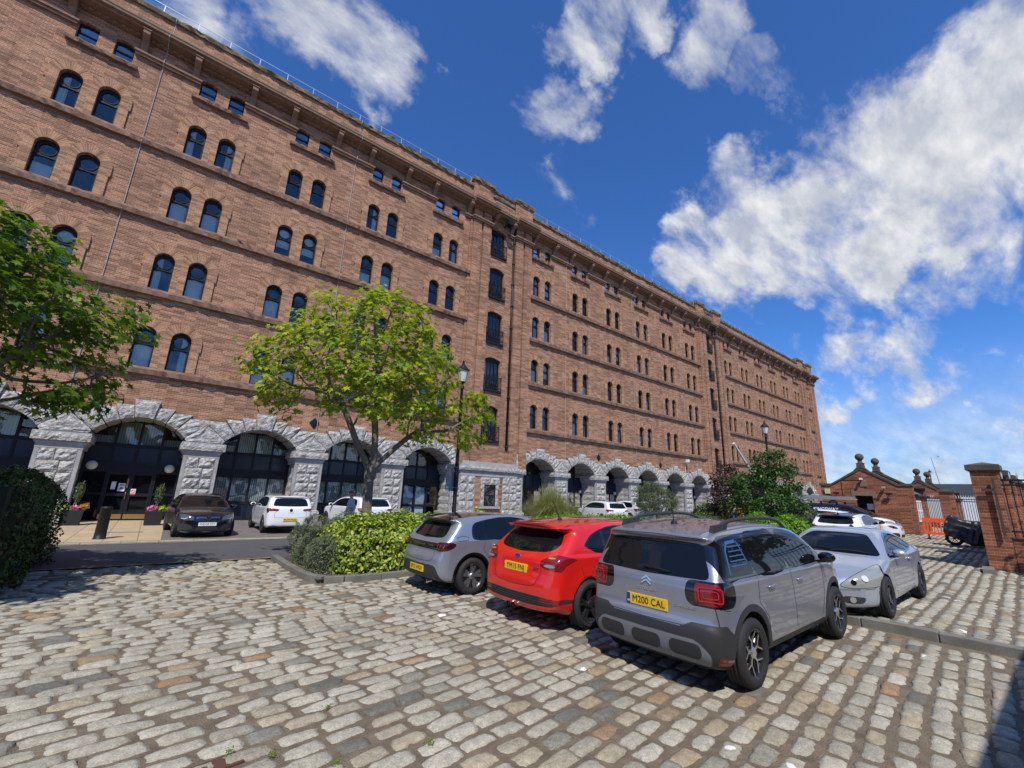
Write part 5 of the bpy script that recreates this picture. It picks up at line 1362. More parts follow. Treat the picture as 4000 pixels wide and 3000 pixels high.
def poly_raw(P): return lambda x, y, z, n: np.maximum(sd_poly(P, x, z), .35 - np.abs(y))
def poly_back(P, xmax, sym=True): P = smooth_poly(P, 4); return lambda x, y, z, n: np.maximum(sd_poly(P, np.abs(y) if sym else y, z), x - xmax)
def poly_front(P, xmin, sym=True): P = smooth_poly(P, 4); return lambda x, y, z, n: np.maximum(sd_poly(P, np.abs(y) if sym else y, z), xmin - x)
def half(P):      # closed outline given for y>=0 from centre out and back
    return P
# ------------------------------------------------------------------ the parked cars
def PLAN(L, W, rr=.0, fr=.0):
    w = W / 2
    return [(0.0 + rr, .0), (.01 + rr, w * .45), (.07 + rr, w * .78), (.20 + rr, w * .93), (.5, w * .99), (1.2, w), (L * .6, w), (L - .75, w * .97), (L - .38 - fr, w * .86), (L - .15 - fr, w * .66), (L - .03 - fr, w * .34), (L - fr, 0.0)]
def SECT(W, top, lean=.30, shelf=.035, low=.86):
    w = W / 2; return [(-.95, w * .80), (-.80, w * .90), (-.66, w * .965), (-.40, w), (-.12, w * .995), (-.02, w * .985), (.03, w * .985 - shelf), (top, w * .985 - shelf - lean * top)]
def full(P): return [(y, z) for y, z in P] + [(-y, z) for y, z in P[::-1]]
def wrapb(P, x0): P = smooth_poly(P, 4); return lambda x, y, z, n: np.maximum(sd_poly(P, np.abs(y) + np.maximum(x - x0, 0), z), x - (x0 + 1.2))
def wrapf(P, x0): P = smooth_poly(P, 4); return lambda x, y, z, n: np.maximum(sd_poly(P, np.abs(y) + np.maximum(x0 - x, 0), z), (x0 - 1.2) - x)
def rrect(cx, cy, w, h, r, n=4):
    out = []
    for qx, qy, a in ((1, 1, 0), (-1, 1, 90), (-1, -1, 180), (1, -1, 270)):
        for t in np.linspace(0, 90, n): out.append((cx + qx * (w / 2 - r) + r * math.cos(rad(a + t)), cy + qy * (h / 2 - r) + r * math.sin(rad(a + t))))
    return out
def strip_mesh(pts, w, th, m, close=False):
    mb = MB(); P = [np.array(p, float) for p in pts]
    for a, b in zip(P[:-1], P[1:]):
        d = b - a; d = d / np.linalg.norm(d); n = np.array((-d[1], d[0])) * w / 2
        mb.prism([tuple(a - n), tuple(b - n), tuple(b + n), tuple(a + n)], 0, th, plane='xy')
    return mb.mesh('badge', [m])
def disc_mesh(rx, ry, th, m, n=24, name='badge'):
    mb = MB(); mb.prism([(rx * math.cos(t), ry * math.sin(t)) for t in np.linspace(0, 2 * math.pi, n, endpoint=False)], 0, th, plane='xy'); return mb.mesh(name, [m])
P_grey = paint('steel_grey_metallic', (.30, .315, .37), .6, .33)
P_grey2 = paint('artense_grey_metallic', (.35, .375, .44), .6, .31)
P_silver = paint('silver_metallic', (.52, .56, .61), .6, .33)
P_red = paint('race_red', (.62, .012, .008), .0, .35)
P_black = paint('obsidian_black', (.006, .007, .011), .2, .25)
P_white = paint('solid_white', (.78, .79, .80), .0, .35)
def pitch(c, p): c.root.rotation_euler = (0, -p, c.root.rotation_euler.z)

# ---- 1 grey crossover in the foreground
c = Car('parked_car', 'grey metallic crossover with black roof rails and yellow rear plate, nearest car on the setts', 'car', 4.25, 1.76, 1.61, .73, 2.72, R=.335, tw=.215, rim=.238, wstyle='c3', arch=.065, flare=.028, h=.0205,
    side=[(.16, .24), (.05, .33), (0, .46), (.0, .58), (.035, .665), (.085, .70), (.095, .86), (.105, 1.0), (.15, 1.09), (.30, 1.41), (.255, 1.475), (.27, 1.515), (.27, 1.515), (.7, 1.575), (1.4, 1.605), (2.0, 1.59), (2.5, 1.53), (2.78, 1.45), (3.36, 1.12), (3.5, 1.08), (3.88, 1.01), (4.12, .90), (4.22, .74), (4.25, .5), (4.21, .28), (4.1, .2), (3.8, .19), (.4, .19)],
    plan=[(0, 0), (.005, .45), (.05, .70), (.16, .84), (.42, .875), (1.2, .88), (2.6, .88), (3.5, .85), (3.88, .77), (4.1, .60), (4.22, .32), (4.25, 0)], sect=SECT(1.76, .62, .27, .03), belt=lambda x: 1.03 + .02 * (2 - x) / 2, pos=(6.62, 3.20, .03), camber=.05, k_top=.15)
pitch(c, .024)
c.take('rear_window', M_carglass, poly_back(full([(0, 1.435), (.45, 1.425), (.60, 1.40), (.63, 1.30), (.70, 1.10), (.55, 1.075), (0, 1.062)]), .55))
c.take('tail_light_surround', M_gloss, lambda x, y, z, n: np.maximum(np.maximum(wrapb(rrect(.815, .945, .70, .245, .10), .12)(x, y, z, n), -wrapb(rrect(.74, .945, .34, .20, .06), .12)(x, y, z, n)), -1), by_side=True)
tl = c.take('tail_light', M_lamp_red, wrapb(rrect(.74, .945, .34, .20, .06), .12), by_side=True, off=.004)
c.take('side_window', M_carglass, poly_side([(1.02, 1.085), (1.02, 1.49), (1.5, 1.515), (1.78, 1.50), (1.86, 1.08)]), by_side=True)
c.take('side_window', M_carglass, poly_side([(1.95, 1.08), (1.90, 1.495), (2.35, 1.465), (2.62, 1.39), (2.98, 1.11), (2.8, 1.075)]), by_side=True)
c.take('quarter_window', M_carglass, poly_side([(.28, 1.10), (.28, 1.10), (.39, 1.44), (.6, 1.475), (.93, 1.485), (.93, 1.485), (.96, 1.09), (.96, 1.09)]), by_side=True)
c.take('window_trim', M_gloss, poly_side([(.27, 1.08), (.36, 1.46), (1.0, 1.51), (1.7, 1.53), (2.35, 1.49), (2.68, 1.40), (3.12, 1.10), (2.9, 1.055), (1.8, 1.055), (.6, 1.07)]), by_side=True)
c.take('windscreen', M_carglass, poly_front(full([(0, 1.50), (.5, 1.47), (.60, 1.42), (.72, 1.14), (.4, 1.13), (0, 1.13)]), 2.4))
Ra = c.Ra
def clad(x, y, z, n):
    r1 = np.minimum(np.hypot(x - .73, z - .335), np.hypot(x - 3.45, z - .335)) - (Ra + .075)
    rear = np.maximum(x - .47, z - (.615 + .055 * np.clip((np.abs(y) - .42) / .12, 0, 1) - .9 * np.maximum(x - .22, 0)))
    front = np.maximum(3.85 - x, z - .45)
    return np.minimum(np.minimum(r1, z - .345), np.minimum(rear, front))
def skid(x, y, z, n): return np.maximum(np.maximum(np.abs(z - .40) - .125, sd_poly(smooth_poly(full([(0, .52), (.55, .53), (.72, .40), (.66, .27), (.3, .265), (0, .27)]), 3), y, z)), x - .3)
pads = lambda x, y, z, n: np.maximum(np.minimum(sd_poly(rrect(0, .405, .36, .145, .055), y, z), sd_poly(rrect(.46, .41, .34, .145, .055), np.abs(y), z)), x - .3)
c.take('bumper_pad', M_plast, pads, off=.004)
c.take('skid_plate', M_plast_g, skid)
c.take('bumper_reflector', M_lamp_red, lambda x, y, z, n: np.maximum(sd_poly([(.74, .30), (.80, .40), (.86, .33), (.87, .27)], np.abs(y), z), x - .45), by_side=True)
c.take('plastic_cladding', M_plast, clad, off=.003)
c.finish(P_grey)
c.sidegap([[(1.0, 1.06), (.97, .80), (1.16, .62), (1.20, .40)], [(1.93, 1.05), (1.95, .8), (1.99, .38)], [(3.02, 1.08), (3.03, .7), (2.9, .40)], [(.13, .83), (.30, .80)]])
c.seams([([(-.80, .62), (-.79, .70), (-.73, 1.04)], 'B'), ([(.80, .62), (.79, .70), (.73, 1.04)], 'B'), ([(-.76, .655), (-.5, .63), (0, .62), (.5, .63), (.76, .655)], 'B'), ([(-.80, .83), (-.56, .83)], 'B'), ([(.80, .83), (.56, .83)], 'B'), ([(-.60, 1.47), (0, 1.49), (.60, 1.47)], 'B')])
for s_ in (-1, 1):
    c.mirror(2.96, 1.07, s_, M_gloss, 1.0); c.handle(1.30, .93, s_, P_grey); c.handle(2.16, .92, s_, P_grey)
    mb = MB(); xs = np.linspace(.62, 2.55, 14); pts = []
    for i, x in enumerate(xs):
        p, n = c.proj((x, s_ * .60), 'T'); e = min(i, 13 - i); pts.append((x - c.xc, s_ * .60, p[2] + (.0, .055, .075, .08)[min(e, 3)]))
    mb.tube(pts, .022, 8); p, n = c.proj((.66, s_ * .6), 'T'); mb.prism([(.50 - c.xc, p[2] - .03), (.82 - c.xc, p[2] - .01), (.86 - c.xc, p[2] + .07), (.54 - c.xc, p[2] + .055)], s_ * .6 - .025, s_ * .6 + .025)
    mb.build('roof_rail', M_plast, c.root)
c.plate((0, .765), 'B', 'M200 CAL', True, eu=True)
# two chevrons and the lettering
for dz in (0, -.036): c.mark(strip_mesh([(-.062, .0 + dz), (0, .042 + dz), (.062, 0 + dz)], .019, .006, M_chrome), (.0, .985), 'B')
t = text_mesh('CITROËN', .042, M_chrome, 1.35, .002, bold=.001); c.mark(t, (.0, .895), 'B', 'badge_lettering', .003)
t = text_mesh('C3 AIRCROSS', .036, M_chrome, 1.15, .002, bold=.0006); c.mark(t, (-.46, .795), 'B', 'badge_lettering', .003)
c.wiper((.06, 1.12), (-.28, 1.10)); c.aerial(.75, 0, .16, -.2)
for s_, o in ((-1, tl[0]), (1, tl[-1])):
    for w_, h_ in ((.24, .13), (.15, .07)):
        pts = rrect(0, 0, w_, h_, .02); me = strip_mesh(pts + pts[:1], .010, .002, bpy.data.materials.get('bright_red_strip') or mat('bright_red_strip', (.42, .02, .03), .25, coat=1)); c.mark(me, (s_ * .735, .95), 'B', 'light_strip', .003, parent=o)
for k in range(4):     # blue stripes on the quarter glass
    pass
M_sticker = mat('blue_film', (.03, .10, .27), .4); mb = MB()
for s_, v in ((-1, 'R'), (1, 'L')):
    c.seam([(.42, 1.12), (.47, 1.36), (.55, 1.43), (.76, 1.44)], v, w=.03, mb=mb, lift=.002)
    for k in range(5): c.seam([(.50 + k * .010, 1.20 + k * .048), (.86, 1.20 + k * .048)], v, w=.012, mb=mb, lift=.002)
    c.seam([(.78, 1.44), (.88, 1.22)], v, w=.02, mb=mb, lift=.002)
mb.build('window_sticker', M_sticker, c.root)

# ---- 2 red hatchback
c = Car('parked_car', 'bright red sporty hatchback with black wheels and roof spoiler', 'car', 4.36, 1.83, 1.48, .80, 2.66, R=.335, tw=.225, rim=.255, wstyle='black5', arch=.045, flare=.035, h=.0215,
    side=[(.20, .25), (.06, .27), (.01, .42), (.02, .60), (.075, .74), (.10, .84), (.13, .96), (.24, 1.05), (.60, 1.335), (.60, 1.335), (.40, 1.355), (.39, 1.405), (.39, 1.405), (.8, 1.445), (1.5, 1.475), (2.1, 1.465), (2.6, 1.40), (3.35, 1.04), (3.5, 1.0), (4.0, .88), (4.25, .74), (4.35, .55), (4.36, .35), (4.25, .2), (4, .17), (.45, .18)],
    plan=PLAN(4.36, 1.83), sect=SECT(1.83, .52, .36, .05), belt=lambda x: .96 + .05 * np.clip((1.8 - x) / 1.4, 0, 1), pos=(6.68, 5.56, .03), camber=.055, k_top=.13)
pitch(c, .022)
c.take('rear_window', M_carglass, poly_back(full([(0, 1.34), (.40, 1.335), (.56, 1.30), (.66, 1.16), (.60, 1.08), (.45, 1.045), (0, 1.02)]), .75))
tl = c.take('tail_light', M_lamp_red, wrapb([(.52, .93), (.60, .985), (.80, 1.03), (.98, 1.02), (1.25, .97), (1.25, .97), (1.02, .90), (.92, .83), (.86, .82), (.55, .86)], .18), by_side=True, off=.003)
c.take('side_window', M_carglass, poly_side([(1.30, 1.03), (1.28, 1.33), (1.5, 1.375), (1.72, 1.37), (1.80, 1.0), (1.5, 1.0)]), by_side=True)
c.take('side_window', M_carglass, poly_side([(1.90, .99), (1.84, 1.375), (2.25, 1.345), (2.55, 1.26), (2.98, 1.02), (2.8, .985)]), by_side=True)
c.take('quarter_window', M_carglass, poly_side([(.80, 1.14), (.80, 1.14), (1.0, 1.27), (1.20, 1.32), (1.20, 1.32), (1.22, 1.03), (1.22, 1.03), (.95, 1.06)]), by_side=True)
c.take('window_trim', M_gloss, poly_side([(.75, 1.14), (.75, 1.14), (1.0, 1.295), (1.5, 1.395), (2.0, 1.395), (2.56, 1.28), (3.1, 1.02), (2.9, .97), (1.6, .98), (1.0, 1.03)]), by_side=True)
c.take('windscreen', M_carglass, poly_front(full([(0, 1.40), (.45, 1.37), (.55, 1.32), (.70, 1.06), (.4, 1.05), (0, 1.05)]), 2.3))
c.take('bumper_insert', M_plast, lambda x, y, z, n: np.maximum(np.maximum(sd_poly(smooth_poly(full([(0, .47), (.50, .475), (.86, .46), (.90, .41), (.80, .37), (.5, .345), (.3, .335), (0, .335)]), 3), y, z), x - .5), -np.maximum(sd_poly([(.58, .47), (.84, .45), (.85, .395), (.56, .40)], np.abs(y), z), -1)))
c.take('bumper_reflector', M_lamp_red, lambda x, y, z, n: np.maximum(sd_poly([(.58, .47), (.84, .45), (.85, .395), (.56, .40)], np.abs(y), z), x - .5), by_side=True)
c.finish(P_red)
mb = MB(); NS = 18
for i in range(NS + 1):
    y_ = -.60 + 1.2 * i / NS; e = abs(y_) / .60; p, n_ = c.proj((.66, y_), 'T'); zt = p[2] + .012; xb = .34 + .10 * e * e
    row = [mb.vert((.80 - c.xc, y_, zt + .012 - .03)), mb.vert((.62 - c.xc, y_, zt + .006)), mb.vert((xb - c.xc, y_, zt + .004 - .05 * e ** 3)), mb.vert((xb + .01 - c.xc, y_, zt - .030 - .05 * e ** 3)), mb.vert((.62 - c.xc, y_, zt - .05))]
    if i:
        for q in range(5): mb.f.append([prev_[q], row[q], row[(q + 1) % 5], prev_[(q + 1) % 5]]); mb.m.append(0)
    else: mb.f.append(row); mb.m.append(0)
    prev_ = row
mb.f.append(prev_[::-1]); mb.m.append(0); mb.build('spoiler', P_red, c.root, smooth=False)
c.sidegap([[(1.24, 1.0), (1.12, .75), (1.30, .55), (1.34, .28)], [(1.86, .98), (1.88, .7), (1.93, .26)], [(2.98, .99), (3.02, .6), (2.88, .28)], [(.62, .86), (.66, .72), (.84, .73), (.9, .86)]])
c.seams([([(-.52, .90), (-.55, .80), (-.47, .62), (-.35, .585), (0, .57), (.35, .585), (.47, .62), (.55, .80), (.52, .90)], 'B'), ([(-.6, 1.37), (-.3, 1.39), (.3, 1.39), (.6, 1.37)], 'T')])
mb = MB()
for z_ in (.365, .395, .425, .455): c.seam([(-.78, z_), (-.4, z_), (0, z_ - .005), (.4, z_), (.78, z_)], 'B', w=.010, mb=mb, lift=.002)
mb.build('grille_slat', M_well, c.root)
for s_ in (-1, 1): c.mirror(2.90, 1.0, s_, P_red); c.handle(1.50, .90, s_, P_red); c.handle(2.35, .90, s_, P_red)
c.plate((0, .80), 'B', 'YM15 FNJ', True)
c.mark(disc_mesh(.062, .028, .006, M_blue_ink), (0, .955), 'B'); c.mark(disc_mesh(.070, .034, .003, M_chrome), (0, .955), 'B')
t = text_mesh('ST', .06, M_lamp_red, 1.6, .003, bold=.003); c.mark(t, (-.45, .82), 'B', 'badge_lettering', .003)
for o, s_ in ((tl[0], -1), (tl[-1], 1)):
    c.mark(disc_mesh(.10, .022, .003, M_lamp_clear, name='reversing_lamp'), (s_ * .70, .885), 'B', 'reversing_lamp', .004, parent=o); c.mark(disc_mesh(.07, .018, .003, M_amber, name='indicator'), (s_ * .70, .985), 'B', 'indicator', .006, parent=o)
mb = MB()
for dy in (-.055, .055): 
    e = rrect(dy, .275, .10, .07, .03); mb.prism(e, -.02 - c.xc + .02, .18 - c.xc, plane='yz', caps=False); e = rrect(dy, .275, .085, .055, .025); mb.prism(e, .02 - c.xc, .18 - c.xc, m=1, plane='yz')
mb.build('exhaust', [M_chrome, M_well], c.root)
c.wiper((.02, 1.06), (-.30, 1.08)); c.aerial(1.05, 0, .28, -.6)

# ---- 3 grey supermini with a black roof
SIDE208 = [(.14, .25), (.03, .33), (0, .48), (.02, .64), (.085, .76), (.10, .90), (.20, 1.0), (.45, 1.275), (.45, 1.275), (.33, 1.31), (.35, 1.345), (.35, 1.345), (.8, 1.405), (1.4, 1.43), (1.9, 1.415), (2.4, 1.345), (3.05, 1.02), (3.2, .985), (3.7, .89), (3.95, .75), (4.05, .55), (4.06, .35), (3.95, .2), (3.7, .17), (.4, .19)]
def small_hatch(label, pos, rz, pnt, roofm, tailf, wst, h, plate_txt, yellow=True, kind='208', name='parked_car', **kw):
    c = Car(name, label, 'car', 4.06, 1.75, 1.43, .76, 2.54, R=.325, tw=.205, rim=.235 if kind == '208' else .22, wstyle=wst, arch=.055, flare=.028, h=h, side=SIDE208, plan=PLAN(4.06, 1.75), sect=SECT(1.75, .50, .33, .04), belt=lambda x: .955 + .03 * np.clip((1.6 - x) / 1.2, 0, 1), pos=pos, rz=rz, camber=.055, k_top=.13, **kw)
    c.take('rear_window', M_carglass, poly_back(full([(0, 1.29), (.42, 1.28), (.53, 1.24), (.60, 1.06), (.52, 1.01), (0, .985)]), .62))
    c.take('side_window', M_carglass, poly_side([(1.10, .99), (1.08, 1.30), (1.3, 1.335), (1.6, 1.345), (1.70, .975)]), by_side=True)
    c.take('side_window', M_carglass, poly_side([(1.78, .97), (1.72, 1.345), (2.1, 1.305), (2.4, 1.205), (2.74, 1.0), (2.6, .965)]), by_side=True)
    c.take('quarter_window', M_carglass, poly_side([(.83, 1.00), (.81, 1.20), (.90, 1.265), (1.03, 1.295), (1.03, 1.295), (1.05, .99), (1.05, .99)]), by_side=True)
    c.take('window_trim', M_gloss, poly_side([(.79, .975), (.77, 1.20), (.90, 1.29), (1.5, 1.365), (2.0, 1.345), (2.42, 1.22), (2.9, .99), (2.7, .95), (1.5, .955)]), by_side=True)
    c.take('windscreen', M_carglass, poly_front(full([(0, 1.345), (.45, 1.32), (.54, 1.27), (.66, 1.03), (.4, 1.02), (0, 1.02)]), 2.1))
    tailf(c)
    if roofm: c.take('roof', roofm, lambda x, y, z, n: np.maximum(np.maximum(1.285 - z, x - 2.6), np.abs(y) - (.565 - .0 * x)))
    return c
def tail208(c):
    c.take('light_bar', M_gloss, lambda x, y, z, n: np.maximum(np.maximum(np.abs(z - .86) - .062, np.abs(y) - .56), x - .4))
    c.tl = c.take('tail_light', M_lamp_dark, wrapb([(.56, .80), (.56, .92), (.80, .945), (1.02, .935), (1.08, .90), (1.02, .85), (.86, .80)], .14), by_side=True, off=.003)
    c.take('lower_bumper', M_plast, lambda x, y, z, n: np.maximum(sd_poly(smooth_poly(full([(0, .53), (.58, .53), (.70, .40), (.74, .23), (0, .20)]), 3), y, z), x - .4))
    Ra_ = c.Ra; c.take('arch_trim', M_gloss, lambda x, y, z, n: np.minimum(np.minimum(np.hypot(x - .76, z - .325), np.hypot(x - 3.30, z - .325)) - (Ra_ + .045), z - .27), off=.002)
c = small_hatch('silver grey small hatchback with a gloss black roof, left of the red hatchback', (6.33, 8.20, .03), 0, P_grey2, M_gloss, tail208, 'turbine', .0225, 'KP72 WGV')
pitch(c, .02); c.finish(P_grey2)
c.sidegap([[(1.06, .96), (1.0, .78), (1.16, .60), (1.22, .30)], [(1.75, .96), (1.77, .7), (1.82, .29)], [(.40, 1.02), (.52, 1.05), (.66, 1.03), (.64, .97), (.44, .965), (.40, 1.02)]])
c.seams([([(-.50, .79), (-.53, .70), (-.46, .60), (0, .585), (.46, .60), (.53, .70), (.50, .79)], 'B')])
for s_ in (-1, 1): c.mirror(2.74, .98, s_, M_gloss); c.handle(1.32, .86, s_, P_grey2); c.handle(2.12, .86, s_, P_grey2)
c.plate((0, .44), 'B', 'KP72 WGV', True)
t = text_mesh('PEUGEOT', .036, M_chrome, 1.9, .001); c.mark(t, (0, .86), 'B', 'badge_lettering', .003)
M_redstrip = bpy.data.materials['bright_red_strip']
for o, s_ in ((c.tl[0], -1), (c.tl[-1], 1)):
    for k in range(3): c.mark(strip_mesh([(-.012, -.035), (0, .0), (.010, .035)], .014, .002, M_redstrip), (s_ * (.61 + .075 * k), .875), 'B', 'light_claw', .004, parent=o)
    c.mark(strip_mesh([(-.055, 0), (.055, 0)], .03, .004, M_lamp_red), (s_ * .60, .315), 'B', 'bumper_reflector', .004)
mb = MB(); mb.lathe([(.035, 0), (.04, .03), (.04, .12)], (0, 0, 0), 16); me = mb.mesh('exhaust', [M_chrome]); me.transform(Matrix.Rotation(rad(90), 4, 'Y')); me.transform(Matrix.Translation((.03 - c.xc, -.36, .24))); link('exhaust', me, c.root)
t = text_mesh('208', .04, M_chrome, 1.3, .001); c.mark(t, (.46, .735), 'B', 'badge_lettering', .003)
c.wiper((.05, 1.03), (-.25, 1.03)); c.aerial(.80, 0, .2, -.5)

# ---- 4 silver coupe facing the camera
c = Car('parked_car', 'silver two door coupe facing the camera with a scraped bumper corner', 'car', 4.33, 1.74, 1.31, .82, 2.60, R=.315, tw=.205, rim=.215, wstyle='dark', arch=.04, flare=.03, h=.0215,
    side=[(.10, .3), (.02, .42), (0, .6), (.02, .84), (.08, .97), (.35, .99), (.62, 1.02), (1.35, 1.265), (1.8, 1.31), (2.25, 1.285), (2.6, 1.18), (3.12, .915), (3.25, .88), (3.85, .75), (4.15, .62), (4.29, .48), (4.33, .33), (4.28, .19), (4.05, .155), (.45, .17)],
    plan=[(0, 0), (.03, .45), (.14, .70), (.4, .83), (1.0, .87), (2.4, .865), (3.4, .85), (3.8, .78), (4.08, .62), (4.25, .38), (4.33, 0)], sect=SECT(1.74, .45, .48, .05), belt=lambda x: .86 + .05 * np.clip((2.4 - x) / 2, 0, 1), pos=(11.0, 2.96, .155), rz=math.pi, camber=.07, k_top=.12)
c.root.scale = (.955, 1, 1); pitch(c, -.016)
c.take('windscreen', M_carglass, poly_front(full([(0, 1.235), (.40, 1.22), (.50, 1.17), (.71, .93), (.68, .90), (.4, .905), (0, .91)]), 2.2))
c.take('rear_window', M_carglass, poly_back(full([(0, 1.22), (.40, 1.20), (.52, 1.06), (0, 1.03)]), 1.3))
HLC = smooth_poly([(.40, .49), (.45, .57), (.60, .70), (.735, .80), (.80, .74), (.84, .60), (.84, .52), (.60, .475)], 3)
c.take('headlight', M_lamp_clear, lambda x, y, z, n: np.maximum(sd_poly(HLC, np.abs(y), z), 3.45 - x), by_side=True, off=.003)
c.take('headlight_seal', M_gloss, lambda x, y, z, n: np.maximum(sd_poly(HLC, np.abs(y), z) - .010, 3.42 - x), by_side=True)
c.take('side_window', M_carglass, poly_side([(1.55, .93), (1.40, 1.14), (1.6, 1.20), (1.95, 1.225), (2.25, 1.19), (2.78, .92), (2.6, .895)]), by_side=True)
c.take('quarter_window', M_carglass, poly_side([(.95, 1.02), (.95, 1.02), (1.32, 1.12), (1.46, .93), (1.46, .93), (1.2, .95)]), by_side=True)
c.take('window_trim', M_gloss, poly_side([(.88, 1.02), (1.4, 1.17), (1.95, 1.25), (2.28, 1.21), (2.88, .91), (2.6, .875), (1.4, .905)]), by_side=True)
c.take('fog_lamp_recess', M_plast, lambda x, y, z, n: np.maximum(sd_poly(smooth_poly([(.40, .255), (.42, .345), (.62, .345), (.66, .33), (.62, .25)], 3), np.abs(y), z), 3.8 - x), by_side=True)
c.take('grille', M_plast, lambda x, y, z, n: np.maximum(sd_poly(rrect(0, .27, .60, .13, .04), y, z), 3.8 - x))
c.take('scrape', mat('scraped_filler', (.72, .72, .70), .8), lambda x, y, z, n: np.maximum(np.maximum(sd_poly([(3.98, .46), (4.10, .455), (4.12, .40), (4.07, .32), (4.03, .38), (3.97, .42)], x, z) + .010 * np.sin(z * 190), .1 + y), -1))
c.finish(P_silver)
c.sidegap([[(1.46, .89), (1.42, .55), (1.5, .22)], [(2.78, .86), (2.9, .55), (2.72, .22)], [(3.60, .72), (3.72, .58), (3.86, .47), (4.02, .46)]])
c.seams([([(-.70, .86), (-.66, .76), (-.55, .62), (-.42, .53)], 'F'), ([(.70, .86), (.66, .76), (.55, .62), (.42, .53)], 'F'), ([(-.62, .455), (-.3, .43), (0, .42), (.3, .43), (.62, .455)], 'F')])
for s_ in (-1, 1):
    c.mirror(2.62, .90, s_, P_silver, .95); c.handle(1.62, .80, s_, P_silver); c.mark(disc_mesh(.045, .045, .006, M_lamp_clear, name='fog_lamp'), (s_ * .52, .30), 'F', 'fog_lamp', .004); c.mark(disc_mesh(.052, .05, .006, mat('lamp_reflector', (.62, .62, .58), .3), name='headlamp_bowl'), (s_ * .67, .62), 'F', 'headlamp_bowl', .005); c.mark(disc_mesh(.04, .04, .006, M_gloss, name='headlamp_bowl'), (s_ * .55, .56), 'F', 'headlamp_bowl', .005)
mb = MB()
for a, b in (((.10, .935), (-.48, .945)), ((.55, .925), (.02, .925))):
    p, n = c.proj(a, 'F'); q, n2 = c.proj(b, 'F'); o = np.array((c.xc, 0, 0)); mb.tube([p + n * .012 - o, (p + q) / 2 + np.array((.0, 0, .035)) - o, q + n2 * .015 - o], .011, 5)
mb.build('wiper', M_iron, c.root); c.aerial(1.55, 0, .03, 0)

# ---- 5 white supermini with black roof beyond the coupe
def tailcorsa(c):
    c.tl = c.take('tail_light', M_lamp_dark, wrapb([(.50, .86), (.50, .86), (.68, .91), (.90, .925), (1.03, .87), (.95, .82), (.70, .815)], .14), by_side=True, off=.003)
c = small_hatch('white small hatchback with black roof seen from behind, beside the bright clipped bushes', (23.15, 6.0, .335), 0, P_white, M_gloss, tailcorsa, 'plain', .032, '', kind='corsa')
pitch(c, .02); c.root.scale = (1, 1, .90)
c.finish(P_white); c.sidegap([[(1.06, .96), (1.0, .78), (1.16, .60), (1.22, .30)], [(1.75, .96), (1.77, .7), (1.82, .29)]])
for s_ in (-1, 1): c.mirror(2.74, .98, s_, M_gloss); c.handle(1.32, .86, s_, P_white); c.handle(2.12, .86, s_, P_white); c.mark(strip_mesh([(-.09, .0), (.09, .0)], .03, .003, M_redstrip), (s_ * .66, .865), 'B', 'light_strip', .004, parent=c.tl[0 if s_ < 0 else -1])
c.mark(disc_mesh(.07, .065, .01, M_gloss), (0, .86), 'B'); c.wiper((.03, 1.04), (-.3, 1.04)); c.aerial(.75, 0, .2, -.5)

# ---- 6 white car facing right in front of the van
c = Car('parked_car', 'white hatchback side on, nose to the right, just in front of the works van', 'car', 4.33, 1.78, 1.43, .80, 2.69, R=.32, tw=.2, rim=.22, wstyle='dark', arch=.05, flare=.025, h=.034,
    side=[(.14, .25), (.03, .33), (0, .48), (.02, .7), (.10, .92), (.22, 1.02), (.5, 1.33), (.45, 1.37), (.8, 1.41), (1.5, 1.43), (2.0, 1.40), (2.5, 1.31), (3.1, 1.03), (3.25, 1.0), (3.9, .90), (4.2, .78), (4.31, .6), (4.33, .35), (4.22, .2), (3.9, .17), (.4, .19)],
    plan=PLAN(4.33, 1.78), sect=SECT(1.78, .50, .36, .045), belt=lambda x: .95 + .02 * np.clip((2 - x) / 2, 0, 1), pos=(26.45, 7.05, .40), rz=-math.pi / 2, camber=.055)
c.take('headlight', M_lamp_head, wrapf([(.46, .66), (.46, .66), (.55, .745), (.80, .80), (1.05, .80), (1.05, .80), (.95, .73), (.80, .67), (.6, .65)], 4.18), by_side=True, off=.003)
c.take('kidney_grille', M_gloss, lambda x, y, z, n: np.maximum(sd_poly(smooth_poly([(.03, .58), (.04, .74), (.20, .74), (.23, .66), (.19, .57)], 3), np.abs(y), z), 4.0 - x), by_side=True)
c.take('air_intake', M_plast, lambda x, y, z, n: np.maximum(np.minimum(sd_poly(smooth_poly([(.46, .28), (.48, .44), (.70, .46), (.76, .40), (.70, .28)], 3), np.abs(y), z), sd_poly(rrect(0, .33, .66, .14, .04), y, z)), 3.9 - x))
c.take('side_window', M_carglass, poly_side([(1.05, 1.0), (1.05, 1.31), (1.5, 1.35), (2.1, 1.30), (2.45, 1.21), (2.9, .99), (2.7, .965)]), by_side=True)
c.take('windscreen', M_carglass, poly_front(full([(0, 1.34), (.45, 1.31), (.56, 1.24), (.70, 1.04), (.4, 1.03), (0, 1.03)]), 2.1))
c.take('rear_window', M_carglass, poly_back(full([(0, 1.31), (.42, 1.30), (.60, 1.08), (0, 1.04)]), .62))
c.finish(P_white)
for s_ in (-1, 1): c.mirror(2.72, .98, s_, M_gloss); c.mark(disc_mesh(.045, .045, .004, M_gloss, name='headlamp_bowl'), (s_ * .66, .73), 'F', 'headlamp_bowl', .005)
c.root.scale = (1, 1, .91); c.mark(disc_mesh(.038, .038, .006, M_blue_ink), (0, .80), 'F'); c.sidegap([[(2.95, .95), (3.05, .6), (2.9, .28)], [(2.0, .96), (2.05, .28)]])

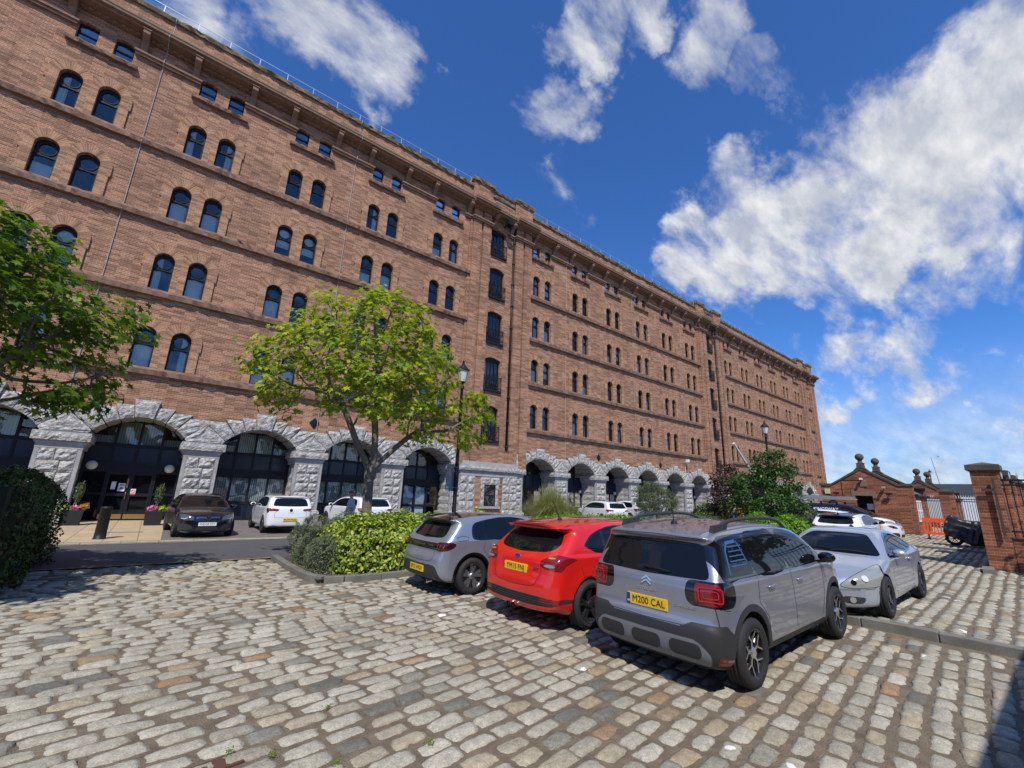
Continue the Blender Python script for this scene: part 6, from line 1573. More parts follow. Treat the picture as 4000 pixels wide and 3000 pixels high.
# ---- 7 liveried people carrier with ladders
c = Car('work_van', 'black and white liveried works van with silver ladders on its roof bars', 'van', 4.95, 1.92, 1.64, .90, 2.93, R=.33, tw=.21, rim=.22, wstyle='dark', arch=.05, flare=.02, h=.036,
    side=[(.10, .25), (.02, .35), (0, .6), (.03, 1.0), (.12, 1.5), (.22, 1.59), (.8, 1.63), (2.0, 1.64), (2.9, 1.60), (3.3, 1.50), (4.05, 1.08), (4.2, 1.03), (4.6, .93), (4.85, .78), (4.94, .55), (4.95, .35), (4.85, .2), (4.5, .18), (.5, .2)],
    plan=PLAN(4.95, 1.92), sect=SECT(1.92, .62, .20, .02), belt=lambda x: 1.02 + 0 * x, pos=(28.85, 7.95, .44), rz=-math.pi / 2, camber=.05)
c.take('windscreen', M_carglass, poly_front(full([(0, 1.55), (.60, 1.52), (.70, 1.40), (.82, 1.08), (.4, 1.07), (0, 1.07)]), 2.9))
c.take('side_window', M_carglass, poly_side([(2.85, 1.08), (2.85, 1.50), (3.05, 1.50), (3.25, 1.40), (3.85, 1.08)]), by_side=True)
c.take('headlight', M_lamp_clear, wrapf([(.55, .68), (.62, .80), (.95, .86), (1.12, .84), (.95, .74), (.8, .68)], 4.80), by_side=True, off=.003)
c.take('livery', P_white, lambda x, y, z, n: np.maximum(np.minimum(sd_poly(smooth_poly([(.3, .3), (.3, 1.0), (1.3, 1.14), (2.1, 1.10), (2.9, .9), (3.6, .62), (3.7, .3)], 4), x, z), sd_poly(smooth_poly([(4.0, .95), (4.45, .86), (4.80, .70), (4.7, .85), (4.3, 1.0)], 4), x, z)), .3 - np.abs(y)), by_side=True)
c.take('hood_patch', P_white, lambda x, y, z, n: np.maximum(sd_poly(smooth_poly([(4.35, .3), (4.75, .35), (4.80, .65), (4.5, .75), (4.3, .6)], 4), x, np.abs(y)), .75 - z))
c.finish(P_black); c.root.scale = (1, 1, .965)
for s_ in (-1, 1): c.mirror(3.55, 1.07, s_, M_gloss)
t = text_mesh('KINGSWAY', .215, M_white, 1.0, .002, bold=.003); c.mark(t, (2.12, 1.31), 'R', 'van_lettering', .006)
mb = MB()
for x in (1.0, 1.9, 2.6):
    mb.box(x - c.xc - .03, x - c.xc + .03, -.78, .78, 1.70, 1.74)
    for y in (-.70, .70): mb.box(x - c.xc - .04, x - c.xc + .04, y - .03, y + .03, 1.60, 1.70)
mb.build('roof_bar', M_iron, c.root)
pos = c.root.location
for j, (yy, x0, x1, zz, lb) in enumerate([(-.45, .2, 3.4, 1.80, 'silver ladder lying nearest on the van roof bars'), (.15, -.1, 2.1, 1.86, 'shorter silver ladder behind the long one on the van roof')]):
    lad = MB(); w_ = .34
    for s_ in (-1, 1):
        for dz in (0, .085): lad.box(x0 - c.xc, x1 - c.xc - dz * .8, yy + s_ * w_ / 2 - .014, yy + s_ * w_ / 2 + .014, zz - .035 + dz, zz + .035 + dz)
    for x in np.arange(x0 + .2, x1 - .1, .28): lad.tube([(x - c.xc, yy - w_ / 2, zz), (x - c.xc, yy + w_ / 2, zz)], .014, 6)
    le = empty('ladder', tuple(pos), -math.pi / 2, label=lb, cat='ladder'); lad.build('ladder_frame', mat('aluminium', (.62, .64, .64), .35, metal=.8), le)

# ---- 8 black saloon facing the road
c = Car('parked_car', 'black saloon facing the road with white front plate, beside the bollard and planter', 'car', 4.69, 1.81, 1.44, 1.06, 2.84, R=.325, tw=.215, rim=.225, wstyle='plain', arch=.045, flare=.022, h=.026,
    side=[(.10, .28), (.02, .4), (0, .6), (.05, .88), (.12, 1.0), (.55, 1.06), (1.35, 1.36), (2.0, 1.44), (2.5, 1.42), (2.9, 1.32), (3.5, .98), (3.65, .95), (4.3, .84), (4.58, .72), (4.67, .55), (4.69, .35), (4.62, .2), (4.3, .16), (.45, .2)],
    plan=PLAN(4.69, 1.81), sect=SECT(1.81, .50, .42, .05), belt=lambda x: .93 + 0 * x, pos=(1.66, 20.95, .028), rz=-math.pi / 2 + rad(3), camber=.06)
c.take('windscreen', M_carglass, poly_front(full([(0, 1.355), (.42, 1.33), (.54, 1.27), (.72, 1.0), (.4, .985), (0, .985)]), 2.4))
c.take('side_window', M_carglass, poly_side([(1.25, 1.02), (1.5, 1.26), (2.0, 1.35), (2.5, 1.33), (2.8, 1.22), (3.25, .97), (3.0, .955), (1.5, .98)]), by_side=True)
c.take('rear_window', M_carglass, poly_back(full([(0, 1.33), (.45, 1.30), (.60, 1.10), (0, 1.07)]), 1.4))
c.take('headlight', M_lamp_head, wrapf([(.42, .60), (.44, .70), (.62, .755), (.95, .775), (1.05, .76), (.92, .66), (.75, .60), (.55, .575)], 4.50), by_side=True, off=.003)
c.take('grille', M_gloss, lambda x, y, z, n: np.maximum(sd_poly(smooth_poly(full([(0, .735), (.36, .735), (.41, .68), (.35, .60), (0, .585)]), 3), y, z), 4.3 - x))
c.take('air_intake', M_plast, lambda x, y, z, n: np.maximum(np.minimum(sd_poly(smooth_poly([(.42, .28), (.46, .42), (.70, .47), (.80, .42), (.74, .28)], 3), np.abs(y), z), sd_poly(rrect(0, .30, .62, .12, .04), y, z)), 4.1 - x))
c.finish(P_black)
mb = MB(); c.seam([(-.34, .675), (.34, .675)], 'F', w=.020, mb=mb, lift=.012); c.seam([(-.34, .635), (.34, .635)], 'F', w=.016, mb=mb, lift=.012); c.seam([(-.84, .225), (-.45, .20), (0, .205), (.45, .20), (.84, .225)], 'F', w=.025, mb=mb, lift=.008); mb.build('chrome_strip', M_chrome, c.root)
pts = [(.075 * math.cos(t), .075 * math.sin(t)) for t in np.linspace(0, 2 * math.pi, 24)]; st = c.mark(strip_mesh(pts, .014, .012, M_chrome), (0, .655), 'F', 'star_badge', .016)
c.mark(disc_mesh(.072, .072, .006, M_gloss), (0, .655), 'F', 'badge_disc', .010, parent=st)
for a in (90, 210, 330): c.mark(strip_mesh([(0, 0), (.070 * math.cos(rad(a)), .070 * math.sin(rad(a)))], .013, .012, M_chrome), (0, .655), 'F', 'star_point', .016, parent=st)
c.plate((0, .455), 'F', 'WD18 SYY', False, tilt=0)
for s_ in (-1, 1): c.mirror(3.05, .96, s_, M_gloss); c.mark(strip_mesh([(-.12, -.02), (.0, -.035), (.12, .0)], .014, .004, M_white), (s_ * .66, .66), 'F', 'running_light', .006)
c.sidegap([[(3.2, .93), (3.25, .6), (3.1, .28)], [(2.2, .93), (2.25, .28)], [(1.2, .97), (1.4, .6), (1.45, .3)]])

# ---- 9, 10 white hatchbacks by the arches, 11, 12 white crossovers further along
SIDEPOLO = [(.12, .25), (.03, .33), (0, .5), (.02, .72), (.07, .95), (.14, 1.03), (.34, 1.34), (.30, 1.39), (.33, 1.42), (.8, 1.45), (1.5, 1.46), (2.0, 1.43), (2.45, 1.34), (3.1, 1.02), (3.25, .98), (3.75, .89), (3.98, .74), (4.06, .55), (4.07, .35), (3.97, .2), (3.7, .17), (.4, .19)]
def tailpolo(c):
    c.take('tail_light', M_lamp_red, wrapb([(.46, .86), (.46, .93), (.80, .965), (1.08, .96), (1.10, .93), (1.0, .84), (.90, .78), (.84, .79), (.78, .85)], .12), by_side=True, off=.003)
def hatch2(label, pos, rz, sc, h, txt, wst='dark', name='parked_car', group=None, tall=1.0):
    c = Car(name, label, 'car', 4.07, 1.75, 1.46, .78, 2.56, R=.325, tw=.205, rim=.225, wstyle=wst, arch=.05, flare=.02, h=h, side=SIDEPOLO, plan=PLAN(4.07, 1.75), sect=SECT(1.75, .50, .28, .035), belt=lambda x: .97 + 0 * x, pos=pos, rz=rz, camber=.045, group=group)
    c.root.scale = (sc, 1, tall)
    c.take('rear_window', M_carglass, poly_back(full([(0, 1.34), (.48, 1.33), (.57, 1.29), (.64, 1.08), (.58, 1.045), (0, 1.03)]), .62))
    c.take('side_window', M_carglass, poly_side([(.60, 1.03), (.66, 1.28), (.9, 1.345), (1.5, 1.37), (2.0, 1.345), (2.4, 1.235), (2.78, 1.0), (2.6, .985)]), by_side=True)
    c.take('windscreen', M_carglass, poly_front(full([(0, 1.37), (.45, 1.34), (.56, 1.28), (.68, 1.05), (.4, 1.03), (0, 1.03)]), 2.1))
    tailpolo(c)
    c.take('lower_bumper', M_plast, lambda x, y, z, n: np.maximum(sd_poly(rrect(0, .25, 1.45, .10, .04), y, z), x - .5))
    c.finish(P_white)
    c.sidegap([[(1.05, .97), (1.0, .78), (1.16, .60), (1.22, .30)], [(1.80, .97), (1.84, .3)], [(2.8, .95), (2.9, .55), (2.8, .28)]])
    c.seams([([(-.46, .88), (-.58, .80), (-.58, .62), (0, .60), (.58, .62), (.58, .80), (.46, .88)], 'B')])
    for s_ in (-1, 1): c.mirror(2.70, .99, s_, P_white)
    c.wiper((.03, 1.07), (-.3, 1.07)); c.aerial(.70, 0, .2, -.5)
    if txt: c.plate((0, .53), 'B', txt, True)
    return c
c = hatch2('white small hatchback seen squarely from behind, next to the black saloon', (4.55, 21.55, .028), math.pi / 2 + rad(0), 1.0, .027, 'PL74 MGE')
t = text_mesh('POLO', .05, M_chrome, 1.8, .002); c.mark(t, (0, .79), 'B', 'badge_lettering', .003); c.mark(disc_mesh(.06, .06, .005, M_gloss), (0, .89), 'B')
mb = MB(); c.seam([(-.62, .34), (-.4, .30), (.4, .30), (.62, .34)], 'B', w=.02, mb=mb, lift=.004); mb.build('chrome_strip', M_chrome, c.root)
hatch2('white long hatchback half hidden behind the tree trunk and the capped man', (8.0, 22.0, .04), math.pi / 2 + rad(8), 1.06, .032, '')
hatch2('white crossover beyond the pampas grass, the left one of two', (24.6, 20.6, .13), math.pi / 2 - rad(14), 1.03, .036, '', group='white crossovers beyond the hedge', tall=1.03)
hatch2('white crossover in front of the round leafy shrub, the right one of two', (27.6, 20.6, .18), math.pi / 2 - rad(14), 1.03, .036, '', group='white crossovers beyond the hedge', tall=1.05)
# ------------------------------------------------------------------ plants
def leaf_cloud(P, Nn, size, shape, r, jitter=.6, aspect=1.0):
    """leaves at points P facing roughly Nn; shape = (m,2) outline fan"""
    n = len(P); k = len(shape)
    Nn = Nn + r.normal(0, jitter, (n, 3)); Nn /= np.linalg.norm(Nn, axis=1, keepdims=True) + 1e-9
    a = r.normal(0, 1, (n, 3)); X = np.cross(Nn, a); X /= np.linalg.norm(X, axis=1, keepdims=True) + 1e-9; Y = np.cross(Nn, X)
    s = size * r.uniform(.65, 1.3, n)
    sh = np.array(shape, float); bend = (-.25 * (sh[:, 0] ** 2) - .15 * sh[:, 1] ** 2)
    V = P[:, None] + s[:, None, None] * (sh[None, :, :1] * X[:, None] + sh[None, :, 1:] * Y[:, None] + bend[None, :, None] * Nn[:, None])
    return V.reshape(-1, 3), (np.arange(n) * k)[:, None] + np.arange(k)[None]
MAPLE = [(0, -.45), (.12, -.12), (.50, -.28), (.34, .02), (.55, .28), (.20, .20), (0, .62), (-.20, .20), (-.55, .28), (-.34, .02), (-.50, -.28), (-.12, -.12)]
OVAL = [(0, -.5), (.26, -.12), (.22, .25), (0, .5), (-.22, .25), (-.26, -.12)]
NARROW = [(0, -.5), (.12, 0), (0, .5), (-.12, 0)]
M_bark = mat('grey_tree_bark', (.20, .17, .13), .9, bump=(22, .9, .02, 6), var=(7, (.11, .095, .075), .2))
M_twig = mat('brown_twig', (.12, .085, .055), .9)
def colonise(base, trunk_pts, attract, step=.22, infl=1.6, kill=.35, iters=90, seed=0, up=.12, limbs=()):
    r = np.random.default_rng(seed); nodes = [np.array(p, float) for p in trunk_pts]; par = [-1] + list(range(len(trunk_pts) - 1)); A = np.array(attract)
    for chain in limbs:
        q = len(trunk_pts) - 1
        for p in chain: nodes.append(np.array(p, float)); par.append(q); q = len(nodes) - 1
    for _ in range(iters):
        if len(A) == 0: break
        Nn = np.array(nodes); D = np.linalg.norm(A[:, None] - Nn[None], axis=2); j = D.argmin(1); d = D[np.arange(len(A)), j]; m = d < infl
        if not m.any(): infl *= 1.5; continue
        new = []
        for q in np.unique(j[m]):
            v = (A[m & (j == q)] - Nn[q]); v = (v / np.linalg.norm(v, axis=1, keepdims=True)).sum(0); v /= np.linalg.norm(v) + 1e-9; v += r.normal(0, .12, 3) + np.array((0, 0, up)); v /= np.linalg.norm(v)
            new.append((Nn[q] + v * step, q))
        for p, q in new: nodes.append(p); par.append(int(q))
        Nn = np.array(nodes[-len(new):]); D = np.linalg.norm(A[:, None] - Nn[None], axis=2).min(1); A = A[D > kill]
    return np.array(nodes), np.array(par)
def tree(name, label, base, trunk_pts, blobs, leafm, nl, lsize, shape=MAPLE, r0=.12, seed=1, n_att=900, spread=.20, jitter=.45, tip=.004, cat='tree', bark=None, group=None, step=.22, inner=.35, limbs=()):
    r = np.random.default_rng(seed); att = []
    W = np.array([b[3] * b[4] * b[5] for b in blobs]); W = W / W.sum()
    for b, w in zip(blobs, W):
        q = r.normal(0, 1, (int(n_att * w) + 1, 3)); q /= np.linalg.norm(q, axis=1, keepdims=True); q *= r.uniform(inner, 1, (len(q), 1)) ** .5; att.append(q * np.array(b[3:6]) + np.array(b[:3]))
    att = np.concatenate(att); nodes, par = colonise(base, trunk_pts, att, step=step, seed=seed, limbs=limbs)
    n = len(nodes); kids = [[] for _ in range(n)]
    for i, p in enumerate(par):
        if p >= 0: kids[p].append(i)
    rad_ = np.zeros(n)
    for i in range(n - 1, -1, -1): rad_[i] = tip if not kids[i] else (sum(rad_[k] ** 2.3 for k in kids[i])) ** (1 / 2.3)
    rad_ *= r0 / rad_[0]; rad_ = np.maximum(rad_, .004)
    root = empty(name, base, label=label, cat=cat, group=group)
    mb = MB(); mb.off = tuple(base)
    done = set()
    for i in range(n):
        if par[i] >= 0 and kids[par[i]] and kids[par[i]][np.argmax([rad_[k] for k in kids[par[i]]])] == i: continue
        ch = [] if par[i] < 0 else [par[i]]; c = i
        while True:
            ch.append(c)
            if not kids[c]: break
            c = kids[c][int(np.argmax([rad_[k] for k in kids[c]]))]
        if len(ch) > 1:
            rr = [rad_[q] for q in ch]; 
            if par[i] >= 0: rr[0] = min(rr[0], rr[1] * 1.15)
            mb.tube([nodes[q] for q in ch], rr, 8 if rr[0] > .03 else 5 if rr[0] > .012 else 4, cap=False)
    mb.build('trunk', bark or M_bark, root, smooth=True)
    # leaves around the thin twigs
    cand = np.array([i for i in range(n) if rad_[i] <= max(r0 * .14, float(np.percentile(rad_, 55)))]); tipw = np.array([1.0 + 2.5 * (len(kids[i]) == 0) for i in cand]); tipw /= tipw.sum()
    pk = cand[r.choice(len(cand), nl, p=tipw)]; P = nodes[pk] + r.normal(0, spread, (nl, 3)) * np.array((1, 1, .75))
    V, F = leaf_cloud(P, np.tile((0, 0, 1.0), (nl, 1)) + .25 * (P - P.mean(0)), lsize, shape, r, jitter)
    link('crown', np_mesh('crown', V - np.array(base), F, leafm), root); return root
LM_lime = leaf_mat('yellow_green_maple_leaves', [(.13, .21, .02), (.20, .30, .025), (.30, .38, .03), (.42, .46, .04), (.52, .50, .05)], .45)
LM_dark = leaf_mat('green_maple_leaves', [(.06, .12, .02), (.09, .17, .022), (.13, .22, .025), (.19, .28, .03), (.27, .33, .035)], .42)
LM_shrub = leaf_mat('dark_green_shrub_leaves', [(.025, .065, .015), (.04, .10, .02), (.065, .14, .025), (.10, .18, .035)], .25)
LM_shrub2 = leaf_mat('grey_green_shrub_leaves', [(.05, .085, .03), (.08, .12, .045), (.12, .165, .065), (.16, .20, .09)], .2)
LM_copper = leaf_mat('copper_shrub_leaves', [(.035, .018, .02), (.055, .025, .025), (.08, .04, .035), (.05, .06, .025)], .2)
LM_var = leaf_mat('yellow_variegated_leaves', [(.07, .15, .015), (.16, .26, .02), (.30, .40, .035), (.42, .48, .06), (.55, .56, .14), (.10, .20, .02)], .25)
LM_hedge = leaf_mat('mid_green_hedge_leaves', [(.035, .085, .015), (.06, .14, .018), (.10, .20, .025), (.15, .27, .03)], .25)
LM_bright = leaf_mat('bright_green_hedge_leaves', [(.07, .17, .015), (.12, .27, .02), (.18, .36, .03), (.26, .42, .04)], .3)
LM_priv = leaf_mat('dark_clipped_hedge_leaves', [(.018, .04, .012), (.03, .065, .015), (.045, .095, .02), (.075, .14, .03)], .15)
LM_lav = leaf_mat('grey_green_small_leaves', [(.08, .12, .05), (.13, .17, .08), (.18, .22, .12), (.24, .27, .17)], .15)
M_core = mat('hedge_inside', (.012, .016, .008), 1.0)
# the two maples
tree('maple_tree', 'yellow green maple with spreading crown rising from the flowering hedge', (4.85, 12.5, .08),
     [(4.85, 12.5, .05), (4.86, 12.48, .6), (4.87, 12.5, 1.2), (4.84, 12.5, 1.8), (4.82, 12.5, 2.35)],
     [(3.0, 12.3, 5.2, 1.7, 1.6, 1.0), (3.2, 12.6, 6.5, 1.1, 1.2, .8), (4.6, 12.3, 6.2, 1.5, 1.6, 1.7), (5.8, 12.5, 5.6, 1.5, 1.5, 1.6), (7.2, 12.4, 4.5, 1.4, 1.3, .75), (4.3, 11.4, 4.5, 1.7, 1.0, .9), (5.6, 13.6, 5.0, 1.6, 1.0, 1.0), (2.2, 12.4, 4.6, 1.2, 1.0, .6), (7.9, 12.4, 3.5, .8, .8, .35), (6.2, 12.1, 3.4, .9, .7, .4), (2.5, 12.3, 4.0, 1.1, .8, .45), (1.9, 12.3, 5.1, .9, .8, .4)],
     LM_lime, 7800, .165, r0=.145, seed=5, n_att=1000, spread=.17, jitter=.5, inner=.55,
     limbs=[[(4.62, 12.5, 2.7), (4.35, 12.45, 3.1), (4.1, 12.4, 3.55), (3.85, 12.35, 4.0)], [(4.9, 12.5, 2.8), (4.88, 12.5, 3.3), (4.8, 12.5, 3.9), (4.85, 12.5, 4.5)], [(5.1, 12.5, 2.65), (5.45, 12.5, 3.0), (5.85, 12.45, 3.4), (6.3, 12.4, 3.75)]])
tree('maple_tree', 'darker green maple at the left edge above the tall clipped hedge', (-3.6, 11.3, 0),
     [(-3.6, 11.3, -.02), (-3.62, 11.3, .7), (-3.6, 11.3, 1.4), (-3.55, 11.3, 2.2)],
     [(-3.4, 11.2, 4.8, 2.0, 2.0, 1.6), (-2.0, 11.2, 4.75, 1.4, 1.4, .7), (-1.6, 11.3, 3.9, 1.0, 1.2, .6), (-2.7, 11.0, 5.7, .9, .9, .6), (-2.0, 11.2, 3.2, 1.1, 1.0, .45), (-4.8, 12, 5.2, 1.8, 1.8, 1.5), (-1.0, 11.2, 4.75, .55, .8, .35), (-1.3, 11.2, 5.2, .7, .8, .4), (-3.75, 8.7, 4.6, 1.4, 1.2, 1.2)],  # last lobe hangs out of view, added to cast shade on the setts
     LM_dark, 9000, .165, r0=.15, seed=9, n_att=1000, spread=.17, jitter=.45)
# hedges
def hedge(name, label, x0, x1, y0, y1, z1, leafm, n, ls, shape=OVAL, seed=0, lump=.16, cat='hedge', rough=.45, z0=None, group=None, rnd=.25, prof=None):
    """clipped or loose hedge: rounded box with a lumpy skin of leaves"""
    r = np.random.default_rng(seed); b = ((x0 + x1) / 2, (y0 + y1) / 2); zb = G(*b) if z0 is None else z0; root = empty(name, (b[0], b[1], zb), label=label, cat=cat, group=group)
    hx, hy, hz = (x1 - x0) / 2, (y1 - y0) / 2, (z1 - zb)
    # sample points on the box surface, areas weighted
    ar = np.array([2 * hx * hz, 2 * hx * hz, 2 * hy * hz, 2 * hy * hz, 4 * hx * hy]); f = r.choice(5, n, p=ar / ar.sum()); a = r.uniform(-1, 1, n); c = r.uniform(-1, 1, n); z = r.uniform(0, 1, n)
    P = np.zeros((n, 3)); Nn = np.zeros((n, 3))
    for k, (ax, sg) in enumerate(((1, -1), (1, 1), (0, -1), (0, 1))):
        m = f == k; P[m, 1 - ax] = a[m] * (hx, hy)[1 - ax]; P[m, ax] = sg * (hx, hy)[ax]; P[m, 2] = z[m] * hz; Nn[m, ax] = sg
    m = f == 4; P[m, 0] = a[m] * hx; P[m, 1] = c[m] * hy; P[m, 2] = hz; Nn[m, 2] = 1
    q = P / np.array((hx, hy, hz)); lo = P.copy()
    e = rnd
    for ax in range(2):
        h_ = (hx, hy)[ax]; t = np.clip((np.abs(P[:, ax]) - (h_ - e)) / e, 0, 1); tz = np.clip((P[:, 2] - (hz - e)) / e, 0, 1); cut = t * tz * e * .42; P[:, ax] -= np.sign(P[:, ax]) * cut; P[:, 2] -= cut; Nn[:, 2] += t * .7 * (f < 4) * tz; 
    tx = np.clip((np.abs(lo[:, 0]) - (hx - e)) / e, 0, 1) * np.clip((np.abs(lo[:, 1]) - (hy - e)) / e, 0, 1) * e * .35; P[:, 0] -= np.sign(P[:, 0]) * tx; P[:, 1] -= np.sign(P[:, 1]) * tx
    lm = (vnoise(P * 1.7 + 50, seed) - .5) * 2 * lump + (vnoise(P * 5 + 90, seed + 1) - .5) * lump * .8; P = P + Nn * lm[:, None] + Nn * (r.normal(0, ls * .5, n) - .03)[:, None]
    if prof is not None: P[:, 2] *= np.interp(P[:, 0] + b[0], prof[0], prof[1])
    P[:, 2] = np.maximum(P[:, 2], .02); Wp = P + np.array((b[0], b[1], zb)); Wp[:, 2] += Gbase(Wp[:, 0], Wp[:, 1]) - zb if z0 is None else 0
    V, F = leaf_cloud(Wp, Nn + np.array((0, 0, .35)), ls, shape, r, rough); link('foliage', np_mesh('foliage', V - np.array((b[0], b[1], zb)), F, leafm), root)
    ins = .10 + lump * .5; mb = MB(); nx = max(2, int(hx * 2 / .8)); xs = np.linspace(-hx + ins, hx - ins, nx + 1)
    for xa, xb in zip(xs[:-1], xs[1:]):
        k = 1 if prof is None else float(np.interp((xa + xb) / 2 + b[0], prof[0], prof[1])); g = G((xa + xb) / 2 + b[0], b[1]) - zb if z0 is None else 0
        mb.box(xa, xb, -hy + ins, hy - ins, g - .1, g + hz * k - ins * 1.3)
    mb.build('dark_core', M_core, root); return root  # near-black solid boxes stand in for the hedge's dark inside
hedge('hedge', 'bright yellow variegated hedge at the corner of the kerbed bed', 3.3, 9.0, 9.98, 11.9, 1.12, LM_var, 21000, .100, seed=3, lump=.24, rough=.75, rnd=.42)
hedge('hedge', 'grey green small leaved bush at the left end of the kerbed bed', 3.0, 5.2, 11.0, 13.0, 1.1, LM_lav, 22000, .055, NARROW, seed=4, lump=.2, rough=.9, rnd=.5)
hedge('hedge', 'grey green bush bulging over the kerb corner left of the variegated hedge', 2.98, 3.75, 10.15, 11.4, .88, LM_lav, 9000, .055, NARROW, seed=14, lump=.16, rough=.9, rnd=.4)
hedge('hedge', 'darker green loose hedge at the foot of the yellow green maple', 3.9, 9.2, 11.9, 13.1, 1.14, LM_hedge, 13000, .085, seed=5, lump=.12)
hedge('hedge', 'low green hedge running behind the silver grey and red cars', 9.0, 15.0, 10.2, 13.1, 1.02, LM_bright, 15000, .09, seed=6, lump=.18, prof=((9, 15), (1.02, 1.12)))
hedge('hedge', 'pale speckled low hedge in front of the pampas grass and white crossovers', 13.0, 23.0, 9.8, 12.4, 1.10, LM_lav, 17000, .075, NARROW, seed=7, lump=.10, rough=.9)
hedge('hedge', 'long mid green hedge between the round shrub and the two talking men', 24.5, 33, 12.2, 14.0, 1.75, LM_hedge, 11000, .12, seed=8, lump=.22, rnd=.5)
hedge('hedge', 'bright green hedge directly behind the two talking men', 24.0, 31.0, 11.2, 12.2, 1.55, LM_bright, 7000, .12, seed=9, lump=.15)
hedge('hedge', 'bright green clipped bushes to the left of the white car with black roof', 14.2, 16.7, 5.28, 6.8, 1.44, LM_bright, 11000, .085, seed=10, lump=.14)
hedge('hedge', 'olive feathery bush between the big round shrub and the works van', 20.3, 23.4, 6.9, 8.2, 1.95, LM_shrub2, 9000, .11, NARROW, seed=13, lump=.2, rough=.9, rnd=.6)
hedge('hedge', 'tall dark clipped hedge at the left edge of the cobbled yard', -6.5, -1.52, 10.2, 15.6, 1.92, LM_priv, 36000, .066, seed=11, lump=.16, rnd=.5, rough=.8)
# loose shrubs built like small trees
tree('shrub', 'large rounded dark green shrub in front of the far lamp post', (17.6, 6.9, .25), [(17.6, 6.9, .22), (17.6, 6.9, .5)],
     [(17.6, 6.9, 2.0, 1.25, 1.2, 1.3), (17.5, 6.7, 3.2, .75, .8, .65), (18.4, 6.9, 2.6, .8, .8, .8), (16.6, 7.1, 2.2, .8, .8, .8), (17.4, 6.9, 1.1, 1.5, 1.2, .7), (17.9, 6.4, 3.0, .6, .6, .5)], LM_shrub, 15000, .095, OVAL, r0=.08, seed=21, n_att=700, spread=.13, jitter=.8, cat='shrub', inner=.1)
tree('shrub', 'dark copper leaved shrub left of the large green shrub', (21.5, 10.0, .2), [(21.5, 10, .2), (21.5, 10, .5)],
     [(21.4, 10.0, 1.9, 1.5, 1.1, 1.2), (21.0, 10.0, 3.0, .9, .8, .6), (22.6, 9.6, 2.2, 1.0, .8, 1.2)], LM_copper, 9000, .11, OVAL, r0=.07, seed=22, n_att=500, spread=.15, jitter=.8, cat='shrub', inner=.1)
tree('shrub', 'round grey green shrub above the white crossovers', (26.2, 17.2, .2), [(26.2, 17.2, .16), (26.2, 17.2, .5)],
     [(26.2, 17.2, 1.7, 1.9, 1.4, 1.05), (25.6, 17.2, 2.4, 1.2, 1.0, .75)], LM_shrub2, 12000, .12, NARROW, r0=.07, seed=23, n_att=500, spread=.15, jitter=.9, cat='shrub', inner=.1)
# pampas grass: hundreds of arching blades
def pampas(x, y):
    r = np.random.default_rng(31); root = empty('pampas_grass', (x, y, G(x, y)), label='clump of arching pampas grass in front of the tower base', cat='pampas grass'); n = 5200; seg = 6
    a = r.uniform(0, 2 * math.pi, n); l = r.uniform(1.7, 3.15, n); lean = r.beta(1.6, 1.6, n); w = r.uniform(.008, .016, n); V = []; t = np.linspace(0, 1, seg)
    ox, oy = r.normal(0, .22, n), r.normal(0, .22, n); side = np.stack([-np.sin(a), np.cos(a)], 1)
    for k in range(seg):
        R_ = l * (lean * .55 * t[k] + lean * .45 * t[k] ** 2.2); Z = l * (t[k] - (.15 + .62 * lean) * t[k] ** 2.4)
        wd = w * (1 - t[k] * .85)
        for s_ in (-1, 1): V.append(np.stack([ox + np.cos(a) * R_ + side[:, 0] * wd * s_, oy + np.sin(a) * R_ + side[:, 1] * wd * s_, Z], 1))
    V = np.stack(V, 1).reshape(-1, 3); b = (np.arange(n) * seg * 2)[:, None]; F = np.concatenate([b + np.array([2 * k, 2 * k + 1, 2 * k + 3, 2 * k + 2])[None] for k in range(seg - 1)])
    link('blades', np_mesh('blades', V, F, leaf_mat('pampas_blades', [(.14, .19, .05), (.22, .26, .08), (.36, .36, .15), (.48, .44, .24)], .3)), root)
pampas(15.6, 16.2)
# little weeds in the joints
LM_weed = leaf_mat('weed_leaves', [(.10, .20, .02), (.22, .32, .03)], .3)
for k, (x, y) in enumerate([(.78, 4.05), (1.55, 4.35), (1.02, 3.85), (2.0, 3.35), (1.35, 3.5)]):
    r = np.random.default_rng(k); V, F = leaf_cloud(np.c_[x + r.normal(0, .018, 40), y + r.normal(0, .018, 40), .012 + np.abs(r.normal(0, .012, 40))], np.tile((0, 0, 1.), (40, 1)), .016, OVAL, r, .8)
    link('weed', np_mesh('weed', V, F, LM_weed), label=('small green weed growing in a joint near the yard drain', 'bright weed tuft between setts left of the drain', 'tiny weed in the foreground setts close to the camera', 'lone weed tuft between the pale foreground setts', 'weed sprouting among the brown foreground setts')[k], cat='weed')
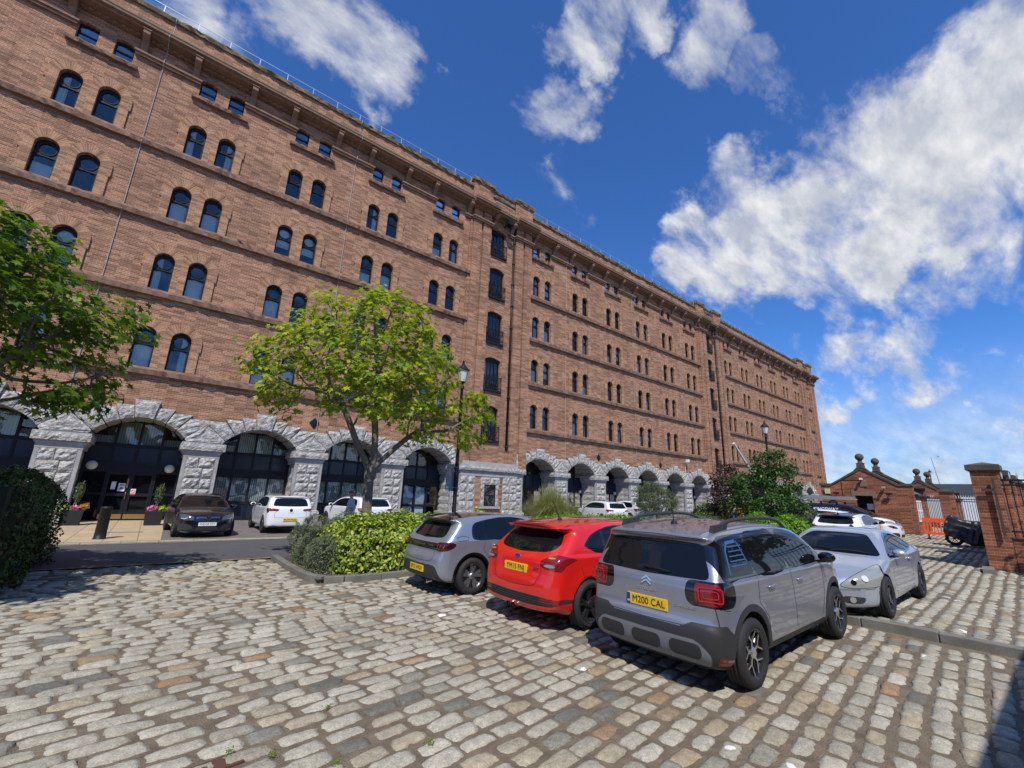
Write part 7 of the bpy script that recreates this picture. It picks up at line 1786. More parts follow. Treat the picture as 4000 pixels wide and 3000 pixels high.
# ------------------------------------------------------------------ street furniture, gatehouses, walls
M_lampglass = mat('frosted_lantern_glass', (.62, .66, .70), .35, spec=.6)
def lamp_post(x, y, H_, label, panel=False):
    g = G(x, y); root = empty('street_lamp', (x, y, g), label=label, cat='street lamp', group='black lantern lamp posts'); s = H_ / 6.3
    mb = MB(); mb.lathe([(.12, 0), (.12, .05), (.105, .08), (.10, 1.0), (.08, 1.06), (.07, 1.1), (.055, 4.9), (.05, 5.35), (.075, 5.38), (.075, 5.44), (.05, 5.48), (.04, 5.55), (.10, 5.60), (.12, 5.62)], n=16); mb.build('post', M_iron, root, smooth=True)
    mb = MB(); mb.lathe([(.12, 5.62), (.205, 6.02)], n=12); mb.build('lantern_glass', M_lampglass, root, smooth=True)
    mb = MB(); mb.lathe([(.225, 6.0), (.225, 6.05), (.19, 6.09), (.12, 6.19), (.06, 6.24), (.06, 6.29), (.03, 6.31), (.045, 6.36), (.02, 6.41), (.001, 6.42)], n=16)
    for k in range(8): a = k * math.pi / 4; mb.prism([(-.02, 6.05), (.02, 6.05), (0, 6.11)], -.005, .005) if k == 0 else mb.bar((.215 * math.cos(a), .215 * math.sin(a), 6.04), (.225 * math.cos(a), .225 * math.sin(a), 6.11), .02, .01)
    for k in range(4): a = k * math.pi / 2 + .4; mb.bar((.12 * math.cos(a), .12 * math.sin(a), 5.62), (.207 * math.cos(a), .207 * math.sin(a), 6.02), .010)
    mb.build('lantern_cap', M_iron, root)
    return root, g
lamp, g = lamp_post(7.92, 12.8, 6.3, 'black lamp post with a grey sign panel beside the yellow green maple')
mb = MB(); mb.box(-.33, .13, .06, .075, 1.86, 2.74); 
for e in ((-.335, -.325), (.125, .135)): mb.box(e[0], e[1], .05, .085, 1.85, 2.75)
for z in (1.95, 2.62): mb.box(-.30, .10, .04, .06, z, z + .05); mb.tube([(.075 * math.cos(a), .075 * math.sin(a), z + .02) for a in np.linspace(0, 6.28, 14)], .012, 4, cap=False)
o = mb.build('sign_board', mat('grey_sign_back', (.24, .26, .28), .5, metal=.3), None, loc=(7.92, 12.8, g), label='plain grey rear of a sign board fixed to the near lamp post', cat='sign')
lamp_post(28.6, 11.0, 6.3, 'black lamp post rising behind the large dark green shrub')
r_, g_ = lamp_post(86, 11.9, 6.3, 'tiny distant lamp post behind the second gatehouse finials')

mb = MB(); mb.lathe([(.17, 0), (.17, .02), (.15, .03), (.145, .2), (.14, .88), (.15, .89), (.15, .94), (.13, .97), (.001, .975)], n=20); mb.build('bollard', M_iron, None, smooth=True, loc=(-.93, 19.15, .05), label='thick black bollard standing on the sandstone slabs', cat='bollard')

# planters at the entrance
M_rattan = mat('black_woven_planter', (.02, .021, .024), .6, bump=(60, .8, .01, 1))
LM_lime2 = leaf_mat('lime_trailing_leaves', [(.28, .40, .03), (.42, .52, .06)], .3); LM_pink = leaf_mat('pink_petals', [(.62, .12, .30), (.75, .25, .45), (.50, .10, .38)], .2); LM_gold = leaf_mat('golden_petals', [(.45, .25, .03), (.55, .33, .05)], .2); LM_bay = leaf_mat('standard_tree_leaves', [(.05, .09, .03), (.09, .13, .05), (.14, .18, .08)], .2)
def planter(x, y, seed, lab, pot, order):
    r = np.random.default_rng(seed); root = empty('planter', (x, y, .05), label=lab, cat='planter', group='flower planters by the entrance')
    mb = MB(); mb.prism([(-.27, 0), (.27, 0), (.31, .56), (-.31, .56)], -.27, .27); mb.box(-.325, .325, -.285, .285, .53, .58); 
    for z in np.arange(.04, .52, .045): mb.box(-.27 - z * .07 - .008, .27 + z * .07 + .008, -.278, .278, z, z + .028)
    mb.build('tub', M_rattan, root)
    mb = MB(); mb.tube([(.02, 0, .5), (.05, .02, 1.0), (.02, 0, 1.6)], [.02, .016, .012], 6); mb.tube([(-.06, 0, .5), (.12, 0, 1.72)], .010, 5); mb.build('stem', mat('pale_cane', (.35, .25, .12), .8), root)
    def clump(nm, m, cx, cz, rx, rz, n, s, sh, ry=.2):
        q = r.normal(0, 1, (n, 3)); q /= np.linalg.norm(q, axis=1, keepdims=True); P = q * np.array((rx, ry, rz)) * r.uniform(.6, 1, (n, 1)) + np.array((cx, 0, cz)); V, F = leaf_cloud(P, q, s, sh, r, .7); link(nm, np_mesh(nm, V, F, m), root)
    clump('small_tree_foliage', LM_bay, .04, 1.28, .17, .42, 420, .07, OVAL)
    for nm, m, cx, cz, rx, rz, n in order: clump(nm, m, cx, cz, rx, rz, n, .11 if 'leaves' in nm else .09, OVAL, .26)
planter(-2.2, 24.9, 1, 'black planter with lime leaves, pink and golden flowers left of the entrance', 0, [('trailing_leaves', LM_lime2, -.25, .58, .26, .22, 160), ('pink_flowers', LM_pink, .05, .66, .18, .11, 90), ('golden_flowers', LM_gold, .30, .72, .17, .14, 130)])
planter(.35, 24.5, 2, 'black planter with pink cabbage flowers beside the black saloon', 0, [('pink_flowers', LM_pink, -.10, .68, .20, .13, 130), ('trailing_leaves', LM_lime2, .24, .64, .18, .18, 120), ('pale_flowers', LM_gold, -.1, .58, .16, .06, 40)])

# ---- gatehouse
M_stone_d = mat('dark_weathered_sandstone', (.115, .085, .068), .95, bump=(20, .7, .02, 6), var=(4, (.065, .055, .045), .2))
def gatehouse(x, y0, y1, zb, ze, za, L_, label, door=True, name='gatehouse', left=None):
    root = empty(name, (x, (y0 + y1) / 2, zb), label=label, cat='gatehouse'); off = (x, (y0 + y1) / 2, zb); yc = (y0 + y1) / 2
    def nb(): m = MB(); m.off = off; return m
    mb = nb(); k = .55
    P = [(y0, zb - .3), (y1, zb - .3), (y1, ze), (y1 - k, ze), (yc, za), (y0 + k, ze), (y0, ze)]
    if door:
        dy0, dy1, dz = yc - .37, yc + .45, zb + 1.96
        ids = [(y0, zb - .3), (dy0, zb - .3), (dy0, dz), (yc, dz + .1), (yc, za), (y0 + k, ze), (y0, ze)]
        mb.face([(x, a, b) for a, b in ids]); ids = [(dy1, zb - .3), (y1, zb - .3), (y1, ze), (y1 - k, ze), (yc, za), (yc, dz + .1), (dy1, dz)]; mb.face([(x, a, b) for a, b in ids]); mb.face([(x, dy0, dz), (x, dy1, dz), (x, yc, dz + .1)])
        for a in (dy0, dy1): mb.face([(x, a, zb - .3), (x + .5, a, zb - .3), (x + .5, a, dz), (x, a, dz)])
        mb.face([(x, dy0, dz), (x, dy1, dz), (x + .5, dy1, dz), (x + .5, dy0, dz)])
    else: mb.face([(x, a, b) for a, b in P])
    mb.face([(x, y0, zb - .3), (x + L_, y0, zb - .3), (x + L_, y0, ze - .45), (x, y0, ze - .45)]); mb.face([(x, y1, zb - .3), (x + L_, y1, zb - .3), (x + L_, y1, ze - .45), (x, y1, ze - .45)])
    mb.box(x + .002, x + .45, y0 + .001, y0 + .4, ze - .45, ze - .002, skip='-x'); mb.face([(x + L_, a, b) for a, b in P])
    mb.keep = True; mb.build('wall', M_brick_red, root)
    for xx in (x - .05, x + L_ - .25):
        mb = nb(); T = [(y0 - .06, ze), (y0 + k - .02, ze), (yc, za), (y1 - k + .02, ze), (y1 + .06, ze), (y1 + .06, ze + .13), (y1 - k - .03, ze + .13), (yc, za + .14), (y0 + k + .03, ze + .13), (y0 - .06, ze + .13)]; mb.prism([(a, b) for a, b in T], xx, xx + .35, plane='yz'); mb.build('coping', M_stone_d, root)
        mb = nb(); c_ = (xx + .17, yc, 0); mb.prism([(yc - .34, za - .06), (yc, za + .12), (yc + .34, za - .06), (yc + .17, za + .12), (yc + .15, za + .34), (yc - .15, za + .34), (yc - .17, za + .12)], xx - .02, xx + .37, plane='yz'); mb.box(xx - .02, xx + .37, yc - .18, yc + .18, za + .342, za + .38)
        mb.lathe([(.15, za + .38), (.12, za + .42), (.10, za + .50), (.12, za + .53), (.10, za + .54)] + [(.215 * math.cos(t), za + .73 + .215 * math.sin(t)) for t in np.linspace(-1.1, math.pi / 2, 12)], (xx + .17, yc, 0), 20); mb.build('ball_finial', M_stone_d, root, smooth=False)
    mb = nb(); mb.face([(x + .3, yc, za - .05), (x + L_ - .3, yc, za - .05), (x + L_ - .3, y0 + .1, ze - .40), (x + .3, y0 + .1, ze - .40)]); mb.face([(x + .3, yc, za - .05), (x + L_ - .3, yc, za - .05), (x + L_ - .3, y1 - .1, ze - .40), (x + .3, y1 - .1, ze - .40)]); mb.build('roof', mat('grey_slate', (.09, .09, .10), .6), root)
    mb = nb(); mb.tube([(x + .45, y0 - .08, ze - .48), (x + L_, y0 - .08, ze - .48)], .07, 8); mb.build('gutter', M_iron, root)
    if door:
        mb = nb(); mb.box(x - .03, x + .02, dy0 - .16, dy1 + .16, dz + .02, dz + .33); mb.box(x - .03, x + .02, dy0 - .16, dy0 - .005, dz - .12, dz + .02); mb.box(x - .03, x + .02, dy1 + .005, dy1 + .16, dz - .12, dz + .02); mb.build('door_lintel', M_sand, root)
        mb = nb(); mb.face([(x + .5, dy0, zb - .3), (x + .5, dy1, zb - .3), (x + .5, dy1, dz), (x + .5, dy0, dz)]); d = mb.build('doorway', M_dark, root); mb = nb(); mb.box(x + .44, x + .46, dy0 + .12, dy0 + .42, dz - .75, dz - .42); mb.build('notice', M_paper, d)
        # mullioned window in the flank
        mb = nb()
        for xa in (x + .5, x + 1.08): 
            mb.box(xa, xa + .07, y0 - .03, y0 + .02, zb + .72, zb + 1.72)
        for xa in (x + .93, x + 1.5): mb.box(xa, xa + .07, y0 - .03, y0 + .02, zb + .72, zb + 1.72)
        for z in (zb + .66, zb + 1.2, zb + 1.72): mb.box(x + .46, x + 1.6, y0 - .035, y0 + .02, z, z + .07)
        w = mb.build('sash_window', M_white, root); mb = nb(); mb.face([(x + .5, y0 - .005, zb + .72), (x + 1.57, y0 - .005, zb + .72), (x + 1.57, y0 - .005, zb + 1.72), (x + .5, y0 - .005, zb + 1.72)]); mb.build('pane', M_carglass, w)
        mb = nb(); mb.lathe([(.001, -.03), (.2, -.02), (.21, .0)], (0, 0, 0), 16, axis='y'); mb = nb(); mb.prism([(yc - .20, za - .98), (yc + .12, za - .98), (yc + .14, za - .70), (yc - .04, za - .62), (yc - .22, za - .70)], x - .04, x, plane='yz'); mb.build('stone_shield', M_sand, root)
        for yy, zz, nm, m_ in ((yc + .01, za - .55, 'security_camera', M_white), (yc - .97, za - 1.03, 'security_camera', M_lead), (yc - 1.15, za - 1.38, 'floodlight', M_iron), (yc + 1.32, za - 1.38, 'floodlight', M_iron), (yc + 2.42, za - 1.26, 'security_camera', M_white)):
            mb = nb(); mb.bar((x, yy, zz), (x - .16, yy, zz - .02), .03); mb.box(x - .32, x - .10, yy - .06, yy + .06, zz - .05, zz + .05) if nm[0] == 's' else mb.box(x - .24, x - .12, yy - .13, yy + .13, zz - .05, zz + .05); mb.build(nm, m_, root)
        mb = nb(); mb.box(x - .10, x, yc + 1.66, yc + 1.92, za - 1.42, za - 1.12); mb.build('alarm_box', mat('cream_box', (.62, .56, .30), .5), root)
        mb = nb(); mb.box(x - .02, x, yc + .02, yc + 1.05, za - .62, za - .60); mb.box(x - .02, x, yc + 1.03, yc + 1.05, za - 1.5, za - .6); mb.build('cable', M_iron, root)
gatehouse(32.4, 5.33, 9.60, .54, 3.08, 4.02, 3.6, 'red brick gatehouse with stone coped gable, ball finials and open dark doorway')
gatehouse(43.0, 5.10, 8.25, .95, 3.15, 3.80, 4.0, 'second smaller gabled gatehouse seen behind the first one', door=False)

# ---- railings with piers across the far end
def railing(x, y0, y1, z0, z1, label, n, name='railings', group=None):
    root = empty(name, (x, (y0 + y1) / 2, z0), label=label, cat='railings', group=group); off = (x, (y0 + y1) / 2, z0)
    mb = MB(); mb.off = off
    for z in (z0 + .12, z1 - .30, z1 - .16): mb.box(x - .02, x + .02, y0, y1, z, z + .045)
    mb.build('rail', M_iron, root)
    mb = MB(); mb.off = off
    for y in np.linspace(y0 + .05, y1 - .05, n): mb.tube([(x, y, z0), (x, y, z1 - .1)], .013, 5)
    mb.build('bars', M_iron, root); mb = MB(); mb.off = off
    for y in np.linspace(y0 + .05, y1 - .05, n): mb.lathe([(.001, z1 + .12), (.022, z1 - .0), (.018, z1 - .06), (.010, z1 - .1)], (x, y, 0), 5)
    mb.build('spikes', mat('pale_spike_paint', (.50, .50, .45), .6), root)
def brick_pier(x, y, w, d, zb, zt, label, cap=.22, group=None):
    root = empty('gate_pier', (x, y, zb), label=label, cat='gate pier', group=group); mb = MB(); mb.off = (x, y, zb); mb.box(x - d / 2, x + d / 2, y - w / 2, y + w / 2, zb - .2, zt); mb.build('shaft', M_brick_red, root)
    mb = MB(); mb.off = (x, y, zb); e = .08; a, b, c_, d_ = x - d / 2 - e, x + d / 2 + e, y - w / 2 - e, y + w / 2 + e; mb.box(a, b, c_, d_, zt + .001, zt + cap * .6)
    i = [mb.vert(q) for q in ((a, c_, zt + cap * .602), (b, c_, zt + cap * .602), (b, d_, zt + cap * .602), (a, d_, zt + cap * .602), (x, y, zt + cap))]
    for q in ((0, 1, 4), (1, 2, 4), (2, 3, 4), (3, 0, 4)): mb.f.append([i[k] for k in q]); mb.m.append(0)
    mb.build('capstone', M_stone_d, root)
railing(40, 5.28, 6.0, .84, 2.72, 'black spiked railings between the gatehouse and the middle brick pier', 9)
mb = MB(); mb.box(41.3, 41.8, 5.25, 6.15, .9, 2.62); mb.build('white_cabin', mat('white_cabin_paint', (.72, .74, .76), .5), None, label='white cabin wall seen through the short stretch of railings', cat='cabin')
brick_pier(40, 4.93, .66, .7, .84, 2.98, 'brick pier between the two stretches of far railings', .2)
railing(40, 1.9, 4.58, .84, 2.72, 'black spiked railings in front of the white building', 24)
mb = MB(); mb.off = (54, 6, 1); mb.box(54, 62, 1.0, 10.8, .8, 3.0); o = mb.build('white_building', mat('white_cladding', (.74, .76, .78), .6, bump=(3, .3, .05, 1)), None, loc=(54, 6, 1), label='long low white building behind the far railings', cat='building')
mb = MB(); mb.box(-.03, 0, -.15, .45, .25, 1.35); mb.build('window', mat('grey_shutter', (.18, .18, .19), .6), o)
# ---- near gate pier, long wall with piers, dwarf wall with railings
brick_pier(19.65, 1.50, .56, .75, .25, 3.07, 'nearest and tallest looking brick gate pier with pyramid stone cap at the right edge', .26)
wl = [22.6, 25.5, 28.5, 31.5]
for k, x in enumerate(wl): brick_pier(x, 1.50, .56, .7, G(x, 1.5), 3.07, ('second brick pier of the wall receding at the right edge', 'third brick pier of the receding right hand wall', 'fourth brick pier of the receding right hand wall', 'farthest brick pier of the receding right hand wall')[k], .26)
mb = MB(); mb.off = (26, 1.5, .3)
xs = [20.03] + [v for x in wl for v in (x - .36, x + .36)] + [36]
for a, b in zip(xs[0::2], xs[1::2]): mb.box(a, b, 1.34, 1.66, 0, 2.62)
root = empty('boundary_wall', (26, 1.5, .3), label='red brick boundary wall running away between the right hand piers', cat='wall'); mb.build('brickwork', M_brick_red, root); mb = MB(); mb.off = (26, 1.5, .3)
for a, b in zip(xs[0::2], xs[1::2]): mb.prism([(1.28, 2.622), (1.72, 2.622), (1.66, 2.72), (1.34, 2.72)], a, b, plane='yz')
mb.build('coping', M_stone_d, root)
root = empty('dwarf_wall', (19.5, -.5, .2), label='low brick wall carrying white tipped railings at the right edge', cat='wall'); mb = MB(); mb.off = (19.5, -.5, .2); mb.box(19.30, 19.72, -3.0, 1.21, 0, 1.16); mb.box(19.26, 19.76, -3.0, 1.21, 1.161, 1.20); mb.build('brickwork', M_brick_red, root)
railing(19.45, -3.0, 1.20, 1.20, 2.92, 'rusty brown railings with white spear tips on the low wall at the right edge', 28)
mb = MB(); mb.off = (19.2, 1.2, .3); mb.box(19.14, 19.20, 1.30, 1.36, 1.2, 2.8); mb.box(19.15, 19.19, 1.34, 1.60, 2.45, 2.52); mb.build('gate_post', mat('rusty_iron', (.07, .045, .035), .8), None, loc=(19.2, 1.2, .3), label='dark rusty iron gate post fixed to the nearest brick pier', cat='post')
# loose kerb stone at the pier
mb = MB(); mb.obox((18.6, 1.75, .29), (1, .1, 0), (-.1, 1, 0), (0, 0, 1), .5, .12, .06); o = mb.build('kerb_stone', M_kerb, None, loc=(0, 0, 0), label='single worn kerb stone on the setts by the nearest gate pier', cat='kerb stone')
kerb_run('kerb', [(24.5, 2.0), (25.3, 9.0)], .2, .07, kind='structure')
# ---- orange barrier
M_orange = mat('orange_plastic', (.85, .10, .02), .4)
b0 = (30.2, 4.34, G(30.2, 4.34)); root = empty('plastic_barrier', b0, rad(99), label='bright orange plastic pedestrian barrier standing by the gatehouse', cat='barrier'); 
mb = MB(); mb.box(-.46, .46, -.02, .02, .78, .98); mb.box(-.46, .46, -.02, .02, .20, .32); mb.box(-.46, -.38, -.02, .02, .32, .78); mb.box(.38, .46, -.02, .02, .32, .78)
for x in np.arange(-.30, .31, .12): mb.box(x - .022, x + .022, -.014, .014, .32, .78)
mb.box(-.38, .38, -.012, .012, .56, .62) if False else None
mb.build('panel', M_orange, root); mb = MB()
for x in (-.3, .3): mb.box(x - .06, x + .06, -.28, .28, .0, .07); mb.box(x - .03, x + .03, -.03, .03, .07, .22)
mb.build('foot', M_plast, root)
# ---- covered motorcycle
bx, by = 27.2, 2.72; bz = G(bx, by); root = empty('motorcycle', (bx, by, bz), math.pi / 2 + rad(6), label='motorcycle under a black waterproof cover beside the boundary wall', cat='motorcycle')
def coverF(x, y, z):
    top = np.interp(x, (-1.0, -.85, -.5, 0, .35, .62, .72, .86, .98), (.60, .98, 1.06, 1.04, 1.08, 1.28, 1.22, 1.0, .6)); bot = np.interp(x, (-1, -.6, .2, .5, .95), (.10, .05, .06, .24, .44))
    w = .37 + .018 * np.sin(x * 8 + z * 5) + .013 * np.sin(14 * x + 9 * z + 3 * np.sin(7 * x)) + .009 * np.sin(23 * z - 8 * x) - .14 * np.clip((z - .6) / .6, 0, 1) + .012 * np.sin(x * 11 + z * 9)
    return smax(smax(z - top, bot - z, .05), smax(np.abs(y) - w, np.abs(x) - .96, .12), .10)
V, T = nets(coverF, (-1.1, -.45, 0), (1.1, .45, 1.4), .03); link('cover', np_mesh('cover', V, T, mat('black_waterproof_cover', (.012, .012, .014), .38, bump=(3.5, .6, .05, 2)), smooth=True), root)
for x in (.66, -.66):
    mb = MB(); mb.lathe([(.20, -.05), (.27, -.06), (.29, 0), (.27, .06), (.20, .05), (.20, -.05)], (x, 0, .29), 28, axis='y'); w = mb.build('wheel', M_tyre, root, smooth=True); mb = MB(); mb.lathe([(.20, -.03), (.17, -.03), (.17, .03), (.20, .03)], (x, 0, .29), 28, axis='y'); mb.lathe([(.001, -.05), (.05, -.05), (.05, .05), (.001, .05)], (x, 0, .29), 12, axis='y')
    for k in range(6): a = k * math.pi / 3; mb.bar((x + .04 * math.cos(a), 0, .29 + .04 * math.sin(a)), (x + .185 * math.cos(a), 0, .29 + .185 * math.sin(a)), .025)
    mb.build('rim', M_alloy_d, w)
mb = MB()
for s_ in (-1, 1): mb.tube([(.66, s_ * .09, .29), (.52, s_ * .09, .75)], .022, 6)
mb.build('fork', M_iron, root)
# ---- raised barrier boom
root = empty('barrier_gate', (24.7, 9.5, G(24.7, 9.5)), label='raised white barrier boom slanting up behind the copper shrub', cat='barrier'); mb = MB(); mb.box(-.18, .18, -.18, .18, 0, 1.15); mb.build('cabinet', M_white, root)
mb = MB(); mb.tube([(.15, -.22, .85), (-4.2, -.22, 4.13)], .045, 8); mb.build('boom', M_white, root)
# roof mast light near the parapet, seen as a small drum
mb = MB(); mb.lathe([(.0, 0), (.16, .02), (.20, .14), (.16, .34), (0, .38)], n=16); mb.lathe([(.05, -.5), (.05, 0)], n=8); mb.build('roof_vent', M_stone_d, None, loc=(9.05, 26.45, 26.35), label='small round vent cowl standing on the warehouse parapet', cat='vent')
# wall behind the photographer which throws the straight shadow at lower right
root = empty('yard_building', (-6, -6.2, 0), label='plain brick building standing behind the camera', cat='building'); mb = MB(); mb.off = (-6, -6.2, 0); mb.box(-30, 7.1, -10.2, -2.3, -.2, 4.88); mb.build('wall', M_brick_red, root)
mb = MB(); mb.off = (-6, -6.2, 0); mb.box(-30.1, 7.2, -10.3, -2.2, 4.881, 4.98); mb.build('coping', M_stone_d, root)
tree('tree', 'leafy tree out of view beyond the right hand railings', (17.3, -2.6, .1), [(17.3, -2.6, 0), (17.3, -2.6, 1.0), (17.3, -2.6, 2.0)], [(17.3, -2.6, 4.0, 1.9, 1.7, 1.6)], LM_shrub, 5000, .16, OVAL, r0=.12, seed=33, n_att=300, spread=.2)
# ---- far river bank and turbines
M_hill = mat('distant_blue_hills', (.10, .14, .18), 1.0)
mb = MB(); xs = np.linspace(0, 1, 40); r = np.random.default_rng(3)
hp = [(1500 + 200 * t, 1000 * (t - .72) * 1.3, 14 + 9 * math.sin(t * 9) + 5 * math.sin(t * 23)) for t in xs]
for a, b in zip(hp[:-1], hp[1:]): mb.face([(a[0], a[1], -5), (b[0], b[1], -5), (b[0], b[1], b[2] + 18), (a[0], a[1], a[2] + 18)]); mb.face([(a[0], a[1], a[2] + 18), (b[0], b[1], b[2] + 18), (b[0] + 400, b[1], b[2] + 14), (a[0] + 400, a[1], a[2] + 14)])
mb.build('hills', M_hill, kind='structure')
mb = MB(); mb.off = (72, 7.9, 1.1); mb.box(66, 80, 3, 9.5, 1.0, 4.6); mb.build('dark_shed', mat('dark_blue_grey_roofing', (.06, .085, .10), .7), None, loc=(72, 7.9, 1.1), label='dark blue grey shed roof above the far railings', cat='building')
M_turb = mat('pale_turbine_grey', (.33, .37, .42), .6)
for k, (y, z, h, lb) in enumerate([(112, 0, 78, 'tall thin grey wind turbine mast beyond the gatehouse finials'), (58, 0, 52, 'shorter thin grey mast beyond the far railings')]):
    root = empty('wind_turbine', (900, y, 0), label=lb, cat='wind turbine', group='distant turbines'); mb = MB(); mb.tube([(0, 0, 0), (0, (8, -7)[k], h)], [.7, .45], 6); mb.build('tower', M_turb, root); mb = MB(); mb.box(-2, 2, -1, 1, h, h + 1.5); mb.build('nacelle', M_turb, root)
water = sheet('water', [300, 600, 1400, 2200], [-800, -200, 200, 800], mat('river_water', (.05, .08, .10), .15), -1.5, kind='structure')

# ------------------------------------------------------------------ people, one continuous body each
def capsule(x, y, z, a, b, ra, rb):
    a = np.array(a, float); b = np.array(b, float); d = b - a; t = np.clip(((x - a[0]) * d[0] + (y - a[1]) * d[1] + (z - a[2]) * d[2]) / (d @ d), 0, 1)
    return np.sqrt((x - a[0] - d[0] * t) ** 2 + (y - a[1] - d[1] * t) ** 2 + (z - a[2] - d[2] * t) ** 2) - (ra + (rb - ra) * t)
def ell(x, y, z, c, r_): k = np.sqrt(((x - c[0]) / r_[0]) ** 2 + ((y - c[1]) / r_[1]) ** 2 + ((z - c[2]) / r_[2]) ** 2); return (k - 1) * min(r_)
M_skin = mat('skin', (.55, .30, .21), .55)
def person(label, pos, rz, Hh, arms, legs, tee, trousers, shoes, h=.022, cap=None, glasses=False, held=None, hair=None, sleeve=.5):
    """x forward, y left; arms/legs: per side list of joints"""
    s = Hh / 1.76; root = empty('person', pos, rz, label=label, cat='person'); root.scale = (s, s, s)
    hands = []
    def F(x, y, z):
        f = capsule(x, y, z, (0, 0, .98), (0, 0, 1.10), .145, .135); f = smin(f, ell(x, y, z, (.0, 0, 1.27), (.125, .185, .22)), .10); f = smin(f, capsule(x, y, z, (0, -.15, 1.42), (0, .15, 1.42), .062, .062), .07)
        f = smin(f, ell(x, y, z, (.035, 0, 1.08), (.125, .15, .14)), .06)
        f = smin(f, capsule(x, y, z, (-.01, 0, 1.44), (.02, 0, 1.58), .058, .054), .03)
        hd = ell(x, y, z, (.02, 0, 1.655), (.098, .076, .112)); hd = smin(hd, ell(x, y, z, (.055, 0, 1.60), (.055, .052, .055)), .03); hd = smin(hd, capsule(x, y, z, (.115, 0, 1.665), (.132, 0, 1.63), .010, .014), .012)
        for sd in (-1, 1): hd = smin(hd, ell(x, y, z, (.01, sd * .079, 1.645), (.022, .012, .032)), .01)
        hd = smax(hd, -ell(x, y, z, (.118, .032, 1.668), (.016, .016, .010)), .012); hd = smax(hd, -ell(x, y, z, (.118, -.032, 1.668), (.016, .016, .010)), .012); hd = smax(hd, -ell(x, y, z, (.118, 0, 1.588), (.012, .026, .005)), .008)
        f = smin(f, hd, .02)
        for sd, (el, wr_, hd_) in zip((-1, 1), arms):
            f = smin(f, capsule(x, y, z, (0, sd * .19, 1.41), el, .057, .043), .04); f = smin(f, capsule(x, y, z, el, wr_, .042, .027), .012); f = smin(f, capsule(x, y, z, wr_, hd_, .030, .034), .015)
        for sd, (kn, an, to) in zip((-1, 1), legs):
            f = smin(f, capsule(x, y, z, (0, sd * .09, .93), kn, .092, .060), .04); f = smin(f, capsule(x, y, z, kn, an, .058, .042), .02); f = smin(f, capsule(x, y, z, (an[0] - .02, an[1], .045), to, .045, .040), .02)
        return f
    V, T = nets(F, (-.5, -.6, -.02), (.75, .6, 1.85), h); g, _ = grad(F, V, .008); N_ = g / np.maximum(np.linalg.norm(g, axis=1, keepdims=True), 1e-6); geo = [V, T, N_]
    sh = .19
    def arm_t(x, y, z):      # how far along the upper arm
        d = np.full(x.shape, 9.0)
        for sd, (el, wr_, hd_) in zip((-1, 1), arms):
            a = np.array((0, sd * .19, 1.41)); b = np.array(el, float); dd = b - a; t = ((x - a[0]) * dd[0] + (y - a[1]) * dd[1] + (z - a[2]) * dd[2]) / (dd @ dd); near_ = (capsule(x, y, z, a, b, .06, .05) < .03) | (capsule(x, y, z, el, wr_, .05, .05) < .03) | (capsule(x, y, z, wr_, hd_, .06, .06) < .04); d = np.where(near_ & (sd * y > .15), t - sleeve - .35, np.where(d == 9.0, -1, d))
        return d
    def cut(fn, name, m, off=0.0):
        a, b = split(geo[0], geo[1], geo[2], fn(*geo[0].T)); geo[:] = list(b)
        if len(a[1]): v, t, n = compact(*a); link(name, np_mesh(name, v + n * off, t, m, smooth=True), root)
    cut(lambda x, y, z: z - .075, 'shoes', shoes, .004)
    cut(lambda x, y, z: np.maximum(z - .985, np.where((np.abs(y) > .21) & (z > .5), .05, trousers[1] - z)), 'trousers', trousers[0], .008)
    cut(lambda x, y, z: np.maximum(np.maximum(z - 1.475 - .02 * np.abs(y) / .2, .98 - z), arm_t(x, y, z)), 't_shirt', tee, .007)
    if hair: cut(lambda x, y, z: np.maximum(1.62 - z + 1.1 * (x - .04), -1), 'hair', hair, .006)
    v, t, n = compact(*geo); mbv = [v]; body = link('body', np_mesh('body', v, t, M_skin, smooth=True), root)
    # five fingers on each hand, in one mesh with the palm bones
    for sd, (el, wr_, hd_) in zip((-1, 1), arms):
        d = np.array(hd_, float) - np.array(wr_, float); d /= np.linalg.norm(d); sidev = np.cross(d, (0, sd * 1.0, 0)); sidev /= np.linalg.norm(sidev) + 1e-9; pn = np.cross(d, sidev); mb = MB()
        for q, (o_, l_) in enumerate(((-.027, .065), (-.009, .075), (.009, .07), (.027, .055))):
            a = np.array(hd_) + sidev * o_ + d * .015; b = a + d * l_ * .5 + pn * .008; c_ = b + d * l_ * .35 + pn * .025; mb.tube([a, b, c_], [.009, .0085, .006], 6)
        a = np.array(wr_) + (np.array(hd_) - np.array(wr_)) * .5 - sidev * .03; mb.tube([a, a - sidev * .025 + d * .03, a - sidev * .03 + d * .055 + pn * .01], [.011, .010, .007], 6); mb.build('fingers', M_skin, body, smooth=True)
    if cap:
        mb = MB(); mb.lathe([(.100, 1.69), (.102, 1.72), (.085, 1.765), (.05, 1.785), (.001, 1.79)], (.015, 0, 0), 20); mb.prism([(.05, -.075), (.16, -.06), (.195, 0), (.16, .06), (.05, .075)], 1.688, 1.700, plane='xy'); mb.build('cap', cap, root, smooth=True)
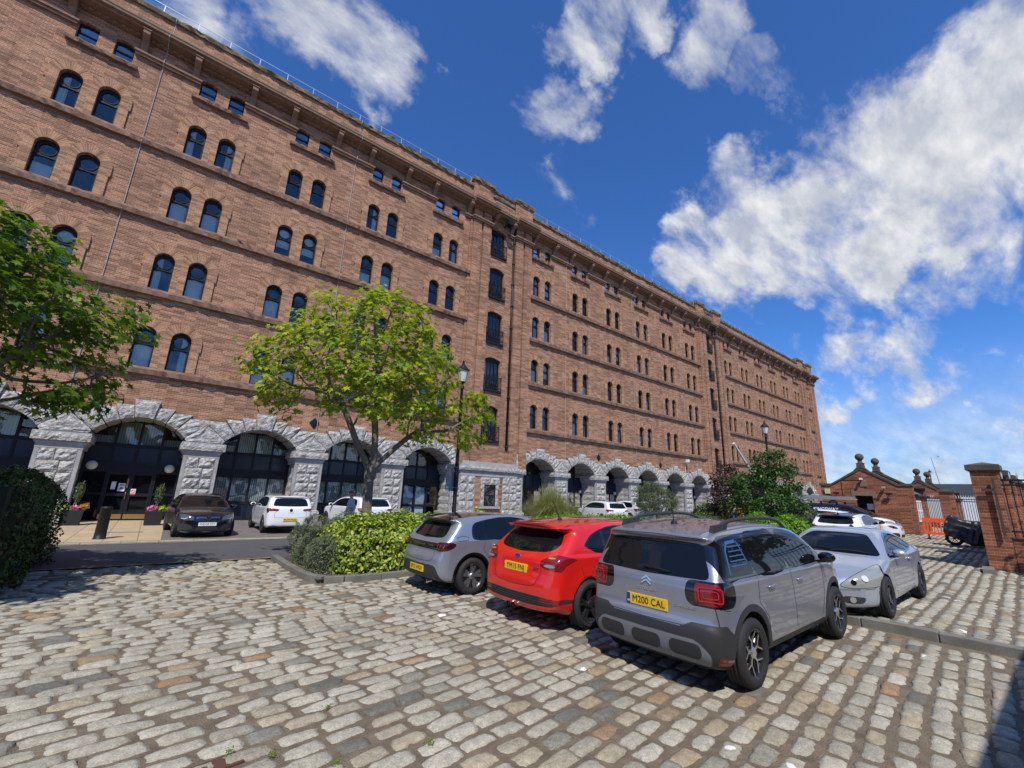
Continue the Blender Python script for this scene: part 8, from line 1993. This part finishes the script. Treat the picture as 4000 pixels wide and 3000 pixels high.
    if glasses:
        mb = MB(); 
        for sd in (-1, 1): mb.tube([(.119 + .0, sd * .033 + .020 * math.cos(a), 1.667 + .014 * math.sin(a)) for a in np.linspace(0, 6.28, 12)], .003, 4, cap=False)
        mb.build('glasses', M_iron, root)
    if held: held(root)
    return root
T_grey = mat('light_grey_cotton', (.50, .52, .56), .9, bump=(18, .5, .02, 4)); T_blue = mat('slate_blue_cotton', (.10, .14, .26), .9, bump=(18, .5, .02, 4)); T_orange = mat('orange_cotton', (.80, .20, .02), .9, bump=(18, .5, .02, 4)); T_jean = mat('blue_denim', (.05, .08, .17), .9, bump=(30, .4, .01, 4)); T_dark = mat('dark_trousers', (.03, .03, .035), .9); T_shoe = mat('dark_shoes', (.03, .028, .026), .7); T_cap = mat('grey_blue_cap', (.10, .10, .15), .9)
stand = [((0.02, -.10, .50), (0, -.11, .09), (.14, -.12, .04)), ((.02, .10, .50), (-.02, .11, .09), (.12, .12, .04))]
m_ = person('man in a cap and light grey t-shirt walking past the white hatchback', (5.75, 16.3, .02), math.pi - rad(25), 1.74, [((-.12, -.25, 1.16), (.02, -.24, .93), (.07, -.22, .87)), ((-.06, .25, 1.15), (.10, .22, .96), (.14, .20, .92))],
       [((.14, -.09, .52), (.12, -.09, .09), (.26, -.09, .04)), ((-.02, .09, .50), (-.20, .09, .12), (-.08, .09, .04))], T_grey, (T_jean, .45), T_shoe, cap=T_cap, glasses=True, h=.02)
person('bald man in a slate blue t-shirt with folded arms, seen from behind', (19.0, 8.78, .14), rad(-60), 1.70, [((.10, -.27, 1.17), (.30, -.10, 1.14), (.32, .0, 1.15)), ((.10, .27, 1.15), (.28, .08, 1.08), (.30, -.02, 1.08))], stand, T_blue, (T_dark, .05), T_shoe, h=.024)
person('man with a shaved head in an orange t-shirt, facing the man in blue', (19.75, 8.80, .16), rad(-145), 1.76, [((.08, -.28, 1.17), (.28, -.14, 1.10), (.33, -.08, 1.12)), ((.10, .27, 1.17), (.28, .10, 1.16), (.33, .04, 1.16))], stand, T_orange, (T_dark, .05), T_shoe, h=.024)
